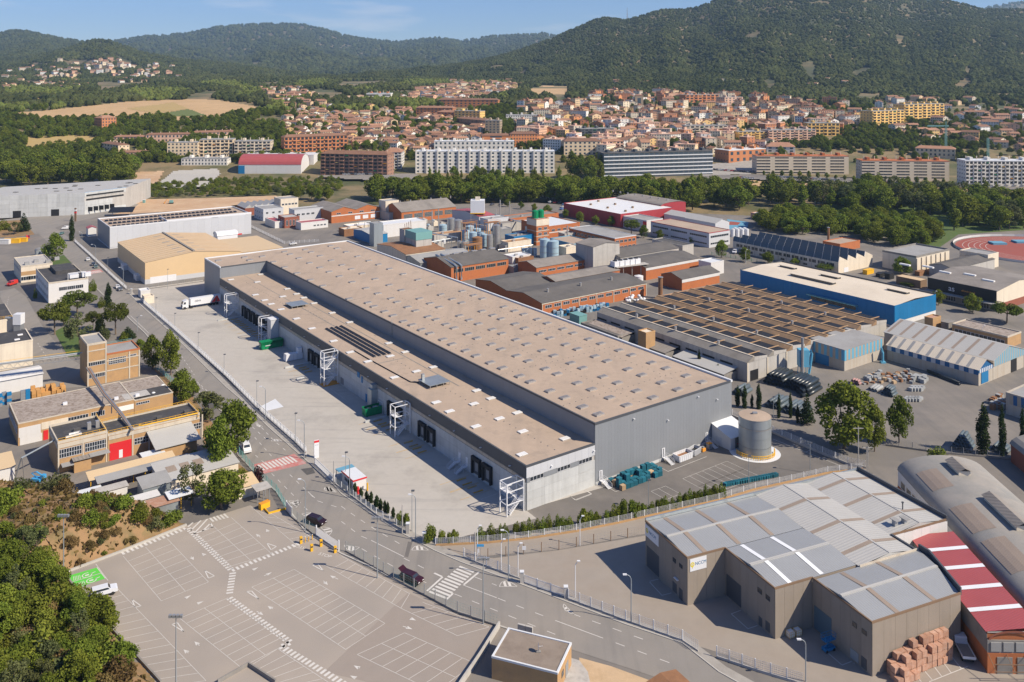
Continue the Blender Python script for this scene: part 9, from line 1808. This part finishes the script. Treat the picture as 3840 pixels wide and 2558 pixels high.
# trees: the nearest singly, the woods as stuff
rq=random.Random(31)
def scatter_trees(poly,n,kinds,hr,label,group,mind=5.,wf=1.):
 P_=np.array(poly); got=[]; t_=0
 while len(got)<n and t_<n*60:
  t_+=1; p=(rq.uniform(P_[:,0].min(),P_[:,0].max()),rq.uniform(P_[:,1].min(),P_[:,1].max()))
  if not inpoly(np.array([p]),poly)[0]: continue
  q=T(p)
  if any((q.x-x.x)**2+(q.y-x.y)**2<mind*mind for x in got): continue
  got.append(q); k=rq.choice(kinds); h=rq.uniform(*hr); f=(h-hr[0])/(hr[1]-hr[0]); tree(k,q-Vector((0,0,.3)),h,('tall ' if f>.7 else 'low ' if f<.3 else '')+label%{'broad':'round','poplar':'slender','pine':'umbrella-crowned','sparse':'loose'}[k] ,group,wf)
scatter_trees([B(180,60),B(700,40),B(1480,60),B(1480,118),B(1000,112),B(500,112),B(190,112)],60,['broad','broad','broad','poplar'],(14,19),'%s tree in the river belt behind the brick factories','river belt behind the factories',6,1.3)
scatter_trees([B(1480,50),B(2352,60),C(200,60),C(460,90),C(460,150),C(0,165),B(2000,128),B(1500,120)],56,['poplar','broad','broad'],(15,20),'%s tree in the river belt behind the red hall','river belt behind the red hall',5,1.3)
scatter_trees([C(480,70),C(900,60),C(1500,60),C(2352,110),C(2352,320),C(1850,300),C(1800,200),C(1000,165),C(500,120)],84,['broad','broad','poplar','sparse'],(15,21),'%s tree in the wood along the river bank','wood along the river bank',7,1.3)
scatter_trees([C(470,270),C(600,225),C(900,215),C(1200,240),C(1700,300),C(1780,400),C(1480,420),C(1300,380),C(1100,330),C(700,330)],66,['broad'],(10,13),'%s plane tree in the park grove','park grove of plane trees',6,1.35)
scatter_trees([X1(0,1150),X1(700,1130),X1(950,1180),X1(930,1290),X1(600,1275),X1(0,1290)],52,['broad','broad','poplar'],(16,24),'%s tree in the dense grove behind the concrete building','dense grove behind the concrete building',7,1.3)
scatter_trees([X2(560,1225),X2(1480,1222),X2(1600,1250),X2(560,1250)],26,['broad','poplar'],(9,13),'%s street tree before the long white apartment block','street trees before the white block',7); scatter_trees([X2(1600,1210),X2(1810,1210),X2(1800,1235),X2(1620,1235)],7,['broad'],(17,22),'%s big tree between the white and the dark block','big trees between the blocks',8)
for k in range(22): p=X3(560+k*62,1212+k*3.6); tree('broad',T(p),rq.uniform(5,7.5),'young round street tree along the beige apartment blocks','street trees along the beige blocks',.8)
for a_,n_ in (((A(1930,70),A(2300,70),A(2300,90),A(1950,92)),12),): scatter_trees(list(a_),n_,['broad'],(9,11),'%s tree in the clump behind the grey office','clump behind the grey office',6)
leaf_mat('forest_light',(.035,.05,.012),(.12,.14,.035),.0)
def canopy_group(name,objs,pts,scl,label,lm='forest_leaf',zf=1.):
 me=bpy.data.meshes.new(name); me.vertices.add(len(pts)); me.vertices.foreach_set('co',np.array(pts,np.float32).ravel()); at=me.attributes.new('sc','FLOAT','POINT'); at.data.foreach_set('value',np.array(scl,np.float32))
 o=put(name,me); tag(o,label,'forest',kind='stuff'); ng=bpy.data.node_groups.new(name,'GeometryNodeTree'); ng.interface.new_socket('Geometry',in_out='INPUT',socket_type='NodeSocketGeometry'); ng.interface.new_socket('Geometry',in_out='OUTPUT',socket_type='NodeSocketGeometry')
 N=ng.nodes; Lk=ng.links; gi=N.new('NodeGroupInput'); go=N.new('NodeGroupOutput'); ip=N.new('GeometryNodeInstanceOnPoints'); ge=N.new('GeometryNodeGeometryToInstance')
 for ob in objs:
  if ob is None:
   for sd in range(4):
    ic=N.new('GeometryNodeMeshIcoSphere'); ic.inputs['Subdivisions'].default_value=2; sp=N.new('GeometryNodeSetPosition'); nz=N.new('ShaderNodeTexNoise'); nz.inputs['Scale'].default_value=1.7; ps=N.new('GeometryNodeInputPosition'); va=N.new('ShaderNodeVectorMath'); va.operation='ADD'; va.inputs[1].default_value=(sd*7.3,0,0); Lk.new(ps.outputs[0],va.inputs[0]); Lk.new(va.outputs[0],nz.inputs['Vector'])
    ml=N.new('ShaderNodeVectorMath'); ml.operation='MULTIPLY_ADD'; ml.inputs[1].default_value=(1.5,1.5,1.5*zf); ml.inputs[2].default_value=(-.75,-.75,-.45); Lk.new(nz.outputs['Color'],ml.inputs[0]); Lk.new(ic.outputs[0],sp.inputs[0]); Lk.new(ml.outputs[0],sp.inputs['Offset'])
    sm=N.new('GeometryNodeSetMaterial'); sm.inputs['Material'].default_value=mat(lm); Lk.new(sp.outputs[0],sm.inputs[0]); Lk.new(sm.outputs[0],ge.inputs[0])
  else: oi=N.new('GeometryNodeObjectInfo'); oi.inputs['Object'].default_value=ob; oi.inputs['As Instance'].default_value=False; oi.transform_space='ORIGINAL'; Lk.new(oi.outputs['Geometry'],ge.inputs[0])
 ip.inputs['Pick Instance'].default_value=True; Lk.new(gi.outputs[0],ip.inputs['Points']); Lk.new(ge.outputs[0],ip.inputs['Instance'])
 rv=N.new('FunctionNodeRandomValue'); rv.data_type='FLOAT_VECTOR'; rv.inputs[0].default_value=(0,0,0); rv.inputs[1].default_value=(0,0,6.28); Lk.new(rv.outputs[0],ip.inputs['Rotation']); na=N.new('GeometryNodeInputNamedAttribute'); na.data_type='FLOAT'; na.inputs['Name'].default_value='sc'; Lk.new(na.outputs[0],ip.inputs['Scale']); Lk.new(ip.outputs[0],go.inputs[0])
 md=o.modifiers.new('canopy','NODES'); md.node_group=ng; return o
leaf_mat('forest_leaf',(.012,.020,.008),(.066,.075,.026),.0,.009)
def hill_forest(key,n,r0,r1,smax=1.02,gap=.28):
 pts=[];sc=[];h=HILLS[key]; x0,x1=h[0][0][0],h[0][-1][0]
 for _ in range(n):
  px=rq.uniform(max(x0,-150),min(x1,4000)); s=rq.uniform(0,smax)
  if mnoise.noise((px*.012,s*7,h[4]*3.))>gap and s<.6: continue
  q=hill_pt(h,px,min(1,s))
  if key=='D' and any(abs(q.x-v.x)<17 and -50<q.y-v.y<22 for v in VIL): continue
  pts.append((q.x,q.y,q.z+r0*.3)); sc.append(rq.uniform(r0,r1))
 canopy_group('hill_forest',[None],pts,sc,'forest covering a hill of the valley side')
hill_forest('A',34000,3.2,6.2,gap=.5); hill_forest('D',11000,4.5,8); hill_forest('B',16000,11,19,gap=.5); hill_forest('C',7000,8,14,gap=.5); hill_forest('E',1600,9,15)
SKIP=[[X1(*p) for p in ((0,785),(300,765),(900,700),(1350,685),(1500,690),(1870,752),(1560,800),(1480,830),(1250,838),(1080,800),(700,828),(420,828),(150,812))],[X2(*p) for p in ((1285,618),(1400,592),(1575,600),(1545,652),(1310,660))],[X1(*p) for p in ((930,1190),(1130,1180),(1500,1165),(1430,1290),(980,1310),(900,1300))],[X2(*p) for p in ((30,660),(170,655),(160,690),(30,705))],[X1(*p) for p in ((200,960),(500,940),(700,950),(650,1000),(300,1040),(150,1050))]]
pts=[];sc=[];pt2=[];sc2=[];ptl=[];scl_=[]
grid={}
for x,y,r in TOWN: grid.setdefault((int(x//40),int(y//40)),[]).append((x,y,r))
def free(q,m):
 a,b_=int(q.x//40),int(q.y//40)
 return not any((q.x-x)**2+(q.y-y)**2<(r*.8+m)**2 for i in (-1,0,1) for j in (-1,0,1) for x,y,r in grid.get((a+i,b_+j),()))
for _ in range(30000):
 py=296+(610-296)*rq.random()**1.6; px=rq.uniform(-100,3950); p=(px,py); town=any(inpoly(np.array([p]),R_g[0])[0] for R_g in REG[:6]) if 320<py<610 and px>960 else False
 if px>1150 and py>560 and rq.random()<.85: continue
 if town and rq.random()<(.5 if py>430 else .85): continue
 if any(inpoly(np.array([p]),s_)[0] for s_ in SKIP): continue
 q=T(p)
 if not free(q,3): continue
 g_=mnoise.noise((px*.006,py*.03,4.))
 if g_>.16 and px<1900 and py<420: ptl.append((q.x,q.y,q.z+2)); scl_.append(rq.uniform(3.2,5.5)); continue
 if g_<-.3 and not town: continue
 if q.y<1350: pt2.append((q.x,q.y,q.z-1.)); sc2.append(rq.uniform(.55,1.15))
 else: pts.append((q.x,q.y,q.z+2)); sc.append(rq.uniform(3.2,6.5))
crs=[next(o for o in COL.objects if o.type=='MESH' and o.data==TREES[k][0]) for k in (('broad',0),('broad',1),('broad',2),('pine',0))]
canopy_group('valley_woods',[None],pts,sc,'woods and copses across the far valley floor'); canopy_group('poplar_plantation',[None],ptl,scl_,'light green plantations in the far valley','forest_light'); canopy_group('garden_trees',crs,pt2,sc2,'garden trees and hedges between the houses of the town')
pts=[];sc=[]
for poly,n in (([X1(*p) for p in ((870,1290),(1500,1240),(1900,1220),(2352,1230),(2352,1300),(1900,1340),(1200,1350),(900,1370))],420),([X3(*p) for p in ((0,1230),(400,1250),(900,1300),(1500,1400),(2352,1440),(2352,1500),(0,1330))],330),([X1(*p) for p in ((0,1000),(700,960),(960,1110),(900,1180),(0,1100))],300)):
 P_=np.array(poly); k=0
 while k<n:
  p=(rq.uniform(P_[:,0].min(),P_[:,0].max()),rq.uniform(P_[:,1].min(),P_[:,1].max()))
  if inpoly(np.array([p]),poly)[0]: q=T(p); pts.append((q.x,q.y,q.z-.3)); sc.append(rq.uniform(.6,1.5)); k+=1
bs=[next(o for o in COL.objects if o.type=='MESH' and o.data==TREES[k][0]) for k in (('bush',0),('olivebush',0),('limebush',0),('bush',1))]; canopy_group('river_scrub',bs,pts,sc,'low scrub along the river bank and bare ground')
# cars along the avenue, crane, mast
fc={}
def far_car(q,rz,c_,nm):
 if nm not in fc:
  m=MB().box(-2.1,-.88,.25,2.1,.88,.85); m.add([(-1.3,-.82,.85),(1.7,-.82,.85),(1.7,.82,.85),(-1.3,.82,.85),(-.7,-.68,1.45),(1.3,-.68,1.45),(1.3,.68,1.45),(-.7,.68,1.45)],[(0,1,5,4),(1,2,6,5),(2,3,7,6),(3,0,4,7)],1).quad((-.7,-.68,1.45),(1.3,-.68,1.45),(1.3,.68,1.45),(-.7,.68,1.45));
  for x in (-1.3,1.3): m.box(x-.33,-.92,0,x+.33,.92,.5,2)
  fc[nm]=m.mesh('parked_car',[car_paint(c_),'glass_dark','rubber'])
 tag(put('parked_car',fc[nm],None,q,rz),'%s car parked along the avenue before the apartment blocks'%nm,'car','%s cars parked on the avenue'%nm)
CC=[((.65,.65,.65),'white'),((.4,.41,.43),'silver'),((.04,.04,.05),'black'),((.12,.13,.15),'grey'),((.4,.03,.03),'red'),((.05,.1,.25),'blue')]
for t,x0,y0,x1,y1,n in ((X3,640,1226,1080,1252,22),(X3,1295,1264,1520,1270,13),(X3,1580,1274,2135,1296,26),(X3,160,1172,500,1195,16),(X3,390,1230,490,1240,5),(X2,10,1210,210,1208,8),(X2,690,1245,780,1250,6),(X2,1430,1250,1500,1258,5),(X2,1760,1246,1830,1246,5)):
 for k in range(n):
  if rq.random()<.15: continue
  f=(k+.5)/n; q=T(t(x0+(x1-x0)*f,y0+(y1-y0)*f))+Vector((0,0,.7)); far_car(q,rq.choice((0,0,1.5)) if n==16 else R_(-6),*rq.choices(CC,[5,4,4,3,1.5,1])[0])
def crane(base,top,l,r,label):
 q=T(base); h=(base[1]-top)/FPX*q.y; e=thing('tower_crane',label,'crane',q); m=MB()
 for x in (-.8,.8):
  for y in (-.8,.8): m.bar((x,y,0),(x,y,h),.3)
 for k in range(int(h/2)): m.bar((-.8,-.8,k*2),(.8,-.8,k*2+2),.2); m.bar((.8,.8,k*2),(-.8,.8,k*2+2),.2)
 m.build('mast','teal',e)
 if l: MB().bar((l/FPX*q.y,0,h-1),(r/FPX*q.y,0,h-1),.9,1.2).build('jib','teal',e); MB().bar((0,0,h),(0,0,h+4),.6).build('apex','teal',e)
crane(X3(1815,1075),X3(0,862)[1],-70,10,'green tower crane with its jib over the tiled roofs'); crane(X3(2105,1095),X3(0,950)[1],0,0,'green crane mast behind the white apartment block')
q=hill_pt(HILLS['A'],2352,1.); e=thing('radio_mast','thin radio mast on the mountain ridge','mast',q); MB().tube([(0,0,-4),(0,0,52)],1.2,5,r1=.5).build('mast','rust',e); MB().box(6,-4,-2,18,4,5).build('station_house','white_wall',e)
# haze over the valley
me=MB().box(-6500,-120,-3,6500,9200,760).mesh('haze',[]); hz=put('haze',me); tag(hz,'thin blue summer haze over the valley','haze',kind='stuff')
hm=bpy.data.materials.new('haze'); hm.use_nodes=True; nt=hm.node_tree; nt.nodes.clear(); pv=nt.nodes.new('ShaderNodeVolumePrincipled'); ho=nt.nodes.new('ShaderNodeOutputMaterial'); pv.inputs['Color'].default_value=(.50,.74,1.,1); pv.inputs['Density'].default_value=.00006; pv.inputs['Anisotropy'].default_value=.2; nt.links.new(pv.outputs[0],ho.inputs['Volume']); me.materials.append(hm)
